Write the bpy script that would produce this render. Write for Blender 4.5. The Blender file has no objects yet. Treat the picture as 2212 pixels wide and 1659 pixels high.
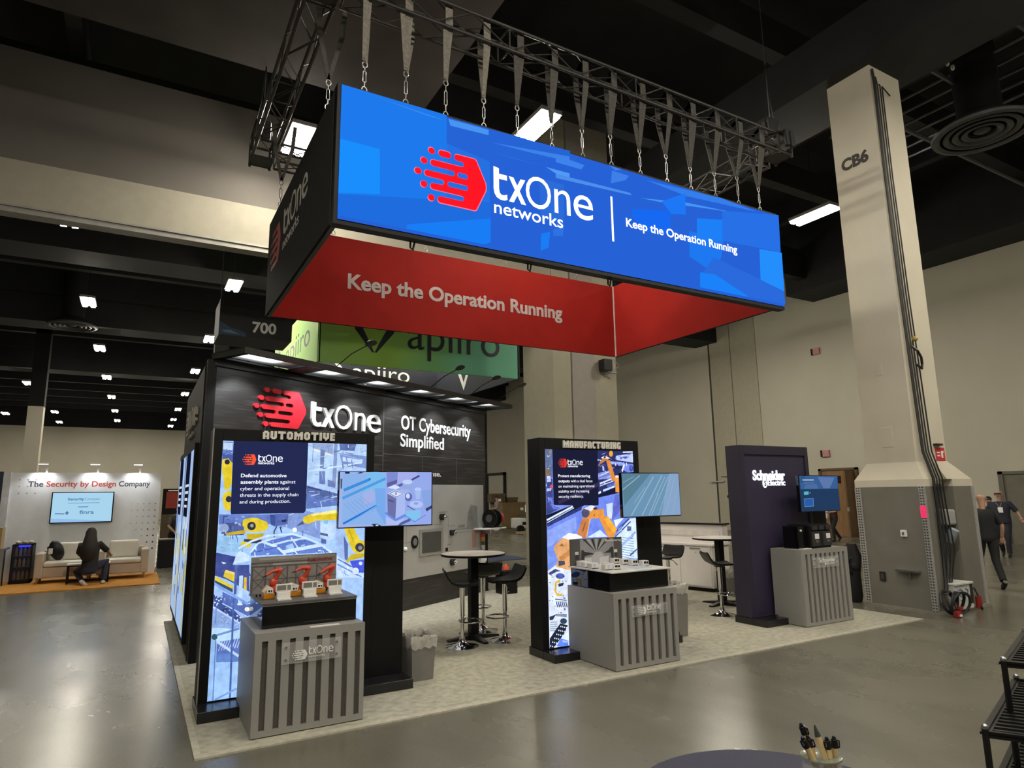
import bpy, bmesh, math, random
from mathutils import Vector, Matrix
S = bpy.context.scene
COL = S.collection
random.seed(7)
PI = math.pi
# ---------------------------------------------------------------- camera, world, exposure
cam_d = bpy.data.cameras.new('camera'); cam = bpy.data.objects.new('camera', cam_d); COL.objects.link(cam)
cam_d.sensor_fit = 'HORIZONTAL'; cam_d.sensor_width = 36.0; cam_d.lens = 36.0 * 1395.2 / 2212
cam_d.clip_start = 0.05; cam_d.clip_end = 300
CYAW, CPITCH, CROLL, CAMH = 0.52178, 0.17031, -0.014884, 1.82
_f = Vector((math.sin(CYAW) * math.cos(CPITCH), math.cos(CYAW) * math.cos(CPITCH), math.sin(CPITCH)))
_r = Vector((math.cos(CYAW), -math.sin(CYAW), 0)); _u = _r.cross(_f)
_r2 = math.cos(CROLL) * _r + math.sin(CROLL) * _u; _u2 = -math.sin(CROLL) * _r + math.cos(CROLL) * _u
_m = Matrix((_r2, _u2, -_f)).transposed().to_4x4(); _m.translation = (0, 0, CAMH)
cam.matrix_world = _m
S.camera = cam
w = bpy.data.worlds.new('hall_ambient'); S.world = w; w.use_nodes = True
w.node_tree.nodes['Background'].inputs[0].default_value = (0.9, 0.95, 1, 1)
w.node_tree.nodes['Background'].inputs[1].default_value = 0.02
S.view_settings.view_transform = 'Standard'; S.view_settings.look = 'None'
S.view_settings.gamma = 1; S.view_settings.exposure = 0.0; S.view_settings.use_curve_mapping = False
LAMP_STRENGTH = 188.0        # radiance of the high-bay tubes that light the hall
LAMP_COLOR = (1.0, 0.925, 0.775)

# ---------------------------------------------------------------- materials
def lin(c):
    if isinstance(c, str): c = tuple(int(c[i:i + 2], 16) for i in (0, 2, 4))
    return tuple((x / 255 / 12.92) if x / 255 <= 0.04045 else ((x / 255 + 0.055) / 1.055) ** 2.4 for x in c)
_mats = {}
def mat(name, col, rough=0.5, metal=0.0, var=0.12, scale=6.0, bump=0.0, spec=0.5, stretch=None, emit=0.0, alpha=1.0, trans=0.0, rvar=0.0):
    """principled material whose colour (and roughness) wanders with an object-space noise"""
    if name in _mats: return _mats[name]
    m = bpy.data.materials.new(name); m.use_nodes = True; _mats[name] = m
    nt = m.node_tree; b = nt.nodes['Principled BSDF']
    c = lin(col) if (isinstance(col, str) or max(col) > 1.0) else col
    b.inputs['Roughness'].default_value = rough; b.inputs['Metallic'].default_value = metal
    b.inputs['Specular IOR Level'].default_value = spec
    b.inputs['Base Color'].default_value = (*c, 1)
    if var or bump or rvar:
        tc = nt.nodes.new('ShaderNodeTexCoord'); no = nt.nodes.new('ShaderNodeTexNoise')
        no.inputs['Scale'].default_value = scale; no.inputs['Detail'].default_value = 4
        src = tc.outputs['Object']
        if stretch:
            mp = nt.nodes.new('ShaderNodeMapping'); mp.inputs['Scale'].default_value = stretch
            nt.links.new(src, mp.inputs[0]); src = mp.outputs[0]
        nt.links.new(src, no.inputs['Vector'])
        if var:
            r = nt.nodes.new('ShaderNodeValToRGB')
            r.color_ramp.elements[0].position = 0.3; r.color_ramp.elements[1].position = 0.7
            r.color_ramp.elements[0].color = (*[x * (1 - var) for x in c], 1)
            r.color_ramp.elements[1].color = (*[min(1, x * (1 + var)) for x in c], 1)
            nt.links.new(no.outputs['Fac'], r.inputs[0]); nt.links.new(r.outputs[0], b.inputs['Base Color'])
        if rvar:
            q = nt.nodes.new('ShaderNodeMapRange'); q.inputs[3].default_value = max(0, rough - rvar); q.inputs[4].default_value = rough + rvar
            nt.links.new(no.outputs['Fac'], q.inputs[0]); nt.links.new(q.outputs[0], b.inputs['Roughness'])
        if bump:
            bp = nt.nodes.new('ShaderNodeBump'); bp.inputs['Strength'].default_value = bump; bp.inputs['Distance'].default_value = 0.01
            nt.links.new(no.outputs['Fac'], bp.inputs['Height']); nt.links.new(bp.outputs[0], b.inputs['Normal'])
    if emit:
        b.inputs['Emission Color'].default_value = (*c, 1); b.inputs['Emission Strength'].default_value = emit
    if alpha < 1: b.inputs['Alpha'].default_value = alpha
    if trans: b.inputs['Transmission Weight'].default_value = trans
    return m
def glow(name, col, strength=1.0):
    """light given off by a screen, a backlit print or a lamp"""
    if name in _mats: return _mats[name]
    m = bpy.data.materials.new(name); m.use_nodes = True; _mats[name] = m
    nt = m.node_tree; nt.nodes.clear()
    e = nt.nodes.new('ShaderNodeEmission'); o = nt.nodes.new('ShaderNodeOutputMaterial')
    c = lin(col) if (isinstance(col, str) or max(col) > 1.0) else col
    e.inputs[0].default_value = (*c, 1); e.inputs[1].default_value = strength
    nt.links.new(e.outputs[0], o.inputs[0]); return m

def printglow(name, col, k=1.0):
    """backlit print or screen colour with the faint unevenness of a photographic picture"""
    m = glow(name, col, k); nt = m.node_tree
    if 'Noise Texture' in nt.nodes: return m
    e = [n for n in nt.nodes if n.type == 'EMISSION'][0]; c = e.inputs[0].default_value[:]
    tc = nt.nodes.new('ShaderNodeTexCoord'); no = nt.nodes.new('ShaderNodeTexNoise'); no.inputs['Scale'].default_value = 16; no.inputs['Detail'].default_value = 5; no.inputs['Roughness'].default_value = .6
    nt.links.new(tc.outputs['Object'], no.inputs['Vector'])
    r = nt.nodes.new('ShaderNodeValToRGB'); r.color_ramp.elements[0].position = .33; r.color_ramp.elements[1].position = .67
    r.color_ramp.elements[0].color = (*[x * .80 for x in c[:3]], 1); r.color_ramp.elements[1].color = (*[x * 1.08 + .02 for x in c[:3]], 1)
    nt.links.new(no.outputs['Fac'], r.inputs[0]); nt.links.new(r.outputs[0], e.inputs[0]); return m

# ---------------------------------------------------------------- mesh builder
X, Y, Z = Vector((1, 0, 0)), Vector((0, 1, 0)), Vector((0, 0, 1))
def text_geo(t, bold=0.0, ext=0.0, _c={}):
    k = (t, bold, ext)
    if k not in _c:
        cu = bpy.data.curves.new('t', 'FONT'); cu.body = t; cu.offset = bold; cu.extrude = ext; cu.resolution_u = 4
        ob = bpy.data.objects.new('t', cu)
        me = ob.to_mesh()
        _c[k] = ([tuple(v.co) for v in me.vertices], [tuple(p.vertices) for p in me.polygons])
        ob.to_mesh_clear(); bpy.data.objects.remove(ob); bpy.data.curves.remove(cu)
    return _c[k]
def wl(o):
    v = Vector((0, 0, 0))
    while o is not None: v = v + o.location; o = o.parent
    return v
class MB:
    def __init__(s, T=None): s.v = []; s.f = []; s.m = []; s.T = T
    def add(s, vs, fs, m=0):
        b = len(s.v)
        s.v += [tuple(s.T @ Vector(p)) if s.T is not None else tuple(p) for p in vs]
        s.f += [tuple(b + i for i in f) for f in fs]; s.m += [m] * len(fs); return s
    def box(s, x0, x1, y0, y1, z0, z1, m=0):
        vs = [(x, y, z) for z in (z0, z1) for y in (y0, y1) for x in (x0, x1)]
        return s.add(vs, [(0, 2, 3, 1), (4, 5, 7, 6), (0, 1, 5, 4), (2, 6, 7, 3), (0, 4, 6, 2), (1, 3, 7, 5)], m)
    def ext(s, poly, o, u, v, h, m=0, d=0.0):
        """2-D outline in the plane (o,u,v) pushed out by h along u x v, starting d off the plane"""
        n = u.cross(v).normalized(); k = len(poly)
        a = [o + u * p[0] + v * p[1] + n * d for p in poly]
        if h == 0: return s.add(a, [tuple(range(k))], m)
        return s.add(a + [p + n * h for p in a], [tuple(range(k))[::-1], tuple(range(k, 2 * k))] + [(i, (i + 1) % k, k + (i + 1) % k, k + i) for i in range(k)], m)
    def tube(s, pts, r, n=8, m=0, caps=True):
        pts = [Vector(p) for p in pts]; k = len(pts)
        rr = list(r) if isinstance(r, (list, tuple)) else [r] * k
        up = None; rings = []
        for i, p in enumerate(pts):
            t = (pts[min(i + 1, k - 1)] - pts[max(i - 1, 0)])
            t = t.normalized() if t.length > 1e-9 else Z.copy()
            if up is None: up = (X if abs(t.x) < .8 else Y).copy()
            a = (up - t * up.dot(t)); a = a.normalized() if a.length > 1e-6 else t.orthogonal().normalized()
            b = t.cross(a); up = a
            rings.append([p + (a * math.cos(2 * PI * j / n) + b * math.sin(2 * PI * j / n)) * rr[i] for j in range(n)])
        vs = [q for g in rings for q in g]; fs = []
        for i in range(k - 1):
            for j in range(n): fs.append((i * n + j, i * n + (j + 1) % n, (i + 1) * n + (j + 1) % n, (i + 1) * n + j))
        if caps: fs += [tuple(range(n))[::-1], tuple(range((k - 1) * n, k * n))]
        return s.add(vs, fs, m)
    def lathe(s, prof, c=(0, 0, 0), n=24, m=0, sx=1.0, sy=1.0, cap=True):
        c = Vector(c); vs = []; fs = []; k = len(prof)
        for r, z in prof:
            for j in range(n): vs.append(c + Vector((sx * r * math.cos(2 * PI * j / n), sy * r * math.sin(2 * PI * j / n), z)))
        for i in range(k - 1):
            for j in range(n): fs.append((i * n + j, i * n + (j + 1) % n, (i + 1) * n + (j + 1) % n, (i + 1) * n + j))
        if cap and prof[0][0] > 1e-6: fs.append(tuple(range(n))[::-1])
        if cap and prof[-1][0] > 1e-6: fs.append(tuple(range((k - 1) * n, k * n)))
        return s.add(vs, fs, m)
    def sph(s, c, r, nu=14, nv=9, m=0, z0=-1.0):
        r = r if isinstance(r, (tuple, list)) else (r, r, r); c = Vector(c); vs = []; fs = []
        for i in range(nv + 1):
            a = -PI / 2 + PI * i / nv; sz = max(math.sin(a), z0)
            for j in range(nu): vs.append(c + Vector((r[0] * math.cos(a) * math.cos(2 * PI * j / nu), r[1] * math.cos(a) * math.sin(2 * PI * j / nu), r[2] * sz)))
        for i in range(nv):
            for j in range(nu): fs.append((i * nu + j, i * nu + (j + 1) % nu, (i + 1) * nu + (j + 1) % nu, (i + 1) * nu + j))
        return s.add(vs, fs, m)
    def disc(s, c, rx, rz, u, v, h, n=20, m=0, d=0.0):
        return s.ext([(rx * math.cos(2 * PI * i / n), rz * math.sin(2 * PI * i / n)) for i in range(n)], Vector(c), u, v, h, m, d)
    def text(s, t, o, u, v, x0, x1, z, cap, h=0.0, bold=0.0, m=0, d=0.0, fitbox=None):
        """lettering t on the plane (o,u,v): spans x0..x1, baseline z, capital height cap; fitbox=(z0,z1) fits the outline instead"""
        vs, fs = text_geo(t, bold, 0.5 if h else 0.0)
        if not vs: return s
        xs = [p[0] for p in vs]; ys = [p[1] for p in vs]
        ch = max(p[1] for p in text_geo('H')[0])
        kx = (x1 - x0) / (max(xs) - min(xs)); n = u.cross(v).normalized()
        if fitbox: kz = (fitbox[1] - fitbox[0]) / (max(ys) - min(ys)); bz = fitbox[0] - min(ys) * kz
        else: kz = cap / ch; bz = z
        mx = min(xs)
        return s.add([o + u * (x0 + (p[0] - mx) * kx) + v * (bz + p[1] * kz) + n * (d + (p[2] + .5) * h if h else d) for p in vs], fs, m)
    def word(s, o, u, v, x0, x1, z, t, h=0.0, m=0, d=0.0):
        """the two-weight wordmark: heavy t and x, light O, n and e; t = height of the letter t"""
        w_ = x1 - x0
        s.ext([(x0 + .125 * w_ * a, z + t * b) for a, b in ((0, 1), (.40, .97), (.40, .80), (1, .80), (1, .64), (.40, .64), (.40, .30), (.46, .19), (.60, .145), (.78, .15), (1, .19), (1.02, .03), (.8, -.015), (.5, -.015), (.22, .04), (.06, .15), (0, .30))], o, u, v, h, m, d)
        for ch, a, b, lo, hi, bo in (('x', .142, .305, 0, .8, .018), ('O', .305, .555, -.02, 1.03, -.004), ('n', .59, .755, 0, .8, -.002), ('e', .79, 1.0, -.015, .81, -.002)):
            s.text(ch, o, u, v, x0 + a * w_, x0 + b * w_, 0, 0, h, bo, m, d, (z + lo * t, z + hi * t))
        return s
    def mark(s, o, u, v, x0, z0, W, H, h=0.0, m=0, d=0.0):
        """the six-sided emblem with speed bars: five bars with round ends, slots between, dots at the left"""
        bh, g = .12, .10
        def rr(a, b, y0, y1, left=True, right=False):
            r = (y1 - y0) / 2; k = H / W; P = []
            if left: P += [(a + r * k * (1 - math.sin(t)), y0 + r - r * math.cos(t)) for t in [PI * i / 8 for i in range(9)]][::-1]
            else: P += [(a, y1), (a, y0)]
            if right: P += [(b - r * k * (1 - math.sin(t)), y0 + r - r * math.cos(t)) for t in [PI * i / 8 for i in range(9)]]
            else: P += [(b, y0), (b, y1)]
            s.ext([(x0 + p[0] * W, z0 + p[1] * H) for p in P], o, u, v, h, m, d)
        R = [1 - bh - i * (bh + g) for i in range(5)]
        for i, (dx, bx) in enumerate(((.225, .54), (.125, .21), (.045, .13), (.125, .21), (.225, .31))):
            rr(bx, .78, R[i], R[i] + bh)
            rr(dx - .045, dx + .045, R[i], R[i] + bh, True, True)
        rr(.32, .495, R[0], R[0] + bh, True, True)
        for i, segs in enumerate((((.68, .78),), ((.55, .585), (.735, .78)), ((.40, .445), (.735, .78)), ((.68, .78),))):
            for a, b in segs:
                rk = g / 2 * H / W; ym = R[i] - g / 2; th = [PI * q / 6 for q in range(7)]
                P = [(a - rk + rk * math.sin(t_), ym + g / 2 * math.cos(t_)) for t_ in th]
                P += [(b + rk - rk * math.sin(t_), ym - g / 2 * math.cos(t_)) for t_ in th] if b < .77 else [(b, ym - g / 2), (b, ym + g / 2)]
                s.ext([(x0 + p[0] * W, z0 + p[1] * H) for p in P], o, u, v, h, m, d)
        s.ext([(x0 + p * W, z0 + q * H) for p, q in ((.775, 0), (.835, 0), (.86, .03), (.995, .43), (1, .5), (.995, .57), (.86, .97), (.835, 1), (.775, 1))], o, u, v, h, m, d)
        return s
    def build(s, name, mats, parent=None, bev=0.0, smooth=False, local=False):
        me = bpy.data.meshes.new(name)
        off = wl(parent) if (parent is not None and not local) else Vector((0, 0, 0))
        me.from_pydata([(p[0] - off.x, p[1] - off.y, p[2] - off.z) for p in s.v], [], s.f)
        for m in (mats if isinstance(mats, (list, tuple)) else [mats]): me.materials.append(m)
        if max(s.m, default=0): me.polygons.foreach_set('material_index', s.m)
        bm = bmesh.new(); bm.from_mesh(me); bmesh.ops.recalc_face_normals(bm, faces=bm.faces); bm.to_mesh(me); bm.free()
        if smooth:
            me.polygons.foreach_set('use_smooth', [True] * len(me.polygons)); me.set_sharp_from_angle(angle=math.radians(42))
        me.update()
        o = bpy.data.objects.new(name, me); COL.objects.link(o)
        if parent is not None: o.parent = parent
        if bev:
            b = o.modifiers.new('bevel', 'BEVEL'); b.width = bev; b.segments = 2; b.limit_method = 'ANGLE'
        return o
def tag(o, label, cat, group=None, kind=None):
    o['label'] = label; o['category'] = cat
    if group: o['group'] = group
    if kind: o['kind'] = kind
    return o
def thing(name, label, cat, loc=(0, 0, 0), group=None):
    o = bpy.data.objects.new(name, None); COL.objects.link(o); o.location = loc; o.empty_display_size = .1
    return tag(o, label, cat, group)
def struct(o): o['kind'] = 'structure'; return o
def dup(root, loc, rz=0.0, label=None, group=None):
    r = root.copy(); COL.objects.link(r); r.location = loc; r.rotation_euler = (0, 0, rz)
    if label: r['label'] = label
    if group: r['group'] = group
    for ch in list(root.children):
        c = ch.copy(); COL.objects.link(c); c.parent = r
        for g in list(ch.children):
            d = g.copy(); COL.objects.link(d); d.parent = c
    return r
O0 = Vector((0, 0, 0))
# common materials
M_black = mat('black_laminate', (0.0045, 0.0045, 0.005), .5, spec=.25, var=.2, scale=9)
M_blackgloss = mat('black_acrylic', (0.004, 0.004, 0.005), .06, var=.1)
M_blackmetal = mat('black_metal', (0.012, 0.012, 0.013), .45, var=.2, scale=20)
M_chrome = mat('chrome', (0.75, 0.75, 0.77), .08, 1.0, var=.05)
M_steel = mat('dull_steel', (0.45, 0.45, 0.46), .35, 1.0, var=.1)
M_white = mat('white_paint', (0.72, 0.71, 0.68), .5, var=.04)
M_letter = mat('white_letter', (0.80, 0.80, 0.78), .4, var=.03)
M_red = mat('red_letter', (0.62, 0.02, 0.035), .35, var=.05)
M_grey = mat('grey_laminate', (0.27, 0.263, 0.25), .5, var=.08, scale=120, bump=.02)
M_beige = mat('beige_wall_paint', (0.50, 0.47, 0.38), .8, var=.04, scale=.7)
M_ceil = mat('black_ceiling_paint', (0.007, 0.007, 0.008), .9, var=.3, scale=1.5)
GFX={
'A':[(90, 120, 190, 644, 2341, 733, 2343, 741, 2197, 649, 2218),
(185, 210, 245, 651, 2337, 730, 2335, 733, 2266, 653, 2272),
(70, 90, 160, 648, 2237, 740, 2220, 740, 2151, 653, 2150),
(180, 210, 250, 1995, 2352, 1995, 2089, 1725, 2088, 1721, 1704, 1418, 1735, 1410, 2352),
(150, 170, 215, 1454, 2347, 1655, 2344, 1654, 2244, 1456, 2306),
(235, 225, 205, 1456, 2298, 1654, 2240, 1654, 2228, 1457, 2281),
(110, 130, 180, 1533, 2295, 1578, 2296, 1568, 2103, 1536, 2103),
(90, 110, 170, 1887, 2352, 1872, 2282, 1727, 2287, 1717, 2352),
(120, 145, 205, 1720, 2258, 1995, 2233, 1995, 2106, 1748, 2154),
(190, 215, 250, 1755, 2221, 1960, 2190, 1952, 2156, 1756, 2179),
(130, 150, 200, 1667, 2352, 1700, 2352, 1696, 1973, 1659, 1973),
(210, 235, 255, 1424, 2084, 1426, 2072, 1944, 2159, 1942, 2171),
(150, 175, 225, 1416, 2333, 1414, 2325, 1968, 2186, 1970, 2194),
(110, 135, 195, 1466, 2339, 1460, 2339, 1458, 2167, 1464, 2167),
(175, 205, 245, 1418, 2046, 1713, 1940, 1715, 1874, 1417, 1957),
(105, 125, 185, 1529, 2079, 1585, 2079, 1590, 1949, 1533, 1957),
(110, 130, 190, 1613, 1997, 1696, 1973, 1689, 1915, 1615, 1932),
(85, 105, 165, 1414, 1941, 1716, 1858, 1718, 1785, 1417, 1870),
(95, 120, 190, 1413, 1870, 1718, 1785, 1715, 1744, 1418, 1719),
(60, 75, 130, 1423, 1930, 1421, 1920, 1550, 1887, 1552, 1897),
(150, 175, 225, 1672, 2135, 1687, 2042, 1680, 2056, 1667, 2135),
(140, 150, 180, 1759, 2276, 1764, 2252, 1754, 2252, 1749, 2274),
(120, 140, 190, 1751, 2197, 1759, 2125, 1754, 2128, 1746, 2197),
(150, 175, 225, 1450, 2325, 1532, 2347, 1530, 2340, 1451, 2320),
(225, 238, 255, 1711, 2106, 1717, 2082, 1709, 2080, 1702, 2104),
(120, 140, 190, 1987, 2032, 1995, 2032, 1995, 2024, 1987, 2024),
(120, 140, 190, 1849, 2197, 1868, 2093, 1853, 2116, 1839, 2195),
(140, 150, 180, 1940, 2331, 1941, 2277, 1937, 2290, 1935, 2331),
(120, 140, 190, 1796, 2220, 1816, 2117, 1801, 2142, 1786, 2218),
(225, 238, 255, 1811, 2344, 1813, 2310, 1805, 2315, 1803, 2343),
(205, 225, 252, 1981, 2059, 1984, 2031, 1976, 2039, 1974, 2058),
(225, 238, 255, 1912, 1981, 1995, 1977, 1995, 1972, 1912, 1976),
(150, 175, 225, 1757, 2130, 1793, 2135, 1787, 2128, 1758, 2124),
(95, 115, 170, 1579, 2314, 1648, 2340, 1636, 2332, 1580, 2311),
(140, 150, 180, 1677, 1988, 1679, 1959, 1672, 1966, 1671, 1987),
(150, 175, 225, 1936, 2040, 1968, 2047, 1962, 2037, 1938, 2032),
(150, 175, 225, 1961, 2016, 1983, 2016, 1983, 2012, 1961, 2012),
(150, 175, 225, 1555, 2081, 1571, 1985, 1560, 2008, 1547, 2080),
(120, 140, 190, 1819, 2322, 1895, 2343, 1881, 2330, 1822, 2314),
(120, 140, 190, 1935, 2273, 1988, 2293, 1977, 2283, 1937, 2268),
(95, 115, 170, 1625, 2130, 1652, 2140, 1652, 2133, 1628, 2124),
(95, 115, 170, 1808, 2127, 1908, 2151, 1901, 2142, 1810, 2120),
(205, 225, 252, 1960, 2343, 1984, 2344, 1984, 2338, 1961, 2337),
(205, 225, 252, 1463, 2138, 1562, 2140, 1557, 2131, 1464, 2129),
(120, 140, 190, 1935, 2217, 1960, 2215, 1958, 2204, 1935, 2206),
(120, 140, 190, 1741, 2112, 1744, 2094, 1740, 2096, 1737, 2111),
(225, 238, 255, 1986, 2017, 1995, 2016, 1995, 2007, 1986, 2008),
(205, 225, 252, 1888, 2318, 1962, 2320, 1962, 2313, 1888, 2310),
(95, 115, 170, 1487, 2053, 1525, 2046, 1515, 2044, 1486, 2050),
(95, 115, 170, 1762, 2152, 1768, 2095, 1756, 2104, 1751, 2151),
(95, 115, 170, 1560, 2107, 1610, 2115, 1600, 2105, 1562, 2099),
(205, 225, 252, 1493, 2210, 1591, 2232, 1566, 2221, 1494, 2205),
(140, 150, 180, 1687, 2000, 1698, 1938, 1689, 1939, 1678, 1999),
(140, 150, 180, 1976, 2179, 1995, 2183, 1995, 2174, 1977, 2171),
(120, 140, 190, 1736, 2230, 1765, 2231, 1764, 2223, 1736, 2223),
(150, 175, 225, 1571, 2054, 1597, 2057, 1595, 2053, 1572, 2050),
(140, 150, 180, 1879, 1988, 1973, 1985, 1945, 1980, 1879, 1982),
(150, 175, 225, 1685, 2078, 1768, 2106, 1758, 2094, 1688, 2071),
(140, 150, 180, 1982, 2291, 1995, 2289, 1995, 2277, 1980, 2280),
(95, 115, 170, 1667, 2270, 1732, 2291, 1725, 2277, 1670, 2260),
(120, 140, 190, 1781, 2270, 1871, 2254, 1848, 2247, 1779, 2259),
(140, 150, 180, 1933, 1979, 1945, 1891, 1939, 1894, 1927, 1979),
(120, 140, 190, 1608, 2312, 1618, 2258, 1610, 2269, 1602, 2311),
(205, 225, 252, 1908, 2187, 1954, 2203, 1951, 2191, 1912, 2178),
(225, 238, 255, 1990, 2009, 1995, 2008, 1995, 1997, 1989, 1998),
(140, 150, 180, 1809, 2063, 1815, 2020, 1804, 2029, 1799, 2061),
(140, 165, 215, 1560, 1797, 1607, 1794, 1596, 1785, 1559, 1788),
(140, 165, 215, 1655, 1789, 1672, 1789, 1669, 1781, 1655, 1782),
(140, 165, 215, 1519, 1884, 1540, 1880, 1537, 1873, 1518, 1877),
(140, 165, 215, 1648, 1907, 1717, 1918, 1717, 1914, 1649, 1902),
(190, 212, 245, 1457, 1844, 1540, 1864, 1539, 1856, 1459, 1837),
(140, 165, 215, 1581, 1826, 1629, 1839, 1626, 1831, 1584, 1819),
(140, 165, 215, 1578, 1800, 1673, 1812, 1672, 1804, 1580, 1793),
(190, 212, 245, 1669, 1848, 1678, 1814, 1671, 1817, 1664, 1847),
(75, 92, 150, 1639, 1889, 1643, 1838, 1636, 1843, 1632, 1889),
(190, 212, 245, 1436, 1886, 1496, 1885, 1483, 1881, 1436, 1882),
(75, 92, 150, 1547, 1828, 1567, 1825, 1563, 1820, 1546, 1822),
(190, 212, 245, 1555, 1790, 1575, 1696, 1565, 1713, 1548, 1789),
(140, 165, 215, 1480, 1781, 1518, 1781, 1509, 1773, 1481, 1773),
(190, 212, 245, 1650, 1826, 1744, 1846, 1722, 1831, 1652, 1817),
(60, 75, 130, 672, 2234, 710, 2227, 700, 2222, 671, 2227),
(120, 145, 200, 670, 2227, 704, 2241, 701, 2232, 672, 2220),
(210, 228, 252, 721, 2246, 757, 2252, 756, 2248, 721, 2243),
(60, 75, 130, 715, 2196, 719, 2180, 711, 2181, 708, 2195),
(60, 75, 130, 684, 2281, 688, 2248, 683, 2250, 679, 2280),
(60, 75, 130, 734, 2234, 776, 2229, 769, 2224, 734, 2229),
(210, 228, 252, 661, 2304, 681, 2303, 678, 2299, 661, 2299),
(120, 145, 200, 660, 2262, 696, 2272, 688, 2262, 662, 2255),
(120, 145, 200, 707, 2195, 714, 2172, 705, 2176, 700, 2193),
(225, 200, 40, 653, 2180, 699, 2189, 736, 2151, 746, 1975, 728, 1915, 686, 1900, 675, 1976, 651, 2097),
(45, 45, 60, 716, 2158, 713, 2146, 706, 2137, 694, 2134, 683, 2137, 674, 2146, 671, 2158, 673, 2170, 681, 2179, 692, 2182, 703, 2179, 712, 2170),
(225, 200, 40, 674, 1870, 729, 1900, 744, 1885, 746, 1719, 703, 1720, 675, 1796),
(50, 50, 70, 753, 1820, 750, 1806, 741, 1796, 727, 1792, 714, 1796, 704, 1807, 699, 1821, 702, 1835, 711, 1846, 724, 1849, 738, 1845, 748, 1835),
(100, 125, 200, 653, 1688, 1140, 1675, 1144, 1586, 655, 1596),
(130, 155, 215, 1140, 1675, 1415, 1703, 1552, 1660, 1560, 1430, 1144, 1586),
(75, 90, 150, 696, 1609, 865, 1611, 871, 1498, 702, 1498),
(150, 170, 215, 739, 1563, 734, 1542, 720, 1527, 701, 1522, 680, 1528, 664, 1545, 658, 1566, 662, 1587, 676, 1603, 696, 1608, 716, 1601, 732, 1585),
(60, 80, 150, 697, 1676, 687, 1676, 684, 1602, 694, 1602),
(150, 195, 235, 646, 1501, 930, 1466, 857, 1343, 648, 1362),
(90, 115, 180, 779, 1577, 769, 1577, 772, 1465, 782, 1465),
(190, 208, 240, 685, 1551, 700, 1549, 699, 1539, 684, 1541),
(190, 208, 240, 789, 1619, 810, 1614, 804, 1603, 788, 1607),
(140, 160, 210, 838, 1607, 844, 1576, 835, 1580, 830, 1606),
(190, 208, 240, 789, 1644, 817, 1643, 811, 1639, 789, 1640),
(60, 72, 125, 854, 1599, 855, 1588, 845, 1589, 844, 1599),
(190, 208, 240, 786, 1608, 809, 1612, 808, 1601, 788, 1598),
(190, 208, 240, 708, 1534, 719, 1533, 717, 1520, 708, 1520),
(140, 160, 210, 670, 1545, 696, 1550, 695, 1542, 672, 1538),
(45, 55, 100, 751, 1588, 758, 1550, 751, 1558, 745, 1587),
(45, 55, 100, 837, 1503, 860, 1508, 855, 1501, 838, 1497),
(45, 55, 100, 805, 1504, 814, 1471, 805, 1477, 798, 1502),
(60, 72, 125, 718, 1642, 753, 1636, 743, 1633, 718, 1637),
(190, 208, 240, 728, 1500, 753, 1496, 746, 1486, 727, 1489),
(140, 160, 210, 853, 1532, 889, 1543, 883, 1534, 855, 1526),
(140, 160, 210, 794, 1614, 814, 1609, 810, 1601, 793, 1605),
(190, 208, 240, 826, 1606, 831, 1584, 822, 1586, 818, 1605),
(190, 208, 240, 845, 1666, 869, 1660, 867, 1654, 844, 1659),
(45, 55, 100, 683, 1666, 705, 1674, 701, 1667, 685, 1662),
(140, 160, 210, 685, 1551, 696, 1550, 696, 1544, 685, 1545),
(60, 72, 125, 691, 1673, 727, 1677, 725, 1665, 693, 1661),
(60, 72, 125, 758, 1503, 761, 1464, 757, 1465, 754, 1503),
(60, 72, 125, 679, 1527, 714, 1532, 706, 1518, 681, 1515),
(110, 132, 195, 1537, 1673, 1618, 1672, 1616, 1668, 1537, 1669),
(185, 208, 245, 1427, 1477, 1435, 1441, 1426, 1446, 1420, 1476),
(90, 110, 170, 1292, 1465, 1361, 1473, 1352, 1467, 1293, 1460),
(185, 208, 245, 1243, 1578, 1250, 1533, 1242, 1538, 1235, 1577),
(110, 132, 195, 1527, 1523, 1534, 1451, 1529, 1468, 1524, 1523),
(110, 132, 195, 1365, 1537, 1378, 1534, 1377, 1528, 1364, 1530),
(185, 208, 245, 1188, 1658, 1246, 1679, 1239, 1667, 1191, 1650),
(90, 110, 170, 1348, 1639, 1377, 1636, 1371, 1632, 1348, 1634),
(185, 208, 245, 1514, 1597, 1520, 1528, 1511, 1539, 1506, 1597),
(110, 132, 195, 1197, 1571, 1206, 1541, 1196, 1546, 1189, 1569),
(185, 208, 245, 1173, 1480, 1184, 1432, 1175, 1445, 1167, 1479),
(185, 208, 245, 1180, 1491, 1208, 1484, 1204, 1477, 1179, 1483),
(185, 208, 245, 1249, 1664, 1310, 1686, 1301, 1674, 1252, 1656),
(185, 208, 245, 1400, 1514, 1453, 1507, 1451, 1504, 1400, 1511),
(110, 132, 195, 1506, 1673, 1565, 1660, 1548, 1655, 1505, 1665),
(185, 208, 245, 1255, 1455, 1261, 1425, 1253, 1431, 1249, 1454),
(90, 110, 170, 1395, 1515, 1399, 1440, 1392, 1446, 1388, 1515),
(185, 208, 245, 1198, 1492, 1273, 1483, 1252, 1477, 1198, 1484),
(95, 125, 190, 750, 1425, 754, 1410, 747, 1412, 744, 1424),
(95, 125, 190, 819, 1477, 823, 1428, 815, 1438, 812, 1477),
(95, 125, 190, 865, 1363, 871, 1340, 864, 1346, 860, 1362),
(190, 220, 250, 776, 1406, 779, 1351, 775, 1355, 772, 1406),
(190, 220, 250, 746, 1432, 788, 1429, 788, 1423, 747, 1426),
(190, 220, 250, 875, 1382, 914, 1377, 908, 1373, 875, 1378),
(120, 160, 215, 676, 1403, 711, 1394, 709, 1388, 675, 1396),
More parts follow.
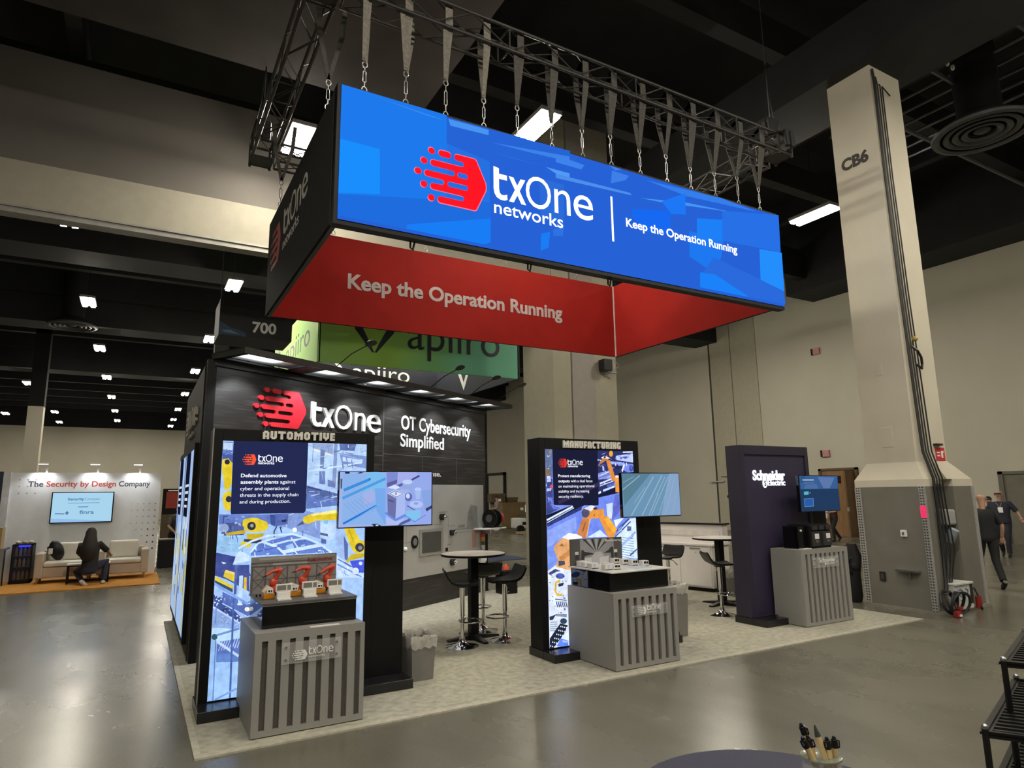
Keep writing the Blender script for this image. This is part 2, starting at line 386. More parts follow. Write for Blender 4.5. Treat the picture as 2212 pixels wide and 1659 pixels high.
(120, 160, 215, 782, 1386, 784, 1367, 778, 1369, 776, 1386),
(198, 172, 30, 715, 1520, 876, 1543, 884, 1509, 723, 1501),
(225, 200, 40, 857, 1634, 920, 1651, 979, 1645, 1069, 1604, 1078, 1558, 1058, 1529, 956, 1517, 883, 1535, 852, 1589),
(50, 50, 60, 969, 1574, 965, 1554, 952, 1540, 933, 1536, 914, 1542, 900, 1556, 894, 1576, 898, 1596, 911, 1609, 929, 1614, 949, 1608, 963, 1593),
(150, 150, 150, 951, 1578, 949, 1570, 944, 1564, 936, 1562, 928, 1564, 921, 1571, 919, 1579, 921, 1587, 926, 1593, 934, 1595, 942, 1593, 948, 1586),
(198, 172, 30, 892, 1505, 1044, 1506, 1025, 1447, 901, 1456),
(50, 55, 90, 873, 1461, 1032, 1446, 1026, 1416, 875, 1424),
(225, 200, 40, 852, 1443, 932, 1429, 934, 1384, 848, 1395),
(85, 105, 180, 1132, 1679, 1254, 1676, 1250, 1583, 1138, 1564),
(45, 50, 80, 1195, 1623, 1241, 1626, 1238, 1603, 1196, 1600),
(60, 80, 150, 1088, 1673, 1133, 1675, 1138, 1564, 1100, 1580),
(50, 60, 110, 1159, 1563, 1149, 1567, 1126, 1518, 1136, 1514),
(50, 60, 110, 1137, 1520, 1126, 1520, 1130, 1447, 1141, 1447),
(50, 60, 110, 1188, 1564, 1178, 1560, 1195, 1502, 1205, 1506),
(190, 215, 250, 1554, 1588, 1708, 1583, 1696, 1432, 1648, 1410, 1559, 1454),
(120, 190, 250, 1585, 1611, 1626, 1610, 1627, 1570, 1587, 1571),
(75, 90, 140, 1557, 1493, 1630, 1474, 1631, 1451, 1558, 1470),
(90, 110, 170, 1567, 1438, 1616, 1420, 1617, 1380, 1569, 1390),
(225, 200, 40, 1394, 1641, 1464, 1670, 1712, 1704, 1724, 1607, 1514, 1605, 1444, 1576, 1388, 1594),
(250, 235, 150, 1464, 1670, 1712, 1704, 1715, 1672, 1472, 1650),
(70, 80, 130, 1328, 1557, 1388, 1609, 1404, 1578),
(245, 250, 255, 1339, 1525, 1337, 1515, 1329, 1507, 1318, 1504, 1307, 1508, 1299, 1516, 1296, 1527, 1298, 1538, 1306, 1545, 1316, 1548, 1327, 1545, 1336, 1536),
(160, 190, 240, 1709, 1535, 1808, 1531, 1818, 1211, 1717, 1280),
(85, 105, 170, 1786, 1452, 1830, 1370, 1834, 1210, 1801, 1228),
(225, 200, 40, 1783, 1532, 1884, 1521, 1946, 1405, 1995, 1389, 1995, 1284, 1941, 1268, 1882, 1295, 1846, 1369),
(198, 172, 30, 1840, 1509, 1828, 1503, 1882, 1380, 1894, 1386),
(60, 60, 70, 1993, 1329, 1988, 1308, 1971, 1293, 1949, 1288, 1926, 1295, 1909, 1312, 1902, 1334, 1908, 1355, 1924, 1371, 1947, 1375, 1970, 1368, 1987, 1352),
(130, 135, 150, 1973, 1326, 1971, 1316, 1963, 1309, 1953, 1307, 1942, 1311, 1934, 1318, 1931, 1329, 1933, 1338, 1941, 1345, 1952, 1348, 1962, 1344, 1970, 1337),
(198, 172, 30, 1866, 1272, 1995, 1272, 1995, 1238, 1851, 1209, 1811, 1164, 1818, 1211),
(95, 125, 205, 936, 1339, 997, 1418, 1300, 1480, 1570, 1375, 1652, 1300, 938, 1309),
(160, 190, 240, 1243, 1383, 1303, 1403, 1329, 1333, 1246, 1329),
(120, 150, 225, 1294, 1331, 1328, 1292, 1312, 1296, 1287, 1324),
(225, 240, 255, 978, 1404, 985, 1351, 974, 1365, 968, 1404),
(180, 208, 250, 1309, 1422, 1352, 1435, 1347, 1424, 1312, 1414),
(225, 240, 255, 1040, 1357, 1054, 1360, 1056, 1348, 1044, 1345),
(120, 150, 225, 1344, 1345, 1378, 1296, 1371, 1300, 1341, 1343),
(225, 240, 255, 1541, 1327, 1572, 1329, 1567, 1318, 1543, 1316),
(120, 150, 225, 1317, 1308, 1317, 1295, 1313, 1299, 1313, 1309),
(120, 150, 225, 1346, 1363, 1346, 1339, 1340, 1344, 1339, 1363),
(120, 150, 225, 1173, 1323, 1174, 1296, 1169, 1304, 1168, 1323),
(225, 240, 255, 1438, 1369, 1464, 1373, 1458, 1367, 1439, 1365),
(225, 240, 255, 1321, 1346, 1359, 1298, 1341, 1302, 1312, 1339),
(75, 100, 185, 1609, 1292, 1614, 1270, 1601, 1273, 1598, 1291),
(120, 150, 225, 1534, 1387, 1578, 1343, 1572, 1342, 1531, 1384),
(180, 208, 250, 1380, 1382, 1417, 1389, 1415, 1376, 1383, 1370),
(225, 240, 255, 1126, 1427, 1165, 1386, 1150, 1390, 1120, 1422),
(120, 150, 225, 1219, 1359, 1267, 1363, 1265, 1357, 1220, 1354),
(120, 150, 225, 1590, 1344, 1593, 1306, 1589, 1306, 1585, 1344),
(180, 208, 250, 1070, 1321, 1098, 1326, 1095, 1313, 1073, 1309),
(75, 100, 185, 1186, 1366, 1188, 1355, 1176, 1354, 1174, 1364),
(120, 150, 225, 1245, 1383, 1253, 1345, 1243, 1352, 1237, 1382),
(60, 85, 170, 1603, 1311, 1623, 1289, 1617, 1289, 1600, 1308),
(60, 85, 170, 1406, 1433, 1422, 1411, 1416, 1409, 1401, 1430),
(60, 85, 170, 1491, 1295, 1523, 1254, 1518, 1252, 1487, 1292),
(120, 150, 225, 1471, 1374, 1484, 1376, 1484, 1363, 1473, 1362),
(120, 150, 225, 1180, 1373, 1187, 1364, 1178, 1360, 1173, 1367),
(120, 150, 225, 1443, 1324, 1444, 1299, 1437, 1306, 1436, 1325),
(225, 240, 255, 1502, 1303, 1518, 1283, 1511, 1285, 1499, 1300),
(120, 150, 225, 1086, 1402, 1142, 1414, 1129, 1402, 1088, 1393),
(180, 208, 250, 1240, 1321, 1245, 1265, 1234, 1279, 1231, 1321),
(180, 208, 250, 1299, 1398, 1317, 1370, 1309, 1367, 1292, 1393),
(180, 208, 250, 1054, 1421, 1062, 1373, 1051, 1382, 1045, 1420),
(60, 85, 170, 1112, 1416, 1151, 1426, 1147, 1418, 1114, 1410),
(225, 240, 255, 1535, 1378, 1559, 1386, 1557, 1378, 1537, 1372),
(180, 208, 250, 1587, 1324, 1606, 1301, 1596, 1300, 1580, 1318),
(180, 208, 250, 1576, 1323, 1581, 1265, 1574, 1279, 1570, 1323),
(180, 208, 250, 1522, 1314, 1563, 1266, 1556, 1264, 1517, 1310),
(225, 240, 255, 972, 1340, 982, 1296, 973, 1300, 965, 1339),
(120, 150, 225, 1401, 1374, 1423, 1378, 1422, 1372, 1403, 1369),
(120, 150, 225, 1412, 1409, 1412, 1395, 1403, 1397, 1402, 1410),
(180, 208, 250, 1465, 1303, 1498, 1258, 1493, 1257, 1462, 1300),
(205, 230, 255, 826, 1387, 835, 1371, 939, 1430, 930, 1446),
(205, 230, 255, 925, 1444, 930, 1426, 1081, 1474, 1076, 1492),
(205, 230, 255, 1071, 1491, 1072, 1473, 1304, 1479, 1303, 1497),
(205, 230, 255, 1300, 1498, 1293, 1481, 1449, 1425, 1456, 1442),
(205, 230, 255, 1450, 1445, 1442, 1428, 1569, 1365, 1577, 1382),
(205, 230, 255, 1573, 1385, 1561, 1370, 1665, 1289, 1677, 1304),
(205, 230, 255, 929, 1341, 940, 1332, 1004, 1416, 993, 1425),
(205, 230, 255, 992, 1424, 996, 1410, 1148, 1451, 1144, 1465),
(205, 230, 255, 1026, 1443, 1018, 1424, 1169, 1361, 1177, 1380),
(205, 230, 255, 1173, 1382, 1159, 1367, 1235, 1297, 1249, 1312),
(205, 230, 255, 1118, 1405, 1122, 1388, 1262, 1420, 1258, 1437),
(205, 230, 255, 1253, 1436, 1254, 1419, 1437, 1436, 1436, 1453),
(205, 230, 255, 1214, 1343, 1218, 1311, 1572, 1359, 1568, 1391),
(205, 230, 255, 1291, 1461, 1281, 1455, 1346, 1359, 1356, 1365),
(60, 85, 170, 993, 1347, 995, 1339, 1184, 1374, 1182, 1382),
(200, 225, 255, 796, 1302, 843, 1359, 923, 1317, 926, 1265, 789, 1244),
(60, 75, 145, 641, 1355, 810, 1309, 786, 1230, 914, 1222, 947, 1131, 646, 1153),
(230, 235, 250, 690, 1272, 736, 1259, 712, 1249),
(195, 220, 255, 1718, 1264, 1852, 1177, 1995, 1090, 1995, 1040, 1724, 1060),
(120, 150, 220, 1776, 1114, 1852, 1066, 1837, 1068, 1773, 1108),
(120, 150, 220, 1845, 1169, 1865, 1152, 1860, 1148, 1841, 1165),
(80, 105, 190, 1971, 1166, 1995, 1155, 1995, 1148, 1969, 1160),
(120, 150, 220, 1923, 1130, 1927, 1113, 1917, 1113, 1914, 1128),
(230, 242, 255, 1832, 1158, 1847, 1083, 1838, 1093, 1825, 1157),
(120, 150, 220, 1801, 1127, 1820, 1063, 1809, 1077, 1794, 1125),
(80, 105, 190, 1896, 1084, 1945, 1060, 1932, 1062, 1895, 1081),
(120, 150, 220, 1797, 1086, 1801, 1063, 1797, 1067, 1793, 1085),
(80, 105, 190, 1791, 1199, 1865, 1153, 1857, 1150, 1788, 1193),
(230, 242, 255, 1904, 1126, 1975, 1083, 1969, 1082, 1902, 1123),
(230, 242, 255, 1775, 1151, 1830, 1109, 1815, 1113, 1772, 1147),
(80, 105, 190, 1946, 1157, 1995, 1132, 1995, 1123, 1942, 1150),
(230, 242, 255, 1927, 1111, 1929, 1095, 1921, 1097, 1920, 1111),
(230, 242, 255, 1733, 1125, 1772, 1098, 1766, 1094, 1729, 1120),
(230, 242, 255, 1945, 1076, 1995, 1053, 1995, 1049, 1944, 1072),
(80, 105, 190, 1803, 1203, 1866, 1162, 1846, 1166, 1799, 1197),
(70, 100, 190, 1737, 1236, 1733, 1228, 1986, 1084, 1990, 1092),
(110, 140, 220, 1732, 1190, 1726, 1180, 1969, 1045, 1975, 1055),
(70, 90, 220, 1851, 1209, 1995, 1214, 1995, 1088, 1904, 1094),
(225, 240, 255, 1945, 1107, 1941, 1092, 1929, 1081, 1912, 1078, 1896, 1083, 1883, 1096, 1878, 1112, 1882, 1127, 1894, 1138, 1911, 1141, 1928, 1136, 1940, 1124),
(215, 225, 255, 1979, 1177, 1976, 1168, 1970, 1162, 1961, 1161, 1951, 1164, 1944, 1170, 1942, 1179, 1944, 1188, 1950, 1194, 1960, 1196, 1969, 1193, 1976, 1186),
(65, 80, 150, 649, 1247, 929, 1230, 941, 994, 740, 1118, 650, 1155),
(225, 200, 60, 728, 1196, 812, 1167, 808, 1090, 717, 1143),
(240, 215, 130, 736, 1199, 811, 1171, 812, 1151, 729, 1180),
(220, 200, 50, 651, 1151, 803, 1051, 802, 1005, 649, 1117),
(55, 80, 110, 649, 1117, 800, 1029, 802, 998, 650, 1094),
(215, 180, 60, 889, 1123, 912, 1121, 918, 1004, 890, 1021),
(140, 170, 225, 644, 890, 872, 739, 878, 624, 651, 657),
(60, 80, 150, 645, 996, 720, 959, 892, 767, 864, 732, 652, 882),
(85, 110, 185, 717, 1012, 935, 886, 1069, 881, 1071, 826, 937, 770, 723, 905),
(215, 230, 255, 671, 982, 669, 977, 664, 975, 659, 978, 657, 983, 659, 988, 664, 990, 669, 988),
(215, 230, 255, 690, 969, 688, 964, 683, 962, 678, 965, 676, 970, 677, 975, 682, 977, 688, 975),
(215, 230, 255, 680, 951, 679, 946, 674, 944, 668, 947, 666, 952, 668, 957, 673, 959, 678, 956),
(215, 230, 255, 699, 938, 697, 933, 692, 931, 687, 934, 685, 939, 686, 944, 691, 946, 697, 943),
(215, 230, 255, 717, 948, 715, 942, 710, 941, 705, 943, 702, 949, 704, 954, 709, 956, 714, 953),
(215, 230, 255, 667, 926, 666, 920, 661, 919, 655, 921, 653, 927, 655, 932, 660, 934, 665, 931),
(215, 230, 255, 690, 916, 688, 911, 683, 909, 677, 912, 675, 917, 677, 922, 682, 924, 687, 921),
(215, 230, 255, 755, 849, 753, 844, 748, 842, 743, 845, 740, 851, 742, 856, 747, 857, 753, 855),
(215, 230, 255, 792, 842, 790, 837, 785, 835, 780, 838, 777, 843, 779, 848, 784, 850, 790, 847),
(215, 230, 255, 779, 820, 777, 815, 772, 813, 766, 816, 764, 822, 766, 827, 771, 829, 776, 826),
(215, 230, 255, 858, 793, 856, 788, 850, 786, 845, 789, 843, 795, 845, 800, 850, 802, 855, 799),
(215, 230, 255, 884, 775, 883, 770, 877, 769, 872, 771, 870, 777, 871, 782, 877, 784, 882, 781),
(215, 230, 255, 863, 759, 861, 753, 856, 752, 851, 754, 848, 760, 850, 765, 855, 767, 861, 764),
(215, 230, 255, 761, 871, 759, 866, 754, 864, 749, 867, 747, 873, 748, 878, 753, 880, 759, 877),
(45, 60, 120, 793, 830, 789, 820, 779, 816, 768, 822, 763, 833, 767, 844, 777, 847, 788, 842),
(45, 60, 120, 769, 859, 765, 849, 755, 845, 745, 851, 740, 862, 744, 872, 754, 876, 764, 870),
(45, 60, 120, 744, 850, 740, 840, 730, 836, 720, 842, 715, 853, 719, 863, 729, 867, 739, 861),
(45, 60, 120, 848, 772, 844, 761, 834, 758, 823, 763, 818, 775, 822, 785, 832, 788, 843, 783),
(190, 212, 250, 809, 794, 811, 785, 806, 786, 804, 794),
(190, 212, 250, 782, 952, 790, 956, 792, 953, 784, 948),
(45, 60, 115, 659, 847, 664, 842, 661, 838, 656, 843),
(190, 212, 250, 741, 957, 744, 934, 738, 937, 735, 957),
(45, 60, 115, 761, 942, 762, 932, 755, 934, 755, 943),
(90, 112, 180, 736, 949, 738, 932, 732, 933, 730, 949),
(120, 145, 210, 787, 857, 789, 843, 783, 843, 781, 857),
(120, 145, 210, 701, 977, 717, 985, 718, 978, 705, 971),
(45, 60, 115, 751, 912, 760, 905, 754, 901, 748, 906),
(45, 60, 115, 728, 761, 733, 764, 735, 758, 732, 756),
(45, 60, 115, 794, 958, 803, 952, 799, 948, 791, 953),
(90, 112, 180, 765, 750, 785, 735, 781, 733, 763, 747),
(120, 145, 210, 719, 837, 733, 825, 726, 821, 715, 830),
(90, 112, 180, 718, 976, 725, 980, 727, 975, 720, 972),
(190, 212, 250, 681, 911, 681, 895, 674, 897, 673, 912),
(120, 145, 210, 804, 909, 806, 886, 797, 892, 796, 909),
(90, 112, 180, 761, 766, 762, 759, 755, 760, 754, 766),
(90, 112, 180, 723, 939, 728, 941, 730, 933, 725, 932),
(45, 60, 115, 660, 905, 671, 911, 673, 902, 664, 898),
(45, 60, 115, 720, 760, 726, 764, 729, 758, 724, 754),
(190, 212, 250, 773, 777, 776, 758, 772, 762, 770, 778),
(90, 112, 180, 822, 781, 830, 786, 830, 781, 824, 778),
(120, 145, 210, 808, 903, 818, 907, 819, 899, 811, 895),
(90, 112, 180, 736, 770, 755, 754, 748, 756, 734, 767),
(90, 112, 180, 689, 970, 698, 963, 693, 961, 687, 966),
(90, 112, 180, 749, 848, 751, 838, 743, 839, 742, 847),
(190, 215, 250, 849, 701, 889, 676, 881, 675, 847, 697),
(190, 215, 250, 716, 773, 743, 758, 736, 756, 714, 768),
(190, 215, 250, 724, 728, 742, 731, 740, 726, 726, 723),
(190, 215, 250, 721, 809, 742, 796, 736, 795, 719, 804),
(110, 140, 205, 734, 727, 757, 712, 748, 712, 732, 722),
(190, 215, 250, 830, 718, 870, 728, 871, 724, 831, 714),
(110, 140, 205, 848, 789, 878, 797, 877, 792, 849, 784),
(110, 140, 205, 864, 722, 916, 734, 908, 730, 865, 720),
(190, 215, 250, 867, 667, 890, 648, 885, 646, 864, 663),
(190, 215, 250, 758, 760, 776, 744, 767, 744, 755, 755),
(80, 100, 170, 830, 1237, 808, 1237, 811, 981, 833, 981),
(190, 220, 255, 881, 1140, 849, 1140, 851, 900, 883, 900),
(225, 240, 255, 891, 890, 888, 885, 880, 883, 868, 883, 856, 885, 847, 889, 843, 894, 846, 899, 855, 901, 867, 901, 879, 899, 888, 895),
(130, 165, 230, 653, 1096, 641, 1078, 929, 877, 941, 895),
(120, 150, 220, 931, 908, 937, 894, 1008, 927, 1002, 941),
(250, 245, 225, 952, 842, 946, 828, 931, 824, 914, 831, 907, 846, 913, 860, 929, 864, 945, 857),
(180, 210, 250, 723, 918, 718, 910, 936, 773, 941, 781),
(180, 210, 250, 933, 782, 937, 773, 1074, 838, 1070, 847),
(190, 215, 255, 652, 896, 644, 884, 868, 725, 876, 737),
(110, 140, 205, 680, 880, 668, 880, 668, 752, 680, 752),
(150, 180, 230, 980, 820, 1070, 842, 1079, 671, 953, 761),
(185, 220, 250, 651, 717, 875, 677, 1063, 672, 1068, 572, 697, 592, 651, 657),
(110, 140, 205, 678, 656, 682, 638, 876, 676, 872, 694),
(90, 115, 190, 697, 592, 1021, 608, 1028, 462, 697, 481),
(175, 200, 245, 709, 517, 715, 515, 743, 594, 737, 596),
(175, 200, 245, 731, 518, 737, 516, 765, 597, 759, 599),
(175, 200, 245, 752, 519, 758, 517, 786, 601, 780, 603),
(175, 200, 245, 774, 521, 780, 519, 808, 604, 802, 606),
(175, 200, 245, 795, 522, 803, 520, 831, 608, 823, 610),
(175, 200, 245, 817, 523, 825, 521, 853, 611, 845, 613),
(175, 200, 245, 839, 524, 847, 522, 875, 615, 867, 617),
(175, 200, 245, 860, 525, 868, 523, 897, 618, 889, 620),
(95, 130, 200, 696, 489, 1073, 472, 1076, 403, 701, 400),
(160, 200, 250, 640, 430, 1995, 284, 1995, 110, 642, 110, 640, 203),
(190, 215, 250, 696, 609, 684, 593, 873, 443, 885, 459),
(70, 100, 170, 820, 943, 804, 943, 819, 110, 835, 110),
(150, 190, 240, 687, 618, 647, 618, 654, 110, 694, 110),
(100, 135, 200, 691, 609, 681, 609, 686, 110, 696, 110),
(50, 85, 100, 698, 633, 695, 621, 687, 613, 675, 611, 662, 616, 653, 626, 649, 639, 651, 651, 660, 660, 672, 662, 684, 657, 694, 646),
(120, 155, 220, 704, 126, 710, 110, 882, 175, 876, 191),
(34, 40, 78, 1409, 2352, 1411, 1703, 1393, 1680, 751, 1686, 745, 1704, 735, 2352)],
'B':[(45, 50, 100, 5510, 2352, 5510, 2072, 5275, 2072, 5168, 1950, 4910, 1773, 4926, 2352),
(190, 205, 255, 5219, 2290, 5510, 2329, 5510, 2207, 5228, 2238),
(75, 90, 170, 5286, 2274, 5400, 2289, 5398, 2258, 5284, 2247),
(120, 140, 230, 5237, 2203, 5510, 2189, 5510, 2090, 5400, 2081, 5267, 2142),
(150, 165, 240, 5127, 2219, 5350, 2213, 5360, 2178, 5125, 2184),
(40, 45, 90, 5157, 2158, 5348, 2169, 5323, 2124, 5155, 2123),
(215, 230, 255, 5335, 2345, 5476, 2352, 5496, 2352, 5495, 2335, 5334, 2328),
(60, 70, 170, 5494, 2134, 5489, 2114, 5475, 2100, 5458, 2094, 5441, 2100, 5429, 2114, 5426, 2134, 5431, 2154, 5445, 2169, 5462, 2174, 5479, 2169, 5491, 2154),
(225, 235, 255, 5300, 2115, 5338, 2186, 5360, 2178, 5315, 2081),
(130, 145, 220, 4923, 2070, 5132, 2114, 5127, 2002, 4931, 1993),
(225, 235, 255, 4932, 2040, 4934, 2032, 5099, 2084, 5097, 2092),
(80, 95, 180, 4941, 2019, 4943, 2011, 5120, 2058, 5118, 2066),
(225, 235, 255, 4947, 1951, 4953, 1933, 5141, 1993, 5135, 2011),
(200, 215, 255, 4946, 1921, 4950, 1909, 5183, 1974, 5179, 1986),
(90, 105, 190, 5057, 1925, 5169, 1959, 5166, 1915, 5066, 1890),
(230, 240, 255, 4946, 2234, 4944, 2228, 4938, 2223, 4930, 2221, 4923, 2223, 4918, 2227, 4916, 2233, 4918, 2239, 4924, 2244, 4931, 2246, 4939, 2244, 4944, 2240),
(95, 110, 150, 4252, 2352, 4257, 2019, 4150, 2034, 4150, 2352),
(150, 130, 90, 4212, 2339, 4247, 2340, 4246, 2299, 4211, 2298),
(130, 110, 85, 4156, 2108, 4215, 2117, 4213, 2035, 4154, 2035),
(60, 70, 140, 4159, 2035, 4251, 2002, 4257, 1686, 4349, 1659, 4161, 1584),
(205, 215, 255, 4174, 2035, 4223, 2035, 4231, 1970, 4172, 1962),
(220, 80, 90, 4220, 1929, 4250, 1937, 4248, 1896, 4209, 1897),
(180, 195, 250, 4170, 1889, 4238, 1896, 4228, 1864, 4169, 1856),
(100, 120, 220, 4177, 1792, 4245, 1783, 4261, 1677, 4339, 1656, 4260, 1645, 4194, 1727),
(22, 28, 55, 4156, 1584, 4542, 1696, 4911, 1807, 5278, 1932, 5272, 1820, 4920, 1764, 4664, 1669, 4163, 1464),
(220, 235, 255, 4155, 1536, 4163, 1516, 4537, 1666, 4529, 1686),
(190, 210, 250, 4162, 1503, 4166, 1493, 4552, 1654, 4548, 1664),
(210, 230, 255, 4908, 1836, 4916, 1812, 4965, 1830, 4957, 1854),
(210, 230, 255, 4991, 1868, 4997, 1846, 5180, 1897, 5174, 1919),
(45, 55, 120, 4166, 1492, 4664, 1677, 4662, 1628, 4165, 1444),
(112, 138, 240, 4165, 1448, 4641, 1628, 4910, 1773, 5273, 1832, 5294, 1510, 5412, 1506, 5133, 1287, 4700, 1063, 4150, 1095, 4150, 1154),
(140, 165, 245, 4166, 1409, 4577, 1556, 4571, 1393, 4160, 1212),
(205, 222, 255, 5035, 1691, 5134, 1710, 5134, 1514, 5048, 1517),
(210, 228, 255, 4924, 1387, 5037, 1300, 4731, 1305),
(95, 105, 200, 5171, 1803, 5266, 1811, 5256, 1622, 5134, 1498, 5113, 1515, 5142, 1659),
(225, 238, 255, 5144, 1497, 5300, 1518, 5172, 1403),
(215, 235, 255, 5400, 1506, 5503, 1512, 5510, 1280, 5510, 1014, 5218, 1032, 5232, 1291, 5145, 1295),
(120, 150, 190, 5260, 1285, 5258, 1277, 5452, 1252, 5454, 1260),
(120, 150, 190, 5259, 1257, 5257, 1249, 5450, 1221, 5452, 1229),
(120, 150, 190, 5257, 1228, 5255, 1220, 5448, 1191, 5450, 1199),
(120, 150, 190, 5255, 1200, 5253, 1192, 5447, 1160, 5449, 1168),
(120, 150, 190, 5254, 1171, 5252, 1163, 5445, 1130, 5447, 1138),
(120, 150, 190, 5252, 1143, 5250, 1135, 5443, 1099, 5445, 1107),
(120, 150, 190, 5251, 1114, 5249, 1106, 5441, 1069, 5443, 1077),
(120, 150, 190, 5249, 1086, 5247, 1078, 5439, 1038, 5441, 1046),
(120, 150, 190, 5247, 1058, 5245, 1050, 5437, 1008, 5439, 1016),
(60, 80, 150, 5141, 1354, 5153, 1336, 5395, 1498, 5383, 1516),
(60, 80, 150, 5151, 1301, 5161, 1287, 5415, 1465, 5405, 1479),
(150, 175, 230, 5229, 1185, 5245, 1161, 5489, 1328, 5473, 1352),
(80, 95, 150, 5350, 1414, 5417, 1411, 5414, 1360, 5347, 1354),
(70, 85, 140, 5369, 1065, 5379, 1049, 5507, 1126, 5497, 1142),
(110, 125, 215, 5027, 2151, 5033, 2099, 5015, 2100, 5010, 2149),
(110, 125, 215, 5222, 2201, 5233, 2205, 5236, 2191, 5227, 2189),
(110, 125, 215, 5384, 2275, 5423, 2289, 5425, 2274, 5391, 2263),
(190, 205, 255, 4961, 2244, 5002, 2219, 4981, 2214, 4950, 2233),
(110, 125, 215, 5400, 2304, 5445, 2322, 5437, 2311, 5403, 2298),
(28, 32, 70, 5308, 2211, 5329, 2222, 5336, 2213, 5315, 2202),
(28, 32, 70, 4978, 2184, 4977, 2165, 4961, 2168, 4961, 2184),
(190, 205, 255, 5140, 2214, 5176, 2197, 5163, 2196, 5136, 2209),
(70, 80, 160, 5329, 2076, 5374, 2093, 5374, 2081, 5335, 2066),
(230, 238, 255, 5108, 2076, 5127, 2085, 5128, 2077, 5112, 2070),
(110, 125, 215, 5272, 2254, 5337, 2284, 5328, 2274, 5275, 2249),
(28, 32, 70, 5315, 2157, 5312, 2127, 5295, 2136, 5297, 2157),
(190, 205, 255, 5129, 2200, 5136, 2146, 5128, 2154, 5123, 2199),
(230, 238, 255, 5160, 2139, 5174, 2143, 5172, 2136, 5162, 2133),
(110, 125, 215, 5077, 2228, 5093, 2219, 5084, 2217, 5073, 2224),
(230, 238, 255, 5014, 2161, 5017, 2103, 5000, 2106, 4998, 2160),
(70, 80, 160, 5429, 2178, 5488, 2146, 5473, 2144, 5422, 2171),
(230, 238, 255, 5087, 2131, 5105, 2138, 5108, 2128, 5093, 2121),
(70, 80, 160, 5290, 2111, 5293, 2066, 5278, 2077, 5276, 2109),
(190, 205, 255, 4997, 2305, 5055, 2326, 5051, 2320, 4999, 2301),
(70, 80, 160, 5008, 2190, 5065, 2161, 5044, 2160, 5001, 2182),
(190, 205, 255, 5144, 2147, 5142, 2106, 5131, 2109, 5133, 2147),
(70, 80, 160, 4945, 2209, 4988, 2226, 4985, 2212, 4951, 2198),
(230, 238, 255, 5328, 2253, 5348, 2262, 5353, 2251, 5335, 2243),
(230, 238, 255, 5386, 2207, 5392, 2167, 5381, 2166, 5374, 2205),
(230, 238, 255, 5107, 2149, 5106, 2131, 5093, 2131, 5094, 2149),
(110, 125, 215, 5137, 2249, 5151, 2243, 5146, 2240, 5134, 2245),
(110, 125, 215, 5465, 2157, 5467, 2121, 5457, 2130, 5455, 2157),
(110, 125, 215, 4952, 2158, 5002, 2180, 5001, 2166, 4958, 2147),
(190, 205, 255, 5070, 2231, 5130, 2203, 5114, 2198, 5063, 2222),
(28, 32, 70, 5207, 2145, 5257, 2161, 5258, 2149, 5212, 2135),
(190, 205, 255, 5321, 2271, 5365, 2249, 5345, 2244, 5312, 2261),
(230, 238, 255, 5045, 2103, 5051, 2066, 5045, 2070, 5040, 2102),
(230, 238, 255, 5142, 2138, 5163, 2144, 5162, 2135, 5145, 2131),
(70, 80, 160, 5265, 2285, 5297, 2294, 5298, 2288, 5267, 2279),
(110, 125, 215, 5222, 2271, 5225, 2243, 5208, 2246, 5205, 2269),
(70, 80, 160, 5191, 2159, 5194, 2130, 5186, 2129, 5182, 2158),
(28, 32, 70, 5059, 2239, 5055, 2194, 5051, 2200, 5054, 2240),
(190, 205, 255, 5159, 2217, 5169, 2213, 5162, 2205, 5152, 2209),
(110, 125, 215, 5045, 2234, 5063, 2242, 5067, 2230, 5052, 2224),
(28, 32, 70, 4971, 2281, 4991, 2267, 4982, 2260, 4963, 2273),
(70, 80, 160, 5439, 2334, 5445, 2302, 5427, 2308, 5423, 2331),
(230, 238, 255, 5213, 2195, 5213, 2162, 5198, 2170, 5198, 2195),
(190, 205, 255, 5026, 2255, 5026, 2200, 5021, 2214, 5021, 2255),
(30, 35, 80, 5163, 2052, 5206, 2066, 5205, 2058, 5166, 2045),
(200, 212, 255, 5010, 1949, 5024, 1954, 5028, 1946, 5015, 1941),
(60, 70, 150, 5092, 1944, 5103, 1947, 5103, 1942, 5094, 1939),
(60, 70, 150, 5134, 1990, 5189, 2007, 5180, 1999, 5136, 1986),
(60, 70, 150, 5115, 1939, 5143, 1950, 5139, 1941, 5118, 1933),
(30, 35, 80, 5061, 2066, 5108, 2083, 5109, 2077, 5063, 2061),
(30, 35, 80, 4974, 1993, 5006, 2004, 5004, 1996, 4977, 1987),
(60, 70, 150, 5109, 1947, 5187, 1981, 5185, 1974, 5112, 1942),
(200, 212, 255, 4942, 1955, 4981, 1968, 4973, 1962, 4944, 1952),
(200, 212, 255, 5062, 2023, 5119, 2037, 5113, 2030, 5064, 2017),
(200, 212, 255, 5120, 1982, 5138, 1987, 5139, 1983, 5122, 1977),
(30, 35, 80, 5152, 2007, 5200, 2024, 5199, 2017, 5155, 2001),
(40, 45, 95, 4241, 1757, 4259, 1765, 4258, 1757, 4245, 1751),
(150, 130, 110, 4175, 2060, 4217, 2074, 4211, 2068, 4176, 2056),
(40, 45, 95, 4203, 1886, 4206, 1873, 4201, 1873, 4198, 1885),
(40, 45, 95, 4210, 1744, 4220, 1710, 4206, 1711, 4197, 1742),
(200, 210, 250, 4194, 2278, 4202, 2256, 4189, 2258, 4182, 2275),
(40, 45, 95, 4175, 2134, 4186, 2137, 4189, 2131, 4178, 2127),
(150, 130, 110, 4181, 1973, 4199, 1979, 4200, 1973, 4184, 1967),
(200, 210, 250, 4187, 2265, 4227, 2278, 4228, 2273, 4189, 2260),
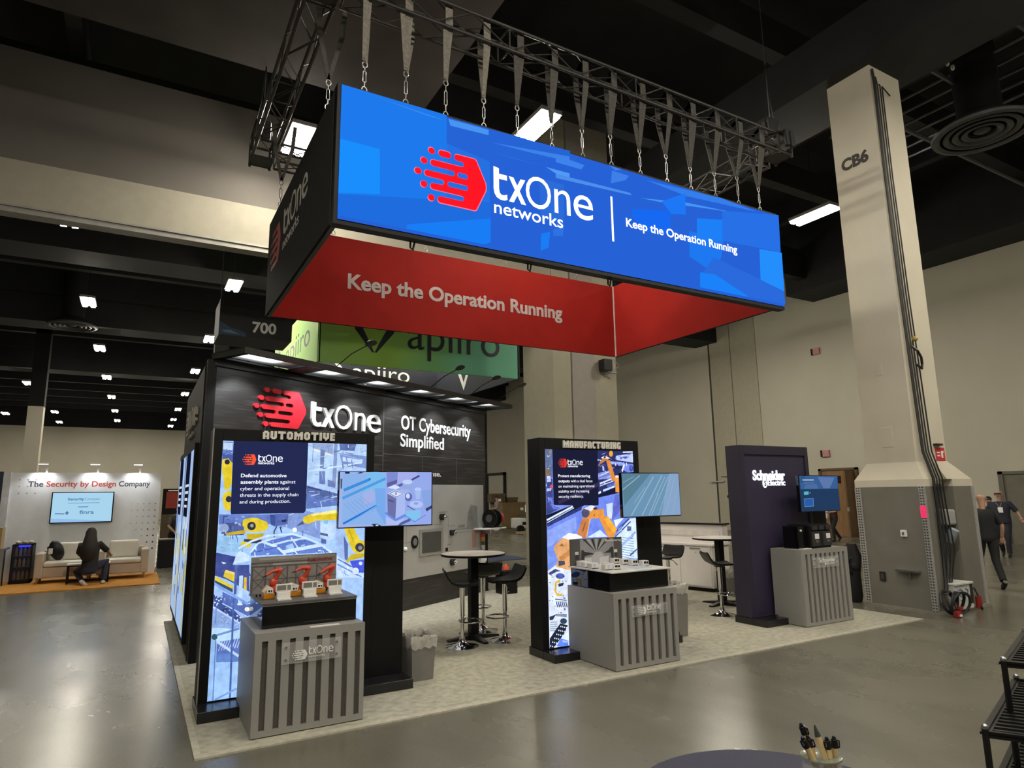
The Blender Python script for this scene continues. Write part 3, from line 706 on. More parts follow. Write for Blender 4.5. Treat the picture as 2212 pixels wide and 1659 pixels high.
(150, 130, 110, 4207, 1759, 4216, 1762, 4217, 1754, 4211, 1752),
(150, 130, 110, 4234, 1914, 4279, 1926, 4278, 1918, 4237, 1907),
(200, 210, 250, 4181, 1743, 4184, 1735, 4177, 1734, 4175, 1741),
(200, 210, 250, 4205, 2151, 4231, 2163, 4228, 2156, 4207, 2147),
(200, 210, 250, 4190, 1786, 4197, 1758, 4189, 1758, 4183, 1785),
(120, 130, 190, 4226, 2080, 4250, 2088, 4251, 2082, 4229, 2075),
(200, 210, 250, 4163, 1948, 4168, 1917, 4160, 1916, 4155, 1947),
(150, 130, 110, 4161, 1990, 4189, 2001, 4193, 1995, 4165, 1983),
(200, 210, 250, 4185, 2125, 4198, 2128, 4201, 2118, 4189, 2115),
(200, 210, 250, 4155, 1934, 4158, 1913, 4151, 1915, 4150, 1921, 4150, 1933),
(150, 130, 110, 4178, 1788, 4187, 1791, 4192, 1782, 4183, 1778),
(40, 45, 95, 4221, 1963, 4226, 1944, 4215, 1942, 4210, 1961),
(160, 185, 235, 5385, 1125, 5410, 1123, 5407, 1120, 5385, 1122),
(160, 185, 235, 5479, 1131, 5510, 1148, 5510, 1142, 5483, 1127),
(240, 248, 255, 5218, 1248, 5256, 1271, 5261, 1263, 5224, 1242),
(160, 185, 235, 5217, 1302, 5259, 1336, 5264, 1331, 5223, 1298),
(110, 135, 200, 5257, 1114, 5287, 1111, 5285, 1105, 5256, 1108),
(190, 210, 250, 5476, 1114, 5501, 1129, 5503, 1125, 5479, 1111),
(240, 248, 255, 5376, 1296, 5462, 1283, 5461, 1280, 5375, 1293),
(110, 135, 200, 5408, 1226, 5430, 1225, 5426, 1221, 5408, 1222),
(190, 210, 250, 5421, 1268, 5448, 1287, 5449, 1278, 5427, 1263),
(190, 210, 250, 5440, 1101, 5487, 1098, 5484, 1094, 5440, 1096),
(190, 210, 250, 5200, 1384, 5258, 1418, 5260, 1412, 5204, 1379),
(160, 185, 235, 5437, 1308, 5465, 1327, 5471, 1321, 5444, 1302),
(190, 210, 250, 5471, 1396, 5503, 1417, 5501, 1410, 5475, 1392),
(160, 185, 235, 5411, 1297, 5424, 1295, 5420, 1291, 5410, 1291),
(160, 185, 235, 5244, 1367, 5265, 1363, 5261, 1356, 5242, 1360),
(160, 185, 235, 5173, 1106, 5228, 1149, 5232, 1143, 5180, 1101),
(240, 248, 255, 5194, 1155, 5244, 1148, 5232, 1144, 5193, 1150),
(110, 135, 200, 5374, 1254, 5440, 1298, 5434, 1283, 5381, 1248),
(110, 135, 200, 5231, 1359, 5268, 1355, 5262, 1347, 5229, 1351),
(190, 210, 250, 5214, 1377, 5259, 1368, 5258, 1365, 5213, 1374),
(160, 185, 235, 5344, 1248, 5383, 1267, 5388, 1260, 5350, 1241),
(110, 135, 200, 5223, 1347, 5255, 1346, 5254, 1341, 5223, 1342),
(240, 248, 255, 5251, 1312, 5316, 1353, 5318, 1349, 5255, 1309),
(190, 210, 250, 5285, 1332, 5298, 1341, 5300, 1335, 5289, 1328),
(240, 248, 255, 5306, 1220, 5329, 1219, 5327, 1217, 5306, 1217),
(110, 135, 200, 5345, 1382, 5413, 1417, 5405, 1404, 5350, 1376),
(200, 125, 70, 4928, 2165, 4997, 2252, 5076, 2296, 5095, 2236, 5028, 2218, 4927, 2156),
(240, 170, 60, 5168, 2316, 5163, 2296, 5151, 2281, 5135, 2276, 5120, 2281, 5109, 2295, 5106, 2314, 5111, 2334, 5123, 2349, 5133, 2352, 5146, 2352, 5154, 2350, 5165, 2335),
(235, 235, 245, 4975, 2260, 5031, 2287, 5129, 2258, 5073, 2249),
(60, 50, 60, 5053, 2270, 5051, 2263, 5044, 2258, 5035, 2256, 5027, 2257, 5020, 2262, 5018, 2269, 5021, 2276, 5028, 2282, 5037, 2284, 5045, 2282, 5051, 2277),
(215, 135, 60, 5056, 2227, 5117, 2236, 5184, 2037, 5202, 1967, 5136, 1976, 5088, 2114),
(235, 150, 60, 5188, 2019, 5266, 2019, 5267, 1828, 5184, 1838),
(235, 235, 245, 5195, 2045, 5268, 2041, 5266, 2015, 5188, 2019),
(200, 125, 70, 4585, 1376, 4680, 1561, 4783, 1533, 4710, 1297, 4598, 1302),
(150, 90, 50, 4716, 1483, 4700, 1489, 4654, 1384, 4670, 1378),
(235, 190, 130, 4783, 1523, 4771, 1527, 4710, 1307, 4722, 1303),
(228, 148, 62, 4663, 1652, 4903, 1630, 4933, 1579, 4909, 1530, 4761, 1517, 4660, 1578),
(75, 80, 112, 4773, 1592, 4763, 1564, 4740, 1544, 4710, 1537, 4680, 1546, 4659, 1567, 4652, 1595, 4662, 1623, 4684, 1643, 4715, 1649, 4744, 1641, 4766, 1620),
(228, 228, 242, 4694, 1647, 4800, 1687, 4862, 1665, 4797, 1612),
(60, 45, 50, 4893, 1643, 4888, 1636, 4876, 1630, 4861, 1629, 4845, 1631, 4833, 1637, 4830, 1644, 4834, 1652, 4846, 1657, 4862, 1659, 4878, 1656, 4889, 1651),
(90, 60, 50, 4852, 1565, 4851, 1560, 4847, 1558, 4841, 1557, 4836, 1558, 4832, 1561, 4831, 1565, 4833, 1569, 4837, 1572, 4842, 1573, 4847, 1572, 4851, 1569),
(228, 148, 62, 4903, 1630, 4989, 1641, 4995, 1552, 5054, 1542, 5182, 1386, 5128, 1291, 5037, 1295, 4909, 1530),
(250, 176, 52, 4983, 1511, 5054, 1535, 5184, 1382, 5120, 1342),
(225, 165, 110, 4228, 1216, 4358, 1313, 4648, 1284, 4639, 1066, 4282, 1087),
(160, 110, 50, 4276, 1198, 4356, 1257, 4386, 1224, 4294, 1164),
(236, 240, 255, 4358, 1321, 4459, 1369, 4569, 1352, 4649, 1316, 4649, 1300, 4446, 1293),
(222, 232, 255, 4150, 1045, 5510, 959, 5510, 110, 4150, 110),
(120, 150, 240, 4150, 1231, 4240, 1227, 4286, 1085, 4274, 1020, 4152, 956),
(225, 165, 110, 4239, 1194, 4281, 1225, 4506, 1213, 4496, 940, 4404, 955, 4263, 997, 4296, 1076),
(200, 135, 75, 4307, 1092, 4464, 1182, 4461, 1108, 4336, 1057),
(75, 75, 90, 4301, 1060, 4387, 1054, 4396, 1013, 4304, 998),
(60, 70, 120, 4157, 931, 4253, 973, 4332, 943, 4272, 939, 4181, 905),
(70, 92, 175, 4383, 883, 4374, 867, 4351, 857, 4319, 855, 4288, 861, 4266, 875, 4258, 892, 4267, 907, 4290, 917, 4321, 920, 4353, 913, 4375, 900),
(50, 58, 92, 4211, 888, 4230, 885, 4228, 878, 4214, 881),
(50, 58, 92, 4193, 908, 4212, 904, 4209, 898, 4195, 900),
(50, 58, 92, 4357, 530, 4383, 525, 4380, 516, 4360, 520),
(50, 58, 92, 4202, 673, 4219, 670, 4217, 664, 4205, 666),
(50, 58, 92, 4198, 887, 4213, 884, 4212, 878, 4200, 881),
(50, 58, 92, 4358, 516, 4385, 511, 4382, 501, 4362, 505),
(50, 58, 92, 4343, 833, 4361, 830, 4359, 823, 4346, 826),
(50, 58, 92, 4289, 571, 4316, 565, 4313, 556, 4292, 560),
(50, 58, 92, 4361, 887, 4384, 882, 4382, 874, 4364, 877),
(50, 58, 92, 4309, 679, 4324, 676, 4322, 670, 4311, 672),
(50, 58, 92, 4262, 894, 4291, 888, 4288, 878, 4266, 882),
(50, 58, 92, 4353, 655, 4370, 651, 4368, 645, 4355, 647),
(50, 58, 92, 4357, 644, 4386, 639, 4382, 629, 4361, 633),
(50, 58, 92, 4348, 675, 4368, 671, 4366, 664, 4351, 667),
(50, 58, 92, 4293, 717, 4308, 714, 4306, 709, 4295, 711),
(50, 58, 92, 4220, 534, 4232, 532, 4231, 527, 4221, 529),
(50, 58, 92, 4160, 633, 4177, 629, 4175, 623, 4163, 626),
(50, 58, 92, 4276, 700, 4294, 696, 4292, 689, 4278, 692),
(50, 58, 92, 4389, 829, 4409, 825, 4407, 818, 4392, 821),
(50, 58, 92, 4196, 626, 4213, 623, 4211, 617, 4199, 619),
(50, 58, 92, 4230, 567, 4247, 563, 4245, 557, 4232, 560),
(50, 58, 92, 4277, 484, 4290, 481, 4289, 476, 4278, 478),
(50, 58, 92, 4165, 831, 4191, 826, 4188, 817, 4169, 820),
(50, 58, 92, 4299, 814, 4317, 811, 4314, 804, 4301, 807),
(50, 58, 92, 4195, 711, 4208, 709, 4206, 704, 4197, 706),
(50, 58, 92, 4302, 489, 4331, 483, 4327, 473, 4306, 477),
(60, 70, 110, 4242, 644, 4402, 614, 4402, 606, 4242, 632),
(60, 72, 110, 4262, 613, 4250, 609, 4268, 543, 4280, 547),
(60, 72, 110, 4288, 610, 4276, 606, 4294, 541, 4306, 545),
(60, 72, 110, 4314, 608, 4302, 604, 4320, 538, 4332, 542),
(60, 72, 110, 4340, 606, 4328, 602, 4346, 536, 4358, 540),
(60, 72, 110, 4366, 603, 4354, 599, 4372, 533, 4384, 537),
(60, 72, 110, 4393, 601, 4381, 597, 4399, 531, 4411, 535),
(225, 180, 50, 4323, 829, 4314, 852, 4249, 829, 4258, 806),
(225, 180, 50, 4271, 823, 4246, 825, 4235, 719, 4260, 717),
(225, 180, 50, 4256, 733, 4235, 721, 4267, 669, 4288, 681),
(225, 180, 50, 4271, 691, 4270, 667, 4343, 665, 4344, 689),
(45, 50, 80, 4287, 801, 4369, 811, 4357, 779, 4296, 768),
(130, 140, 165, 4237, 477, 4397, 461, 4396, 422, 4246, 452),
(45, 55, 75, 4158, 453, 4247, 468, 4206, 417, 4161, 414),
(50, 65, 85, 4397, 381, 4390, 366, 4372, 356, 4348, 355, 4324, 362, 4307, 375, 4301, 391, 4308, 407, 4326, 416, 4350, 418, 4374, 411, 4391, 398),
(150, 170, 185, 4166, 396, 4166, 384, 4264, 381, 4264, 393),
(150, 170, 185, 4165, 374, 4165, 362, 4263, 358, 4263, 370),
(150, 170, 185, 4164, 352, 4164, 340, 4263, 334, 4263, 346),
(150, 170, 185, 4164, 329, 4164, 319, 4262, 312, 4262, 322),
(150, 170, 185, 4164, 307, 4162, 297, 4260, 288, 4262, 298),
(32, 38, 58, 4156, 219, 4303, 367, 4408, 333, 4349, 244, 4206, 112, 4194, 110, 4152, 110),
(230, 238, 255, 4299, 332, 4314, 343, 4317, 327, 4307, 324),
(230, 238, 255, 4325, 325, 4339, 336, 4343, 320, 4333, 316),
(230, 238, 255, 4351, 317, 4365, 328, 4369, 312, 4359, 308),
(230, 238, 255, 4377, 310, 4391, 321, 4395, 305, 4384, 301),
(230, 238, 255, 4270, 293, 4284, 304, 4288, 288, 4278, 284),
(230, 238, 255, 4296, 285, 4310, 296, 4314, 280, 4303, 277),
(230, 238, 255, 4321, 278, 4336, 289, 4339, 273, 4329, 269),
(230, 238, 255, 4347, 270, 4362, 281, 4365, 265, 4355, 261),
(230, 238, 255, 4241, 254, 4255, 265, 4259, 248, 4249, 245),
(230, 238, 255, 4267, 246, 4281, 257, 4284, 241, 4274, 237),
(230, 238, 255, 4292, 238, 4307, 249, 4310, 233, 4300, 230),
(230, 238, 255, 4318, 231, 4332, 242, 4336, 226, 4326, 222),
(230, 238, 255, 4212, 215, 4227, 225, 4230, 209, 4220, 206),
(230, 238, 255, 4238, 207, 4252, 218, 4255, 202, 4245, 198),
(230, 238, 255, 4263, 199, 4277, 210, 4281, 194, 4271, 191),
(230, 238, 255, 4289, 192, 4303, 203, 4306, 186, 4296, 183),
(230, 238, 255, 4184, 176, 4198, 187, 4201, 171, 4191, 167),
(230, 238, 255, 4209, 168, 4223, 179, 4227, 163, 4217, 159),
(230, 238, 255, 4234, 160, 4248, 171, 4252, 155, 4242, 152),
(230, 238, 255, 4260, 153, 4274, 164, 4277, 148, 4267, 144),
(230, 238, 255, 4155, 137, 4169, 148, 4173, 132, 4163, 129),
(230, 238, 255, 4180, 130, 4194, 140, 4198, 124, 4188, 121),
(230, 238, 255, 4206, 122, 4220, 133, 4223, 117, 4213, 113),
(230, 238, 255, 4231, 114, 4245, 125, 4249, 110, 4235, 110),
(90, 130, 240, 4246, 126, 4303, 206, 4407, 166, 4405, 110, 4311, 110),
(160, 190, 255, 4327, 183, 4402, 163, 4401, 143, 4326, 160),
(26, 28, 52, 4925, 2352, 4911, 1697, 4905, 1680, 4262, 1698, 4252, 1706, 4251, 2352),
(52, 45, 80, 4315, 1746, 4329, 1704, 4926, 1913, 4912, 1955)],
'C1':[(140, 180, 235, -441, 2046, -15, 2047, -10, 1552, -436, 1572),
(125, 190, 240, -207, 2044, -156, 2062, -85, 2062, -61, 2047, -22, 2045, -19, 1909, -117, 1905, -230, 1846),
(165, 178, 232, -249, 1847, -155, 1896, -121, 1854, -124, 1781, -228, 1746),
(120, 170, 235, -126, 1905, -17, 1904, -10, 1552, -102, 1688),
(130, 160, 225, -417, 1761, -421, 1757, -302, 1646, -298, 1650),
(130, 160, 225, -385, 1774, -389, 1770, -261, 1654, -257, 1658),
(130, 160, 225, -353, 1787, -357, 1783, -218, 1662, -214, 1666),
(130, 160, 225, -321, 1800, -325, 1796, -176, 1670, -172, 1674),
(130, 160, 225, -289, 1813, -293, 1809, -133, 1678, -129, 1682),
(130, 160, 225, -257, 1826, -259, 1822, -89, 1686, -87, 1690),
(62, 142, 222, -433, 1902, -423, 1876, -172, 1978, -182, 2004),
(85, 155, 225, -444, 1825, -434, 1801, -14, 1986, -24, 2010),
(42, 120, 215, -431, 1585, -423, 1567, -100, 1730, -108, 1748),
(110, 180, 240, -370, 1586, -366, 1580, -30, 1776, -34, 1782),
(50, 110, 190, -167, 1993, -169, 1988, -173, 1984, -179, 1982, -184, 1984, -189, 1988, -190, 1994, -189, 1999, -185, 2003, -179, 2005, -173, 2003, -169, 1999),
(35, 40, 60, -377, 2062, -376, 2045, -421, 2045, -421, 2062),
(55, 60, 90, -311, 2049, -270, 2062, -233, 2062, -273, 2047),
(70, 90, 110, -463, 1998, -445, 1998, -446, 1899, -460, 1908),
(150, 170, 235, 470, 2062, 470, 1542, 217, 1542, -8, 1550, -14, 2062),
(128, 140, 210, 107, 2062, 103, 1984, -3, 1956, -8, 2062),
(95, 95, 160, -3, 1956, 103, 1989, 99, 1951, -1, 1914),
(165, 175, 235, 294, 2062, 322, 2041, 240, 1988, 104, 1937, 107, 2062),
(70, 70, 120, 251, 1994, 259, 1978, 341, 2019, 333, 2035),
(58, 62, 108, 404, 1696, 418, 1670, 470, 1699, 470, 1733),
(135, 165, 225, 360, 1877, 470, 1890, 470, 1728, 398, 1695),
(95, 95, 160, 104, 1937, 159, 1955, 159, 1931, 129, 1917),
(160, 180, 235, 236, 1860, 228, 1838, 206, 1823, 176, 1818, 146, 1824, 123, 1840, 115, 1861, 123, 1882, 145, 1897, 175, 1903, 205, 1897, 228, 1881),
(150, 170, 225, 158, 1962, 261, 1962, 261, 1893, 160, 1894),
(190, 210, 250, 263, 1964, 256, 1952, 237, 1944, 210, 1941, 183, 1944, 164, 1953, 156, 1965, 163, 1977, 183, 1985, 209, 1988, 236, 1985, 256, 1976),
(100, 110, 180, 263, 1817, 258, 1796, 243, 1781, 222, 1775, 201, 1781, 186, 1797, 180, 1818, 185, 1838, 200, 1853, 221, 1859, 242, 1853, 258, 1838),
(205, 222, 255, 237, 1826, 234, 1813, 227, 1804, 217, 1801, 207, 1804, 199, 1814, 196, 1827, 199, 1840, 206, 1849, 216, 1853, 226, 1849, 234, 1839),
(165, 190, 240, 287, 1893, 357, 1892, 345, 1796, 304, 1792),
(180, 205, 248, 359, 1893, 354, 1884, 340, 1878, 322, 1876, 303, 1878, 290, 1885, 284, 1893, 289, 1902, 303, 1908, 321, 1910, 340, 1908, 354, 1902),
(178, 198, 246, 377, 1741, 368, 1722, 341, 1709, 305, 1705, 268, 1711, 242, 1725, 232, 1744, 241, 1762, 267, 1775, 304, 1779, 340, 1774, 367, 1760),
(140, 165, 225, 330, 1751, 326, 1745, 317, 1740, 304, 1738, 291, 1740, 282, 1745, 278, 1752, 282, 1759, 291, 1763, 304, 1765, 317, 1763, 326, 1758),
(95, 110, 175, 211, 1737, 205, 1727, 292, 1678, 298, 1688),
(130, 195, 240, 198, 1681, 346, 1687, 354, 1620, 291, 1575, 199, 1620),
(90, 130, 215, 195, 1638, 191, 1632, 290, 1568, 294, 1574),
(90, 130, 215, 288, 1574, 291, 1568, 409, 1633, 406, 1639),
(78, 98, 158, 115, 1558, 122, 1542, 145, 1542, 250, 1583, 240, 1607),
(100, 140, 230, -6, 1678, -19, 1661, 87, 1584, 100, 1601),
(100, 140, 230, 82, 1603, 90, 1584, 202, 1631, 194, 1650),
(175, 190, 240, -7, 1635, 90, 1581, 204, 1615, 115, 1546, -5, 1550),
(108, 114, 165, 2, 1853, 96, 1805, 89, 1607, 10, 1658),
(168, 188, 242, 96, 1805, 187, 1841, 189, 1658, 89, 1607),
(190, 205, 246, 2, 1853, 85, 1892, 187, 1846, 96, 1805),
(90, 100, 160, 23, 1853, 85, 1881, 167, 1849, 96, 1813),
(216, 226, 250, 33, 1852, 85, 1875, 158, 1849, 96, 1820),
(120, 125, 180, 97, 1866, 83, 1866, 84, 1838, 98, 1838),
(80, 88, 140, 12, 1801, 69, 1782, 69, 1763, 12, 1783),
(215, 228, 252, 8, 1909, 74, 1937, 132, 1913, 90, 1892),
(35, 40, 60, -152, 1564, -100, 1567, -46, 1542, -125, 1542),
(190, 205, 245, -109, 1560, -80, 1555, -85, 1544, -109, 1544)],
'C2':[(100, 142, 165, -470, 2059, -6, 2060, -444, 1674),
(150, 182, 222, 301, 2061, 459, 2062, 457, 1542, 137, 1542),
(164, 198, 222, -179, 2027, -185, 2037, -460, 1871, -454, 1861),
(164, 198, 222, 47, 2017, 35, 2027, -350, 1558, -338, 1548),
(164, 198, 222, -102, 1888, -108, 1894, -290, 1710, -284, 1704),
(164, 198, 222, 189, 2037, 177, 2047, -182, 1554, -170, 1544),
(164, 198, 222, 108, 1811, 98, 1817, -70, 1549, -60, 1543),
(164, 198, 222, 290, 2020, 280, 2026, -33, 1548, -23, 1542),
(164, 198, 222, 237, 2020, 229, 2026, 72, 1798, 80, 1792),
(164, 198, 222, 341, 2021, 333, 2025, 80, 1543, 82, 1542, 90, 1542),
(164, 198, 222, 392, 2001, 384, 2005, 195, 1542, 204, 1542),
(164, 198, 222, 418, 1848, 412, 1850, 325, 1542, 331, 1542),
(164, 198, 222, -279, 2019, -281, 2025, -453, 1951, -451, 1945)],
'C3':[(72, 118, 182, 462, 2035, 462, 2026, 441, 1842, -434, 1842, -434, 2035),
(115, 148, 208, -22, 2021, 390, 2012, 245, 1852, 98, 1853),
(95, 135, 198, -323, 1905, -65, 1921, -19, 1847, -359, 1846),
(60, 105, 165, -306, 2035, -344, 1949, -430, 1932, -402, 2035),
(225, 240, 255, -374, 1983, -374, 1969, -114, 1969, -114, 1983),
(150, 185, 225, -347, 1931, -347, 1925, -107, 1928, -107, 1934),
(110, 220, 250, -364, 1807, -258, 1810, -262, 1762, -368, 1759),
(130, 200, 230, -213, 1788, -215, 1783, -221, 1780, -228, 1779, -235, 1780, -240, 1784, -241, 1788, -239, 1793, -233, 1796, -226, 1797, -219, 1796, -214, 1792),
(110, 160, 225, -378, 1707, -159, 1710, -165, 1591, -382, 1585),
(55, 115, 205, -363, 1698, -175, 1702, -181, 1602, -367, 1595)],
'D':[(30, 122, 236, 1612, 6253, 2854, 6260, 2855, 5907, 3423, 5812, 3413, 4779, 2802, 4740, 1612, 4740),
(25, 142, 252, 1612, 5610, 2051, 5608, 2062, 5079, 1612, 4990),
(30, 108, 222, 1612, 4976, 2601, 5145, 3432, 5293, 3430, 5076, 2378, 4793, 2372, 4740, 1612, 4740),
(25, 125, 246, 2390, 4796, 3430, 5083, 3427, 4781, 3344, 4740, 2383, 4740),
(38, 112, 226, 2861, 5895, 3416, 5817, 3411, 5301, 2863, 5218),
(38, 100, 214, 2861, 6235, 4628, 6276, 4624, 6184, 3416, 5817, 2861, 5895),
(62, 142, 242, 1960, 6222, 2833, 6185, 2632, 6180),
(72, 148, 242, 2874, 6218, 3413, 6230, 3412, 6159, 2902, 6137),
(64, 134, 232, 3410, 5948, 4237, 5950, 3828, 5946),
(60, 130, 232, 3455, 6073, 4613, 6196, 4610, 6120, 3986, 6089),
(26, 125, 245, 4141, 5028, 4276, 5083, 4246, 4866, 4127, 4802),
(46, 115, 226, 4325, 5121, 4490, 5197, 4469, 5064, 4323, 5035),
(44, 108, 218, 4137, 5780, 4509, 5768, 4490, 5197, 4139, 5266),
(80, 155, 245, 4237, 5950, 4604, 5954, 4602, 5894, 4430, 5882),
(62, 132, 236, 4393, 6162, 4849, 6131, 4794, 6056, 4390, 6057),
(78, 142, 236, 4385, 5894, 5616, 5916, 5651, 5885, 4383, 5835),
(62, 127, 232, 5314, 6172, 5611, 6167, 5550, 6089, 5286, 5978),
(70, 150, 246, 5804, 5881, 6659, 6009, 7617, 6066, 6827, 5979, 6198, 5906),
(52, 127, 236, 5920, 6179, 7427, 6250, 8231, 6198, 6689, 6115),
(22, 105, 240, 5640, 5687, 6353, 5810, 6326, 5451, 5888, 5396, 5632, 5561),
(30, 120, 246, 6199, 5922, 6671, 6152, 6654, 5818, 6370, 5765),
(40, 112, 230, 7430, 6043, 8744, 6253, 8714, 5612, 7382, 5556),
(30, 120, 240, 6707, 5574, 7405, 5560, 7332, 5279, 7130, 5013, 6674, 5179),
(30, 128, 247, 6876, 5807, 7415, 5894, 7382, 5556, 6846, 5454),
(42, 106, 220, 7174, 5251, 8708, 4971, 8720, 4740, 7718, 4740, 6862, 4905),
(28, 130, 250, 6867, 4970, 7171, 4987, 7873, 4745, 7780, 4740, 6864, 4740, 6847, 4742),
(36, 142, 252, 8207, 5573, 8739, 5607, 8719, 4955, 8172, 5063),
(60, 130, 240, 5262, 6237, 5483, 6230, 5370, 6186)],
}
# ================================================================ THE SETTING
def floor_mat():
    m = mat('polished_concrete', (0.15, 0.143, 0.115), .26, var=0, spec=.5)
    nt = m.node_tree; b = nt.nodes['Principled BSDF']
    tc = nt.nodes.new('ShaderNodeTexCoord'); ns = []
    for sc_, de, st_ in ((.35, 3, (1, 1, 1)), (1.6, 5, (1, .45, 1)), (55, 2, (1, 1, 1))):
        mp = nt.nodes.new('ShaderNodeMapping'); mp.inputs['Scale'].default_value = st_; mp.inputs['Rotation'].default_value = (0, 0, .6); nt.links.new(tc.outputs['Object'], mp.inputs[0])
        n = nt.nodes.new('ShaderNodeTexNoise'); n.inputs['Scale'].default_value = sc_; n.inputs['Detail'].default_value = de; n.inputs['Roughness'].default_value = .5; nt.links.new(mp.outputs[0], n.inputs['Vector']); ns.append(n)
    mx = nt.nodes.new('ShaderNodeMix'); mx.data_type = 'FLOAT'; mx.inputs[0].default_value = .5; nt.links.new(ns[0].outputs['Fac'], mx.inputs[2]); nt.links.new(ns[1].outputs['Fac'], mx.inputs[3])
    m2 = nt.nodes.new('ShaderNodeMix'); m2.data_type = 'FLOAT'; m2.inputs[0].default_value = .2; nt.links.new(mx.outputs[0], m2.inputs[2]); nt.links.new(ns[2].outputs['Fac'], m2.inputs[3])
    r = nt.nodes.new('ShaderNodeValToRGB'); r.color_ramp.elements[0].position = .30; r.color_ramp.elements[1].position = .70
    r.color_ramp.elements[0].color = (.092, .088, .067, 1); r.color_ramp.elements[1].color = (.172, .162, .124, 1); nt.links.new(m2.outputs[0], r.inputs[0]); nt.links.new(r.outputs[0], b.inputs['Base Color'])
    q = nt.nodes.new('ShaderNodeMapRange'); q.inputs[1].default_value = .3; q.inputs[2].default_value = .7; q.inputs[3].default_value = .22; q.inputs[4].default_value = .32
    nt.links.new(mx.outputs[0], q.inputs[0]); nt.links.new(q.outputs[0], b.inputs['Roughness'])
    return m
struct(MB().box(-30, 25, -20, 74, -.2, 0).build('floor', floor_mat()))
struct(MB().box(-30, 25.3, -20, 74.3, 12.5, 12.7).build('ceiling', M_ceil))
struct(MB().box(25, 25.3, -20, 74.3, 0, 12.5).build('wall_right', M_beige))
struct(MB().box(-30, 25, 74, 74.3, 0, 8.82).build('wall_back', M_beige))
struct(MB().box(-30, 25, 74, 74.3, 8.82, 12.5).build('trim_1', M_ceil))
struct(MB().box(-30.3, -30, -20, 74.3, 0, 12.5).build('wall_left', M_beige))
struct(MB().box(-30.3, 25.3, -20.3, -20, 0, 12.5).build('wall_front', M_beige))
# the folding-wall header that crosses the hall
M_hdr2 = mat('dark_grey_paint', (0.15, 0.137, 0.122), .85, var=.08, scale=.8)  # upper header band has its own darker grey-brown paint
M_alu = mat('aluminium_track', (0.33, 0.32, 0.29), .5, .3, var=.1)
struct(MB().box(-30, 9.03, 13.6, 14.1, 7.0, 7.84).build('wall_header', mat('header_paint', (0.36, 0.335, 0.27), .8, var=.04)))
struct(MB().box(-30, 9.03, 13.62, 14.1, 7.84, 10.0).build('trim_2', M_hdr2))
trk = MB().box(-30, 9.03, 13.57, 14.12, 6.96, 7.0); trk.box(-30, 9.03, 13.6, 13.68, 6.86, 6.96); trk.box(-30, 9.03, 13.72, 14.0, 6.90, 6.96)
struct(trk.build('trim_3', M_alu))
# column that takes the end of the header
M_violet = mat('mauve_grey_paint', (0.37, 0.335, 0.30), .8, var=.04)
struct(MB().box(9.05, 9.6, 13.6, 15.1, 0, 12.5).box(10.37, 11.1, 13.6, 15.1, 0, 12.5).box(9.58, 10.4, 13.75, 15.1, 0, 12.5).build('column_1', mat('olive_wall_paint', (0.42, 0.39, 0.30), .8, var=.04)))
struct(MB().box(9.635, 10.36, 13.57, 13.78, 0, 12.5).build('trim_4', M_violet))
sp = thing('wall_speaker', 'small dark box speaker with bracket high on the three-toned column', 'speaker', (10.75, 13.55, 5.15))
MB().box(10.47, 10.75, 13.3, 13.55, 5.05, 5.35).build('cabinet', M_blackmetal, sp, .01)
MB().tube([(10.8, 13.59, 5.1), (10.8, 13.4, 5.05), (11.0, 13.35, 5.2), (10.95, 13.5, 5.4)], .015).tube([(10.55, 13.59, 5.02), (11.0, 13.45, 5.02)], .02).build('bracket', M_steel, sp)
# ceiling steelwork, all painted black
n_tr = 5
def trim(mb, m=M_ceil):
    global n_tr
    o = struct(mb.build('trim_%d' % n_tr, m)); n_tr += 1; return o
M_beam = mat('black_beam_paint', (0.008, 0.008, 0.009), .7, var=.3, scale=2)
trim(MB().box(10.15, 11.6, -20, 13.5, 9.05, 10.0), M_beam)
trim(MB().box(-12, 4.2, 7.0, 10.74, 9.05, 10.2), mat('brown_grey_duct', (0.045, 0.04, 0.036), .75, var=.25, scale=1.2))
mb = MB()
for yy in range(-4, 13, 4): mb.box(-30, 25, yy, yy + .35, 11.2, 12.0)
for yy in range(16, 74, 4): mb.box(-30, 25, yy, yy + .35, 10.4, 11.6)
trim(mb, M_beam)
mb = MB()
for xx in (-26, -20, -14, -8, -2, 4, 15.5, 20): mb.box(xx, xx + .3, -20, 74, 11.6, 12.3)
trim(mb, M_beam)
for yy, zz in ((22.5, 9.3), (32.5, 9.3), (44.5, 9.3)): trim(MB().box(-30, 25, yy, yy + 1.5, zz, zz + 1.6), M_beam)
mb = MB()
for i in range(9): mb.tube([(12.9 + i * .55, -2, 10.6), (12.9 + i * .55, 9, 10.6)], .035, 6)
for i in range(4): mb.tube([(11.8, 3.0 + i * 1.5, 10.2), (24, 3.0 + i * 1.5, 10.2)], .05, 6)
trim(mb, mat('dark_pipe_steel', (.10, .10, .105), .35, .6))
trim(MB().box(23.2, 25, -20, 17.0, 9.92, 12.5), M_beam)
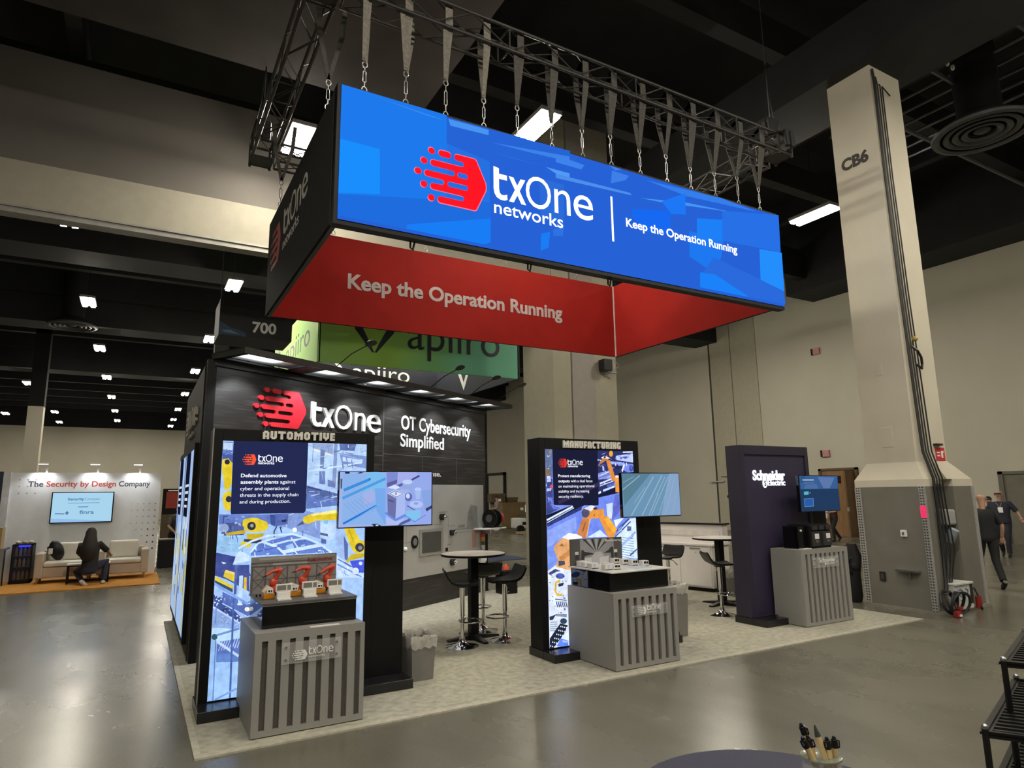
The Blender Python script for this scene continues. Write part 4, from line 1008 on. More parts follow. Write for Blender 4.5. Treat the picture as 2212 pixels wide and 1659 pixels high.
# seams and corner posts on the right wall
M_seam = mat('dark_seam', (0.05, 0.045, 0.04), .8)
M_olive = mat('door_leaf_paint', (0.40, 0.37, 0.28), .75, var=.05)
trim(MB().box(24.97, 25.01, 23.05, 23.17, 0, 12.5), M_seam)
trim(MB().box(24.98, 25.01, 21.7, 21.73, 0, 12.5), M_seam)
trim(MB().box(24.95, 25.01, 20.2, 21.69, 0, 12.5).box(24.95, 25.01, 21.74, 23.04, 0, 12.5), M_olive)
fx = thing('wall_switch', 'black switch and latch on the seam of the far right wall', 'switch', (24.95, 22.3, 2.1))
MB().box(24.88, 24.95, 22.1, 22.35, 2.0, 2.35).build('switch_box', M_black, fx)
MB().box(24.86, 24.95, 22.6, 23.5, 2.3, 2.36).box(24.86, 24.95, 22.3, 22.8, 2.58, 2.63).build('latch_bar', M_steel, fx)
MB().sph((24.92, 22.4, 1.6), .08).build('knob', M_black, fx)
# doors
M_wood = mat('orange_brown_wood', (0.24, 0.125, 0.045), .5, var=.25, scale=3, stretch=(6, 6, .6))
d1 = struct(MB().box(24.9, 25.0, 15.75, 15.87, 0, 2.72).box(24.9, 25.0, 17.35, 17.47, 0, 2.72).box(24.9, 25.0, 15.75, 17.47, 2.63, 2.72).build('door_1', mat('dark_door_frame', (0.10, 0.065, 0.03), .6)))
MB().box(24.94, 25.0, 16.15, 17.35, 0, 2.63).build('door_leaf', M_wood, d1)
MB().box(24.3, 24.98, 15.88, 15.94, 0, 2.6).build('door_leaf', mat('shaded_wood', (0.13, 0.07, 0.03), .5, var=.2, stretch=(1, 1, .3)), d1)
MB().box(24.92, 24.94, 16.5, 17.0, 2.1, 2.4).build('door_sign', M_black, d1)
MB().box(24.25, 24.32, 15.84, 15.9, 1.0, 1.15).build('door_handle', M_steel, d1)
d2 = struct(MB().box(24.9, 25.0, 10.72, 10.86, 0, 2.36).box(24.9, 25, 7.7, 7.84, 0, 2.36).box(24.9, 25.0, 7.7, 10.86, 2.26, 2.36).build('door_2', mat('grey_door_frame', (0.13, 0.12, 0.10), .6)))
MB().box(24.95, 25.0, 7.84, 10.72, 0, 2.26).build('door_leaf', mat('grey_green_door', (0.15, 0.14, 0.105), .55, var=.06), d2)
MB().box(24.9, 24.95, 9.1, 9.2, .95, 1.1).build('door_handle', M_steel, d2)
d3 = struct(MB().box(24.8, 25.0, 44.6, 44.8, 0, 3.6).box(24.8, 25.0, 47.4, 47.6, 0, 3.6).box(24.8, 25.0, 44.6, 47.6, 3.4, 3.6).build('door_3', M_blackmetal))
MB().box(24.9, 25.0, 44.8, 47.4, 0, 3.4).build('door_leaf', mat('pale_door', (0.55, 0.52, 0.43), .7, var=.05), d3)
# wall alarm boxes
M_pink = mat('faded_red_plastic', (0.48, 0.22, 0.21), .5)
for zz, lb in ((7.55, 'small faded red box high up on the right wall'), (3.17, 'small faded red box just above the wooden door')):
    t = thing('wall_alarm', lb, 'alarm', (25, 17.05, zz))
    MB().box(24.9, 25, 16.9, 17.2, zz + .04, zz + .32).build('red_cover', M_pink, t, .01)
    MB().box(24.9, 25, 17.21, 17.29, zz + .04, zz + .32).build('black_plate', M_black, t)
# far columns in the other hall
struct(MB().box(-5.1, -4.45, 40, 40.7, 0, 6.6).build('column_2', M_beige))
struct(MB().box(-5.1, -4.45, 40, 40.7, 6.6, 12.5).build('trim_60', mat('matt_black_post', (.003, .003, .003), .9)))

# ---- the CB6 pillar
M_block = mat('grey_block_paint', (0.155, 0.147, 0.122), .75, var=.08, scale=3)
M_pil = mat('cream_pillar_paint', (0.56, 0.52, 0.42), .75, var=.05, scale=1.5)
pb = MB().box(10.42, 11.31, 5.62, 6.41, 1.9, 9.05)
def chamfer(mb, x0, x1, y0, y1, za, zb, X0, X1, Y0, Y1):
    v = [(x0, y0, za), (x1, y0, za), (x1, y1, za), (x0, y1, za), (X0, Y0, zb), (X1, Y0, zb), (X1, Y1, zb), (X0, Y1, zb)]
    mb.add(v, [(0, 1, 5, 4), (1, 2, 6, 5), (2, 3, 7, 6), (3, 0, 4, 7), (4, 5, 6, 7), (0, 3, 2, 1)])
pb.box(10.33, 10.56, 5.5, 6.6, 1.86, 1.97); pb.box(11.15, 11.75, 5.5, 6.6, 1.86, 1.97); pb.box(10.5, 11.2, 5.76, 6.6, 1.86, 1.97)
chamfer(pb, 10.33, 10.56, 5.5, 6.6, 1.97, 2.24, 10.42, 10.6, 5.62, 6.41); chamfer(pb, 11.0, 11.75, 5.5, 6.6, 1.97, 2.26, 10.9, 11.31, 5.62, 6.41)
pil = struct(pb.build('column_3', M_pil))
lo = MB().box(10.33, 10.56, 5.5, 6.6, 0, 1.86); lo.box(11.15, 11.75, 5.5, 6.6, 0, 1.86); lo.box(10.5, 11.2, 5.76, 6.6, 0, 1.86)
lo.build('block_base', M_block, pil)
MB().box(10.30, 11.78, 5.46, 6.63, 0, .04).build('floor_curb', mat('concrete_curb', (0.22, 0.21, 0.17), .7), pil)
MB().text('CB6', Vector((10.42, 0, 0)), -Y, Z, -6.29, -5.80, 7.37, .195, .002, .05, 0, .001).build('lettering', mat('stencil_black', (0.05, 0.045, 0.04), .7), pil)
for a, b, c_, d_ in ((5.98, 6.08, 3.66, 3.87), (5.93, 6.13, 2.49, 2.81)): MB().box(10.412, 10.421, a, b, c_, d_).build('access_panel', M_pil, pil, .004)
M_guard = mat('perforated_steel', (0.42, 0.42, 0.41), .45, .4, var=.25, scale=60)
for a in ((10.315, 10.33, 6.5, 6.6), (10.315, 10.33, 5.5, 5.58), (11.75, 11.765, 5.5, 5.6)):
    g = MB().box(*a, 0, 1.86)
    for i in range(44):
        zz = .03 + i * .042
        ym = (a[2] + a[3]) / 2; g.box(a[0] - .003, a[0], ym - .03, ym - .008, zz, zz + .02, 1); g.box(a[0] - .003, a[0], ym + .008, ym + .03, zz, zz + .02, 1)
    g.build('corner_guard', [M_guard, M_seam], pil)
MB().box(10.33, 10.345, 5.49, 5.505, 0, 1.86).box(11.68, 11.76, 5.485, 5.5, 0, 1.86).build('corner_guard', M_guard, pil)
t = thing('pink_sticker', 'bright pink sticker on the pillar corner guard', 'sticker', (10.31, 5.54, 1.4)); MB().box(10.306, 10.312, 5.495, 5.585, 1.39, 1.57).build('sheet', mat('pink_paper', 'ff3a78', .6, emit=.25), t)
t = thing('light_switch', 'small white switch plate on the grey pillar base', 'switch', (10.33, 5.88, 1.15)); MB().box(10.3, 10.33, 5.83, 5.92, 1.1, 1.2).build('plate', M_white, t, .004); MB().box(10.29, 10.3, 5.86, 5.89, 1.13, 1.17).build('rocker', M_steel, t)
t = thing('wall_outlet', 'dark outlet plate low on the grey pillar base', 'outlet', (10.33, 6.29, .47)); MB().box(10.31, 10.33, 6.24, 6.33, .4, .54).build('plate', M_blackmetal, t, .004); MB().box(10.306, 10.31, 6.26, 6.31, .43, .51).build('socket', M_seam, t)
t = thing('steel_ledge', 'short steel ledge bracket sticking out of the grey pillar base', 'bracket', (10.33, 5.85, .58)); MB().box(10.22, 10.33, 5.69, 6.02, .575, .605).build('ledge', M_steel, t); MB().box(10.3, 10.33, 5.83, 5.86, .47, .575).build('support', M_steel, t)
t = thing('fire_sign', 'red fire extinguisher sign on the cream pillar', 'sign', (11.13, 5.61, 2.28))
MB().box(11.0, 11.26, 5.612, 5.62, 2.26, 2.47).build('plate', mat('sign_red', 'c8323a', .5), t)
sg = MB().box(11.15, 11.2, 5.609, 5.612, 2.31, 2.42)
sg.box(11.19, 11.23, 5.609, 5.612, 2.39, 2.42)
for i in range(2): sg.box(11.03 , 11.11, 5.609, 5.612, 2.33 + i * .05, 2.35 + i * .05)
sg.build('pictogram', M_letter, t)
t = thing('steel_tab', 'short dark bar above the red sign on the pillar', 'bracket', (11.02, 5.6, 2.5)); MB().box(10.96, 11.14, 5.56, 5.62, 2.5, 2.53).build('bar', M_blackmetal, t)
# cables running down the pillar recess
M_cable = mat('black_cable', (0.012, 0.012, 0.013), .5)
for i, (xa, xb, lb) in enumerate(((10.44, 10.54, 'thick black cable running down the pillar corner'), (10.52, 10.63, 'thin black cable second from the pillar corner'), (10.60, 10.70, 'black cable clipped along the pillar recess'), (10.66, 10.79, 'black cable looping at the pillar top, farthest right'))):
    pts = [(xa + .25 * (i == 3), 5.585, 8.95 - .12 * i), (xa + .03, 5.585, 8.7), (xa + .02, 5.585, 7), (xa + (xb - xa) * .4, 5.58, 5), (xb - .02, 5.575, 3.4), (xb, 5.565, 2.4), (xb, 5.46, 1.98), (xb + .02, 5.465, 1.6), (xb + .02 + .03 * i, 5.465, .9), (10.52 + .05 * i, 5.46, .38), (10.46 + .05 * i, 5.46, .28)]
    tag(MB().tube(pts, .022 if i == 0 else .012, 6).build('power_cable', M_cable, smooth=True), lb, 'cable', 'cables on the pillar')
t = thing('cable_hook', 'black hook with a yellow tag holding the pillar cables', 'hook', (10.7, 5.58, 3.9)); MB().tube([(10.62, 5.6, 4.1), (10.68, 5.53, 4.0), (10.76, 5.53, 3.9), (10.8, 5.55, 3.8), (10.74, 5.53, 3.72), (10.66, 5.56, 3.78)], .02, 8).build('hook', M_blackmetal, t); MB().sph((10.66, 5.54, 4.2), .045).build('tag', mat('brass_tag', (.4, .3, .08), .4), t)
t = thing('junction_box', 'grey electrical box with conduits in the pillar recess', 'electrical box', (10.9, 5.7, 1.1))
MB().box(10.85, 11.14, 5.5, 5.76, 1.26, 1.5).build('enclosure', mat('grey_plastic', (.33, .33, .31), .5), t, .03); MB().tube([(10.93, 5.45, 1.2), (10.93, 5.55, 1.02)], .07, 12).build('socket', mat('blue_grey_plastic', (.28, .32, .38), .4), t)
for xx in (10.93, 11.06): MB().tube([(xx, 5.68, 1.26), (xx, 5.68, .45), (xx + .06, 5.6, .38)], .025, 8).build('conduit', M_steel, t)
t = thing('power_cabinet', 'white floor power cabinet with scrawled blue mark by the pillar', 'electrical box', (10.83, 5.5, 0))
MB().box(10.575, 11.09, 5.38, 5.74, 0.041, .40).build('cabinet', mat('cabinet_white', (.5, .5, .47), .5, var=.1), t, .012)
MB().box(10.57, 11.10, 5.36, 5.75, .40, .43).build('lid', mat('cabinet_lid', (.58, .58, .55), .5), t, .006)
sc = MB().tube([(10.68 + .11 * math.cos(a / 3) + .008 * a, 5.376, .29 + .05 * math.sin(a / 3)) for a in range(24)], .006, 5); sc.tube([(10.72, 5.376, .18), (10.84, 5.376, .19)], .006, 5); sc.build('ink_mark', mat('blue_ink', (.06, .09, .25), .5), t)
MB().box(11.01, 11.08, 5.374, 5.38, .12, .39).build('vent_panel', M_blackmetal, t)
t = thing('cable_reel', 'coiled black cable with red plugs at the foot of the pillar', 'cable', (10.36, 5.32, 0))
mb = MB()
for i in range(5): mb.tube([(10.34 + .015 * i + .17 * math.cos(a * PI / 12), 5.36 - .035 * i + .05 * math.sin(a * PI / 12 + i), .19 + .15 * math.sin(a * PI / 12)) for a in range(25)], .02, 6)
mb.build('coil', M_cable, t, smooth=True)
MB().box(10.24, 10.36, 5.20, 5.27, 0.005, .09).box(10.38, 10.45, 5.22, 5.29, .09, .14).build('plug', mat('red_plastic', (.25, .02, .015), .4), t, .01)
MB().box(10.28, 10.34, 5.19, 5.20, .02, .05).build('label', M_letter, t)
t = thing('red_plug', 'red plug on a black lead right of the white power cabinet', 'plug', (11.22, 5.38, 0))
MB().tube([(11.22, 5.40, .02), (11.23, 5.38, .10), (11.22, 5.38, .2)], [.03, .045, .04], 10).build('plug', mat('red_plastic', (.25, .02, .015), .4), t); MB().tube([(11.10, 5.40, .3), (11.2, 5.41, .32), (11.23, 5.38, .2), (11.24, 5.38, .12), (11.27, 5.36, .012), (11.36, 5.42, .012)], .012, 6).build('lead', M_cable, t)

# ---- high-bay lamps
M_tube = glow('lamp_tube_glow', LAMP_COLOR, LAMP_STRENGTH)
M_lampbody = mat('lamp_housing', (0.20, 0.19, 0.18), .5)
def make_lamp():
    t = thing('high_bay_lamp', 'lit twin tube lamp', 'ceiling lamp', O0)
    MB().box(-.22, .22, -.58, .58, .02, .1).build('housing', M_lampbody, t, local=True)
    for sx in (-1, 1):
        MB().box(sx * .12 - .065, sx * .12 + .065, -.56, .56, -.03, .02).build('tube', M_tube, t, local=True)
    MB().tube([(0, 0, .1), (0, 0, 3.92)], .006, 5).build('cord', M_blackmetal, t, local=True)
    return t
lamp0 = make_lamp(); lamp_used = False
def lamp(x, y, label, group, rz=0.0, z=8.6):
    global lamp_used
    if not lamp_used:
        lamp_used = True; lamp0.location = (x, y, z); lamp0.rotation_euler = (0, 0, rz); lamp0['label'] = label; lamp0['group'] = group; return lamp0
    return dup(lamp0, (x, y, z), rz, label, group)
lamp(2.2, 11.95, 'glaring twin tube lamp beside the left end of the truss above the black banner', 'lamps over the booth')
lamp(6.0, 9.42, 'glaring twin tube lamp just over the top edge of the blue screen', 'lamps over the booth')
lamp(14.2, 9.4, 'long glaring lamp left of the cream pillar', 'lamps over the booth')
ORD = ('nearest', 'second', 'third', 'fourth', 'fifth', 'sixth', 'farthest')
for i, yy in enumerate((18.1, 25.9, 33.8, 41.8, 49.8, 57.5, 64.5)):
    lamp(-1.95, yy, '%s lamp of the middle row left of the booth, far hall' % ORD[i], 'lamps in the far hall')
for i, yy in enumerate((21.75, 29.85, 37.9, 46.5, 54.8, 62.0, 67.6)):
    lamp(2.22, yy, '%s lamp of the row running behind the booth tower' % ORD[i], 'lamps in the far hall')
for x_, y_, lb in ((-5.96, 45.8, 'leftmost row lamp nearest of four over the far left corner'), (-5.95, 59.9, 'far lamp above the white booth heading, upper of two'), (-6.3, 67.5, 'farthest lamp of the left row near the back wall'), (-9.3, 62.3, 'lamp cut by the left edge of the view near the far column')):
    lamp(x_, y_, lb, 'lamps in the far hall')
for k, (x_, y_) in enumerate(((14.2, 17.2), (18.3, 17.2), (10.1, 24.2), (14.2, 24.0), (6.0, 23.5))):
    lamp(x_, y_, 'hall lamp hidden behind the hanging sign', 'hall lamps out of view')
for x_ in (-6.0, -2.0, 2.2, 6.0, 10.1, 14.2): lamp(x_, 1.6, 'hall lamp overhead outside the picture', 'hall lamps out of view')
for x_ in (-4.0, 2.2, 8.0, 14.2): lamp(x_, -6.2, 'hall lamp overhead outside the picture', 'hall lamps out of view')
# ---- round ceiling air diffusers
def diffuser(c, lb):
    t = thing('air_diffuser', lb, 'air vent', c)
    m = mat('diffuser_paint', (0.055, 0.055, 0.057), .5, var=.1)
    MB().lathe([(.74, .02), (.80, -.02), (.88, .0), (.90, .05), (.86, .09), (.76, .08)], c, 44, cap=False).build('outer_ring', m, t, smooth=True)
    for i, r in enumerate((.60, .44, .28)): MB().lathe([(r - .03, .04), (r + .03, .0), (r + .085, .02), (r + .04, .06), (r - .02, .11)], c, 40, cap=False).build('inner_ring', m, t, smooth=True)
    MB().lathe([(0, .02), (.10, .03), (.15, .06), (.1, .12), (0, .12)], c, 20).build('centre_cone', m, t, smooth=True)
    MB().lathe([(.86, .085), (.55, .30), (.4, .4), (.4, 3.4)], c, 28, cap=False).build('duct_neck', mat('matt_black_duct', (.004, .004, .004), .9), t, smooth=True)
diffuser((14.55, 5.75, 9.0), 'large round air diffuser with concentric rings right of the pillar')
diffuser((-2.85, 31.7, 9.0), 'round air diffuser hanging between the lamps in the far hall')
for k, (x_, y_, lb) in enumerate(((12.0, 5.9, 'bunch of pale connectors dangling above the pillar, left one'), (12.5, 5.4, 'bunch of pale connectors dangling above the pillar, right one'))):
    t = thing('hanging_connectors', lb, 'connector', (x_, y_, 9.8))
    for j in range(3): MB().sph((x_ + .06 * j, y_ - .05 * j, 9.75 - .1 * j), (.035, .035, .06), 8, 6).build('connector', M_white, t, smooth=True)
    MB().tube([(x_, y_, 9.75), (x_ - .1, y_ + .1, 10.6), (x_ - .3, y_ + .2, 12.5)], .012, 5).build('cord', M_cable, t)
# ================================================================ THE BOOTH
M_carpet = mat('speckled_grey_carpet', (0.36, 0.345, 0.275), .95, var=.20, scale=14, bump=.15)
ca = thing('booth_carpet', 'pale grey carpet laid under the whole black and grey booth', 'carpet', (5.1, 8.5, 0))
MB().box(.485, 9.77, 5.425, 11.53, 0.0, .012).build('carpet_pile', M_carpet, ca)
# the paler cut edge all round
eb = MB(); eb.box(.483, 9.772, 5.423, 5.50, 0.0, .0135); eb.box(.483, .53, 5.5, 11.53, 0, .0135); eb.build('edge_band', mat('pale_carpet_edge', (0.42, 0.40, 0.325), .95, var=.15, scale=20), ca)

def gfx(key, name, ox, yp, rect, bg, parent, k=1.0, step=.00005):
    """a flat picture (backlit print or screen image): outlines in millimetres laid over one another on a panel facing -Y"""
    cols = [tuple(int(bg[i:i + 2], 16) for i in (0, 2, 4)) if isinstance(bg, str) else bg]; mb = MB(); o = Vector((ox, yp, 0))
    mb.ext([(rect[0], rect[2]), (rect[1], rect[2]), (rect[1], rect[3]), (rect[0], rect[3])], o, X, Z, 0, 0)
    for i, row in enumerate(GFX[key]):
        c = tuple(row[:3])
        if c not in cols: cols.append(c)
        p = row[3:]
        mb.ext([(p[j] / 1000, p[j + 1] / 1000) for j in range(0, len(p), 2)], o, X, Z, 0, cols.index(c), (i + 1) * step)
    return mb.build(name, [(printglow if key in 'AB' and max(c) > 110 else glow)('glow_%d_%d_%d' % c + key, c, k) for c in cols], parent)
M_glowwhite = glow('glow_white_letters', 'f2f5ff', 1.15)
BITS = {'A': '01110 11111 11011 11011 11111 11011 11011', 'U': '11011 11011 11011 11011 11011 11111 01110', 'T': '111111 111111 001100 001100 001100 001100 001100',
        'O': '01110 11111 11011 11011 11011 11111 01110', 'M': '1100011 1110111 1111111 1111111 1101011 1101011 1101011', 'I': '11 11 11 11 11 11 11', 'V': '11011 11011 11011 11011 11111 01110 00100',
        'E': '1111 1111 1100 1111 1100 1111 1111', 'N': '11011 11011 11111 11111 11111 11011 11011', 'F': '1111 1111 1100 1111 1111 1100 1100', 'C': '0111 1111 1100 1100 1100 1111 0111',
        'R': '11110 11111 11011 11111 11110 11011 11011', 'G': '01111 11111 11000 11011 11011 11111 01111'}
def block_text(mb, t, x0, x1, z0, z1, yp, h, m=0):
    wd = sum(len(BITS[c].split()[0]) + 1 for c in t) - 1; cw = (x1 - x0) / wd; ch = (z1 - z0) / 7; cx = 0
    for c in t:
        rows = BITS[c].split()
        for r, row in enumerate(rows):
            k = 0
            while k < len(row):
                if row[k] == '1':
                    e = k
                    while e < len(row) and row[e] == '1': e += 1
                    mb.box(x0 + (cx + k) * cw, x0 + (cx + e) * cw, yp - h, yp, z1 - (r + 1) * ch, z1 - r * ch, m); k = e
                else: k += 1
        cx += len(rows[0]) + 1
    return mb
M_silver = mat('silver_letter', (0.78, 0.75, 0.70), .35, .2, var=.05)
M_trimalu = mat('thin_aluminium_edge', (0.30, 0.28, 0.25), .4, .3)
YF = 6.45   # front of the kiosk frames
def kiosk(x0, lab, name='display_kiosk', inner=None, cnt=None, frame_m=None, top=2.485):
    k = thing(name, lab, 'kiosk', (x0 + .9, 6.5, 0.012), 'kiosks along the front of the booth')
    fm = frame_m or M_black; xr = x0 + 1.51; a, b = x0 + .083, x0 + 1.433
    f = MB().box(x0, a, YF, 6.72, .1, top).box(b, xr, YF, 6.72, .1, top).box(a, b, YF, 6.72, 2.352, top).box(a, b, YF, 6.72, .1, .113).box(a, b, 6.49, 6.72, .113, 2.352)
    f.build('frame', fm, k, .004)
    p = MB().box(x0 - .012, x0 + 1.86, 6.43, 6.74, .012, .1).box(x0 - .012, cnt[0] - .004, 6.2, 6.43, .012, .1)
    if cnt[1] + .02 < x0 + 1.86: p.box(cnt[1] + .004, x0 + 1.86, 6.2, 6.43, .012, .1)
    p.build('platform', mat('black_satin', (0.012, 0.012, 0.014), .22, var=.1), k, .004)
    MB().box(xr + .002, x0 + 1.845, YF + .02, 6.72, .1, 1.98).build('monitor_column', M_black, k, .004)
    if top < 2.47: MB().box(x0 - .004, x0 + .006, YF - .004, YF + .004, .1, top).build('edge_trim', M_trimalu, k)
    return k
GX1, GX2, GX3 = .564, 4.063, 7.465
# --- kiosk AUTOMOTIVE
k1 = kiosk(GX1, 'black lightbox kiosk headed AUTOMOTIVE with yellow robot print, leftmost', cnt=(.875, 1.747), top=2.462)
gfx('A', 'lightbox_print', 0, 6.47, (.647, 1.997, .113, 2.352), 'a5c8fa', k1, 1.12)
tx = MB(); o = Vector((0, 6.448, 0))
tx.word(o, X, Z, .957, 1.178, 2.163, .064); tx.text('networks', o, X, Z, .958, 1.103, 2.139, .024, 0, .02)
for t_, a, b, z_, bo in (('Defend automotive', .815, 1.219, 2.019, .02), ('assembly plants', .815, 1.148, 1.960, .02), ('against', 1.163, 1.304, 1.960, .004), ('cyber and operational', .815, 1.247, 1.90, .004), ('threats in the supply chain', .815, 1.335, 1.84, .004), ('and during production.', .815, 1.264, 1.78, .004)):
    tx.text(t_, o, X, Z, a, b, z_, .031, 0, bo)
tx.build('print_lettering', M_glowwhite, k1)
MB().mark(o, X, Z, .82, 2.133, .12, .097).build('print_emblem', glow('glow_orange_red', 'ff5a34', 1.0), k1)
block_text(MB(), 'AUTOMOTIVE', .985, 1.66, 2.375, 2.452, YF, .022).build('header_letters', M_silver, k1)
# --- kiosk MANUFACTURING
k2 = kiosk(GX2, 'black lightbox kiosk headed MANUFACTURING with orange robot print, middle one', cnt=(4.39, 5.275))
gfx('B', 'lightbox_print', 0, 6.47, (4.146, 5.496, .113, 2.352), '7890eb', k2, 1.15)
tx = MB()
tx.word(o, X, Z, 4.462, 4.686, 2.167, .064); tx.text('networks', o, X, Z, 4.462, 4.611, 2.142, .024, 0, .02)
for t_, a, b, z_, bo in (('Protect manufacturing', 4.32, 4.79, 2.022, .02), ('outputs', 4.32, 4.485, 1.962, .02), ('with a dual focus', 4.50, 4.821, 1.962, .004), ('on maintaining operational', 4.32, 4.848, 1.90, .004), ('stability and increasing', 4.32, 4.768, 1.84, .004), ('security resiliency.', 4.32, 4.68, 1.78, .004)):
    tx.text(t_, o, X, Z, a, b, z_, .031, 0, bo)
tx.build('print_lettering', M_glowwhite, k2)
MB().mark(o, X, Z, 4.325, 2.138, .13, .102).build('print_emblem', glow('glow_print_red', 'ec3a30', 1.0), k2)
block_text(MB(), 'MANUFACTURING', 4.395, 5.27, 2.372, 2.458, YF, .022).build('header_letters', M_silver, k2)
# --- the purple kiosk
M_purple = mat('deep_purple_panel', (0.030, 0.024, 0.058), .5, var=.08)
k3 = kiosk(GX3, 'dark purple kiosk with glowing white company lettering, rightmost', cnt=(7.9, 8.93), frame_m=mat('dark_purple_frame', (0.022, 0.018, 0.038), .5, var=.1))
MB().box(GX3 + .083, GX3 + 1.433, 6.475, 6.492, .113, 2.352).build('purple_panel', M_purple, k3)
tx = MB(); o = Vector((0, 6.475, 0))
tx.text('Schneider', o, X, Z, 7.72, 8.42, 1.985, .135, .012, .03); tx.text('Electric', o, X, Z, 8.03, 8.415, 1.905, .08, .012, .02)
tx.disc((7.965, 6.475, 1.935), .045, .065, X, Z, .012, 20)
tx.build('glowing_letters', glow('glow_logo_white', 'f4f8ff', 1.3), k3)
MB().text('S', o, X, Z, 7.945, 7.985, 1.90, .07, .001, .03, 0, .013).build('emblem_stroke', M_purple, k3)
MB().box(7.80, 7.825, 6.3, 6.33, .1, .14).build('latch', M_steel, k3)

# --- monitors
def monitor(x0, x1, z0, z1, key, cx, rect, bg, lab, k=1.0):
    mx_ = {'C1': 2.24, 'C2': 5.74, 'C3': 9.14}[key]
    t = thing('display_monitor', lab, 'monitor', ((x0 + x1) / 2, 6.22, z0), 'monitors on the kiosk columns')
    MB().box(x0, x1, 6.202, 6.25, z0, z1).build('housing', M_blackgloss, t, .004)
    gfx(key, 'screen', cx, 6.2005, rect, bg, t, k, .00002)
    MB().box(mx_ - .1, mx_ + .1, 6.25, 6.30, (z0 + z1) / 2 - .1, (z0 + z1) / 2 + .1).box(mx_ - .04, mx_ + .04, 6.30, 6.4695, (z0 + z1) / 2 - .06, (z0 + z1) / 2 + .06).build('wall_mount', M_blackmetal, t)
    return t
monitor(1.652, 2.612, 1.532, 2.068, 'C1', 2.13, (-.47, .47, 1.543, 2.06), 'a0b4eb', 'flat monitor showing blue rods and a white box, beside the AUTOMOTIVE kiosk')
monitor(5.07, 6.02, 1.531, 2.07, 'C2', 5.545, (-.466, .466, 1.542, 2.06), '78a5c8', 'flat monitor with pale light rays, beside the MANUFACTURING kiosk', .8)
monitor(8.367, 9.29, 1.514, 2.045, 'C3', 8.83, (-.454, .454, 1.524, 2.036), '2d4b73', 'flat monitor with dark blue menu page, beside the purple kiosk', .62)

# --- counters
def counter(x0, x1, y0, y1, h, n, sa, sb, lab, plate, who):
    t = thing('slatted_counter', lab, 'counter', ((x0 + x1) / 2, y0, .012), 'grey slatted counters')
    MB().box(x0, x1, y0 + .03, y1, .02, h).build('body', M_grey, t, .003)
    f = MB(); zt, zb = h - .062, .062; sw = .045; pitch = (sb - sw - sa) / (n - 1); xs = [sa + i * pitch for i in range(n)]
    f.box(x0, x1, y0, y0 + .03, zt, h); f.box(x0, x1, y0, y0 + .03, .02, zb)
    ed = [x0] + [q for x in xs for q in (x, x + sw)] + [x1]
    for i in range(0, len(ed), 2): f.box(ed[i], ed[i + 1], y0, y0 + .03, zb, zt)
    f.build('slatted_front', M_grey, t)
    gb = MB()
    for x in xs: gb.box(x, x + sw, y0 + .027, y0 + .031, zb, zt)
    gb.build('groove_lining', mat('dark_grey_felt', (0.105, 0.098, 0.088), .95, var=.3, scale=200), t)
    MB().box(x0 + .02, x1 - .02, y0 + .05, y1 - .02, .012, .02).build('plinth_foot', M_blackmetal, t)
    a, b, c, d = plate
    s_ = thing('logo_plate', 'clear acrylic logo plate screwed to the %s' % who, 'sign', ((a + b) / 2, y0 - .01, c), 'acrylic plates on the counters')
    MB().box(a, b, y0 - .016, y0 - .011, c, d).build('acrylic_sheet', mat('clear_acrylic', (0.9, 0.9, 0.9), .05, var=.02, alpha=.13), s_)
    sd = MB()
    for xx in (a + .035, b - .035):
        for zz in (d - .035, c + .035): sd.tube([(xx, y0, zz), (xx, y0 - .02, zz)], .008, 10)
    sd.build('standoff', M_chrome, s_)
    return t, s_
c1, p1_ = counter(.875, 1.747, 5.59, 6.42, .78, 8, .929, 1.711, 'grey slatted counter under the AUTOMOTIVE kiosk, carrying the red robot model', (1.075, 1.545, .53, .692), 'counter under the red robot model')
c2, p2_ = counter(4.39, 5.275, 5.58, 6.42, .786, 8, 4.452, 5.224, 'grey slatted counter under the MANUFACTURING kiosk, carrying the white factory model', (4.615, 5.115, .53, .645), 'counter under the white factory model')
c3, p3_ = counter(7.905, 8.93, 5.92, 6.42, 1.02, 9, 7.99, 8.852, 'taller grey slatted counter beside the purple kiosk, carrying a black unit', (8.12, 8.69, .768, .91), 'taller counter by the purple kiosk')
oo = Vector((0, 5.573, 0))
MB().mark(oo, X, Z, 1.153, .553, .122, .072, .002).word(oo, X, Z, 1.285, 1.482, .585, .058, .002).text('networks', oo, X, Z, 1.283, 1.414, .56, .018, .002).build('logo', M_letter, p1_)
oo = Vector((0, 5.563, 0))
MB().mark(oo, X, Z, 4.694, .548, .122, .078, .002).word(oo, X, Z, 4.825, 5.025, .583, .058, .002).text('networks', oo, X, Z, 4.825, 4.955, .556, .018, .002).build('logo', M_letter, p2_)
oo = Vector((0, 5.903, 0))
MB().text('Schneider', oo, X, Z, 8.25, 8.61, .838, .055, .002, .02).text('Electric', oo, X, Z, 8.41, 8.6, .803, .03, .002).disc((8.385, 5.903, .815), .016, .024, X, Z, .002, 14).build('logo', M_letter, p3_)
sl = thing('white_strip', 'white paper strip on the edge of the counter with the red robots', 'paper', (1.45, 5.62, .782)); MB().box(1.3, 1.54, 5.6, 5.66, .781, .784).build('strip', M_white, sl)

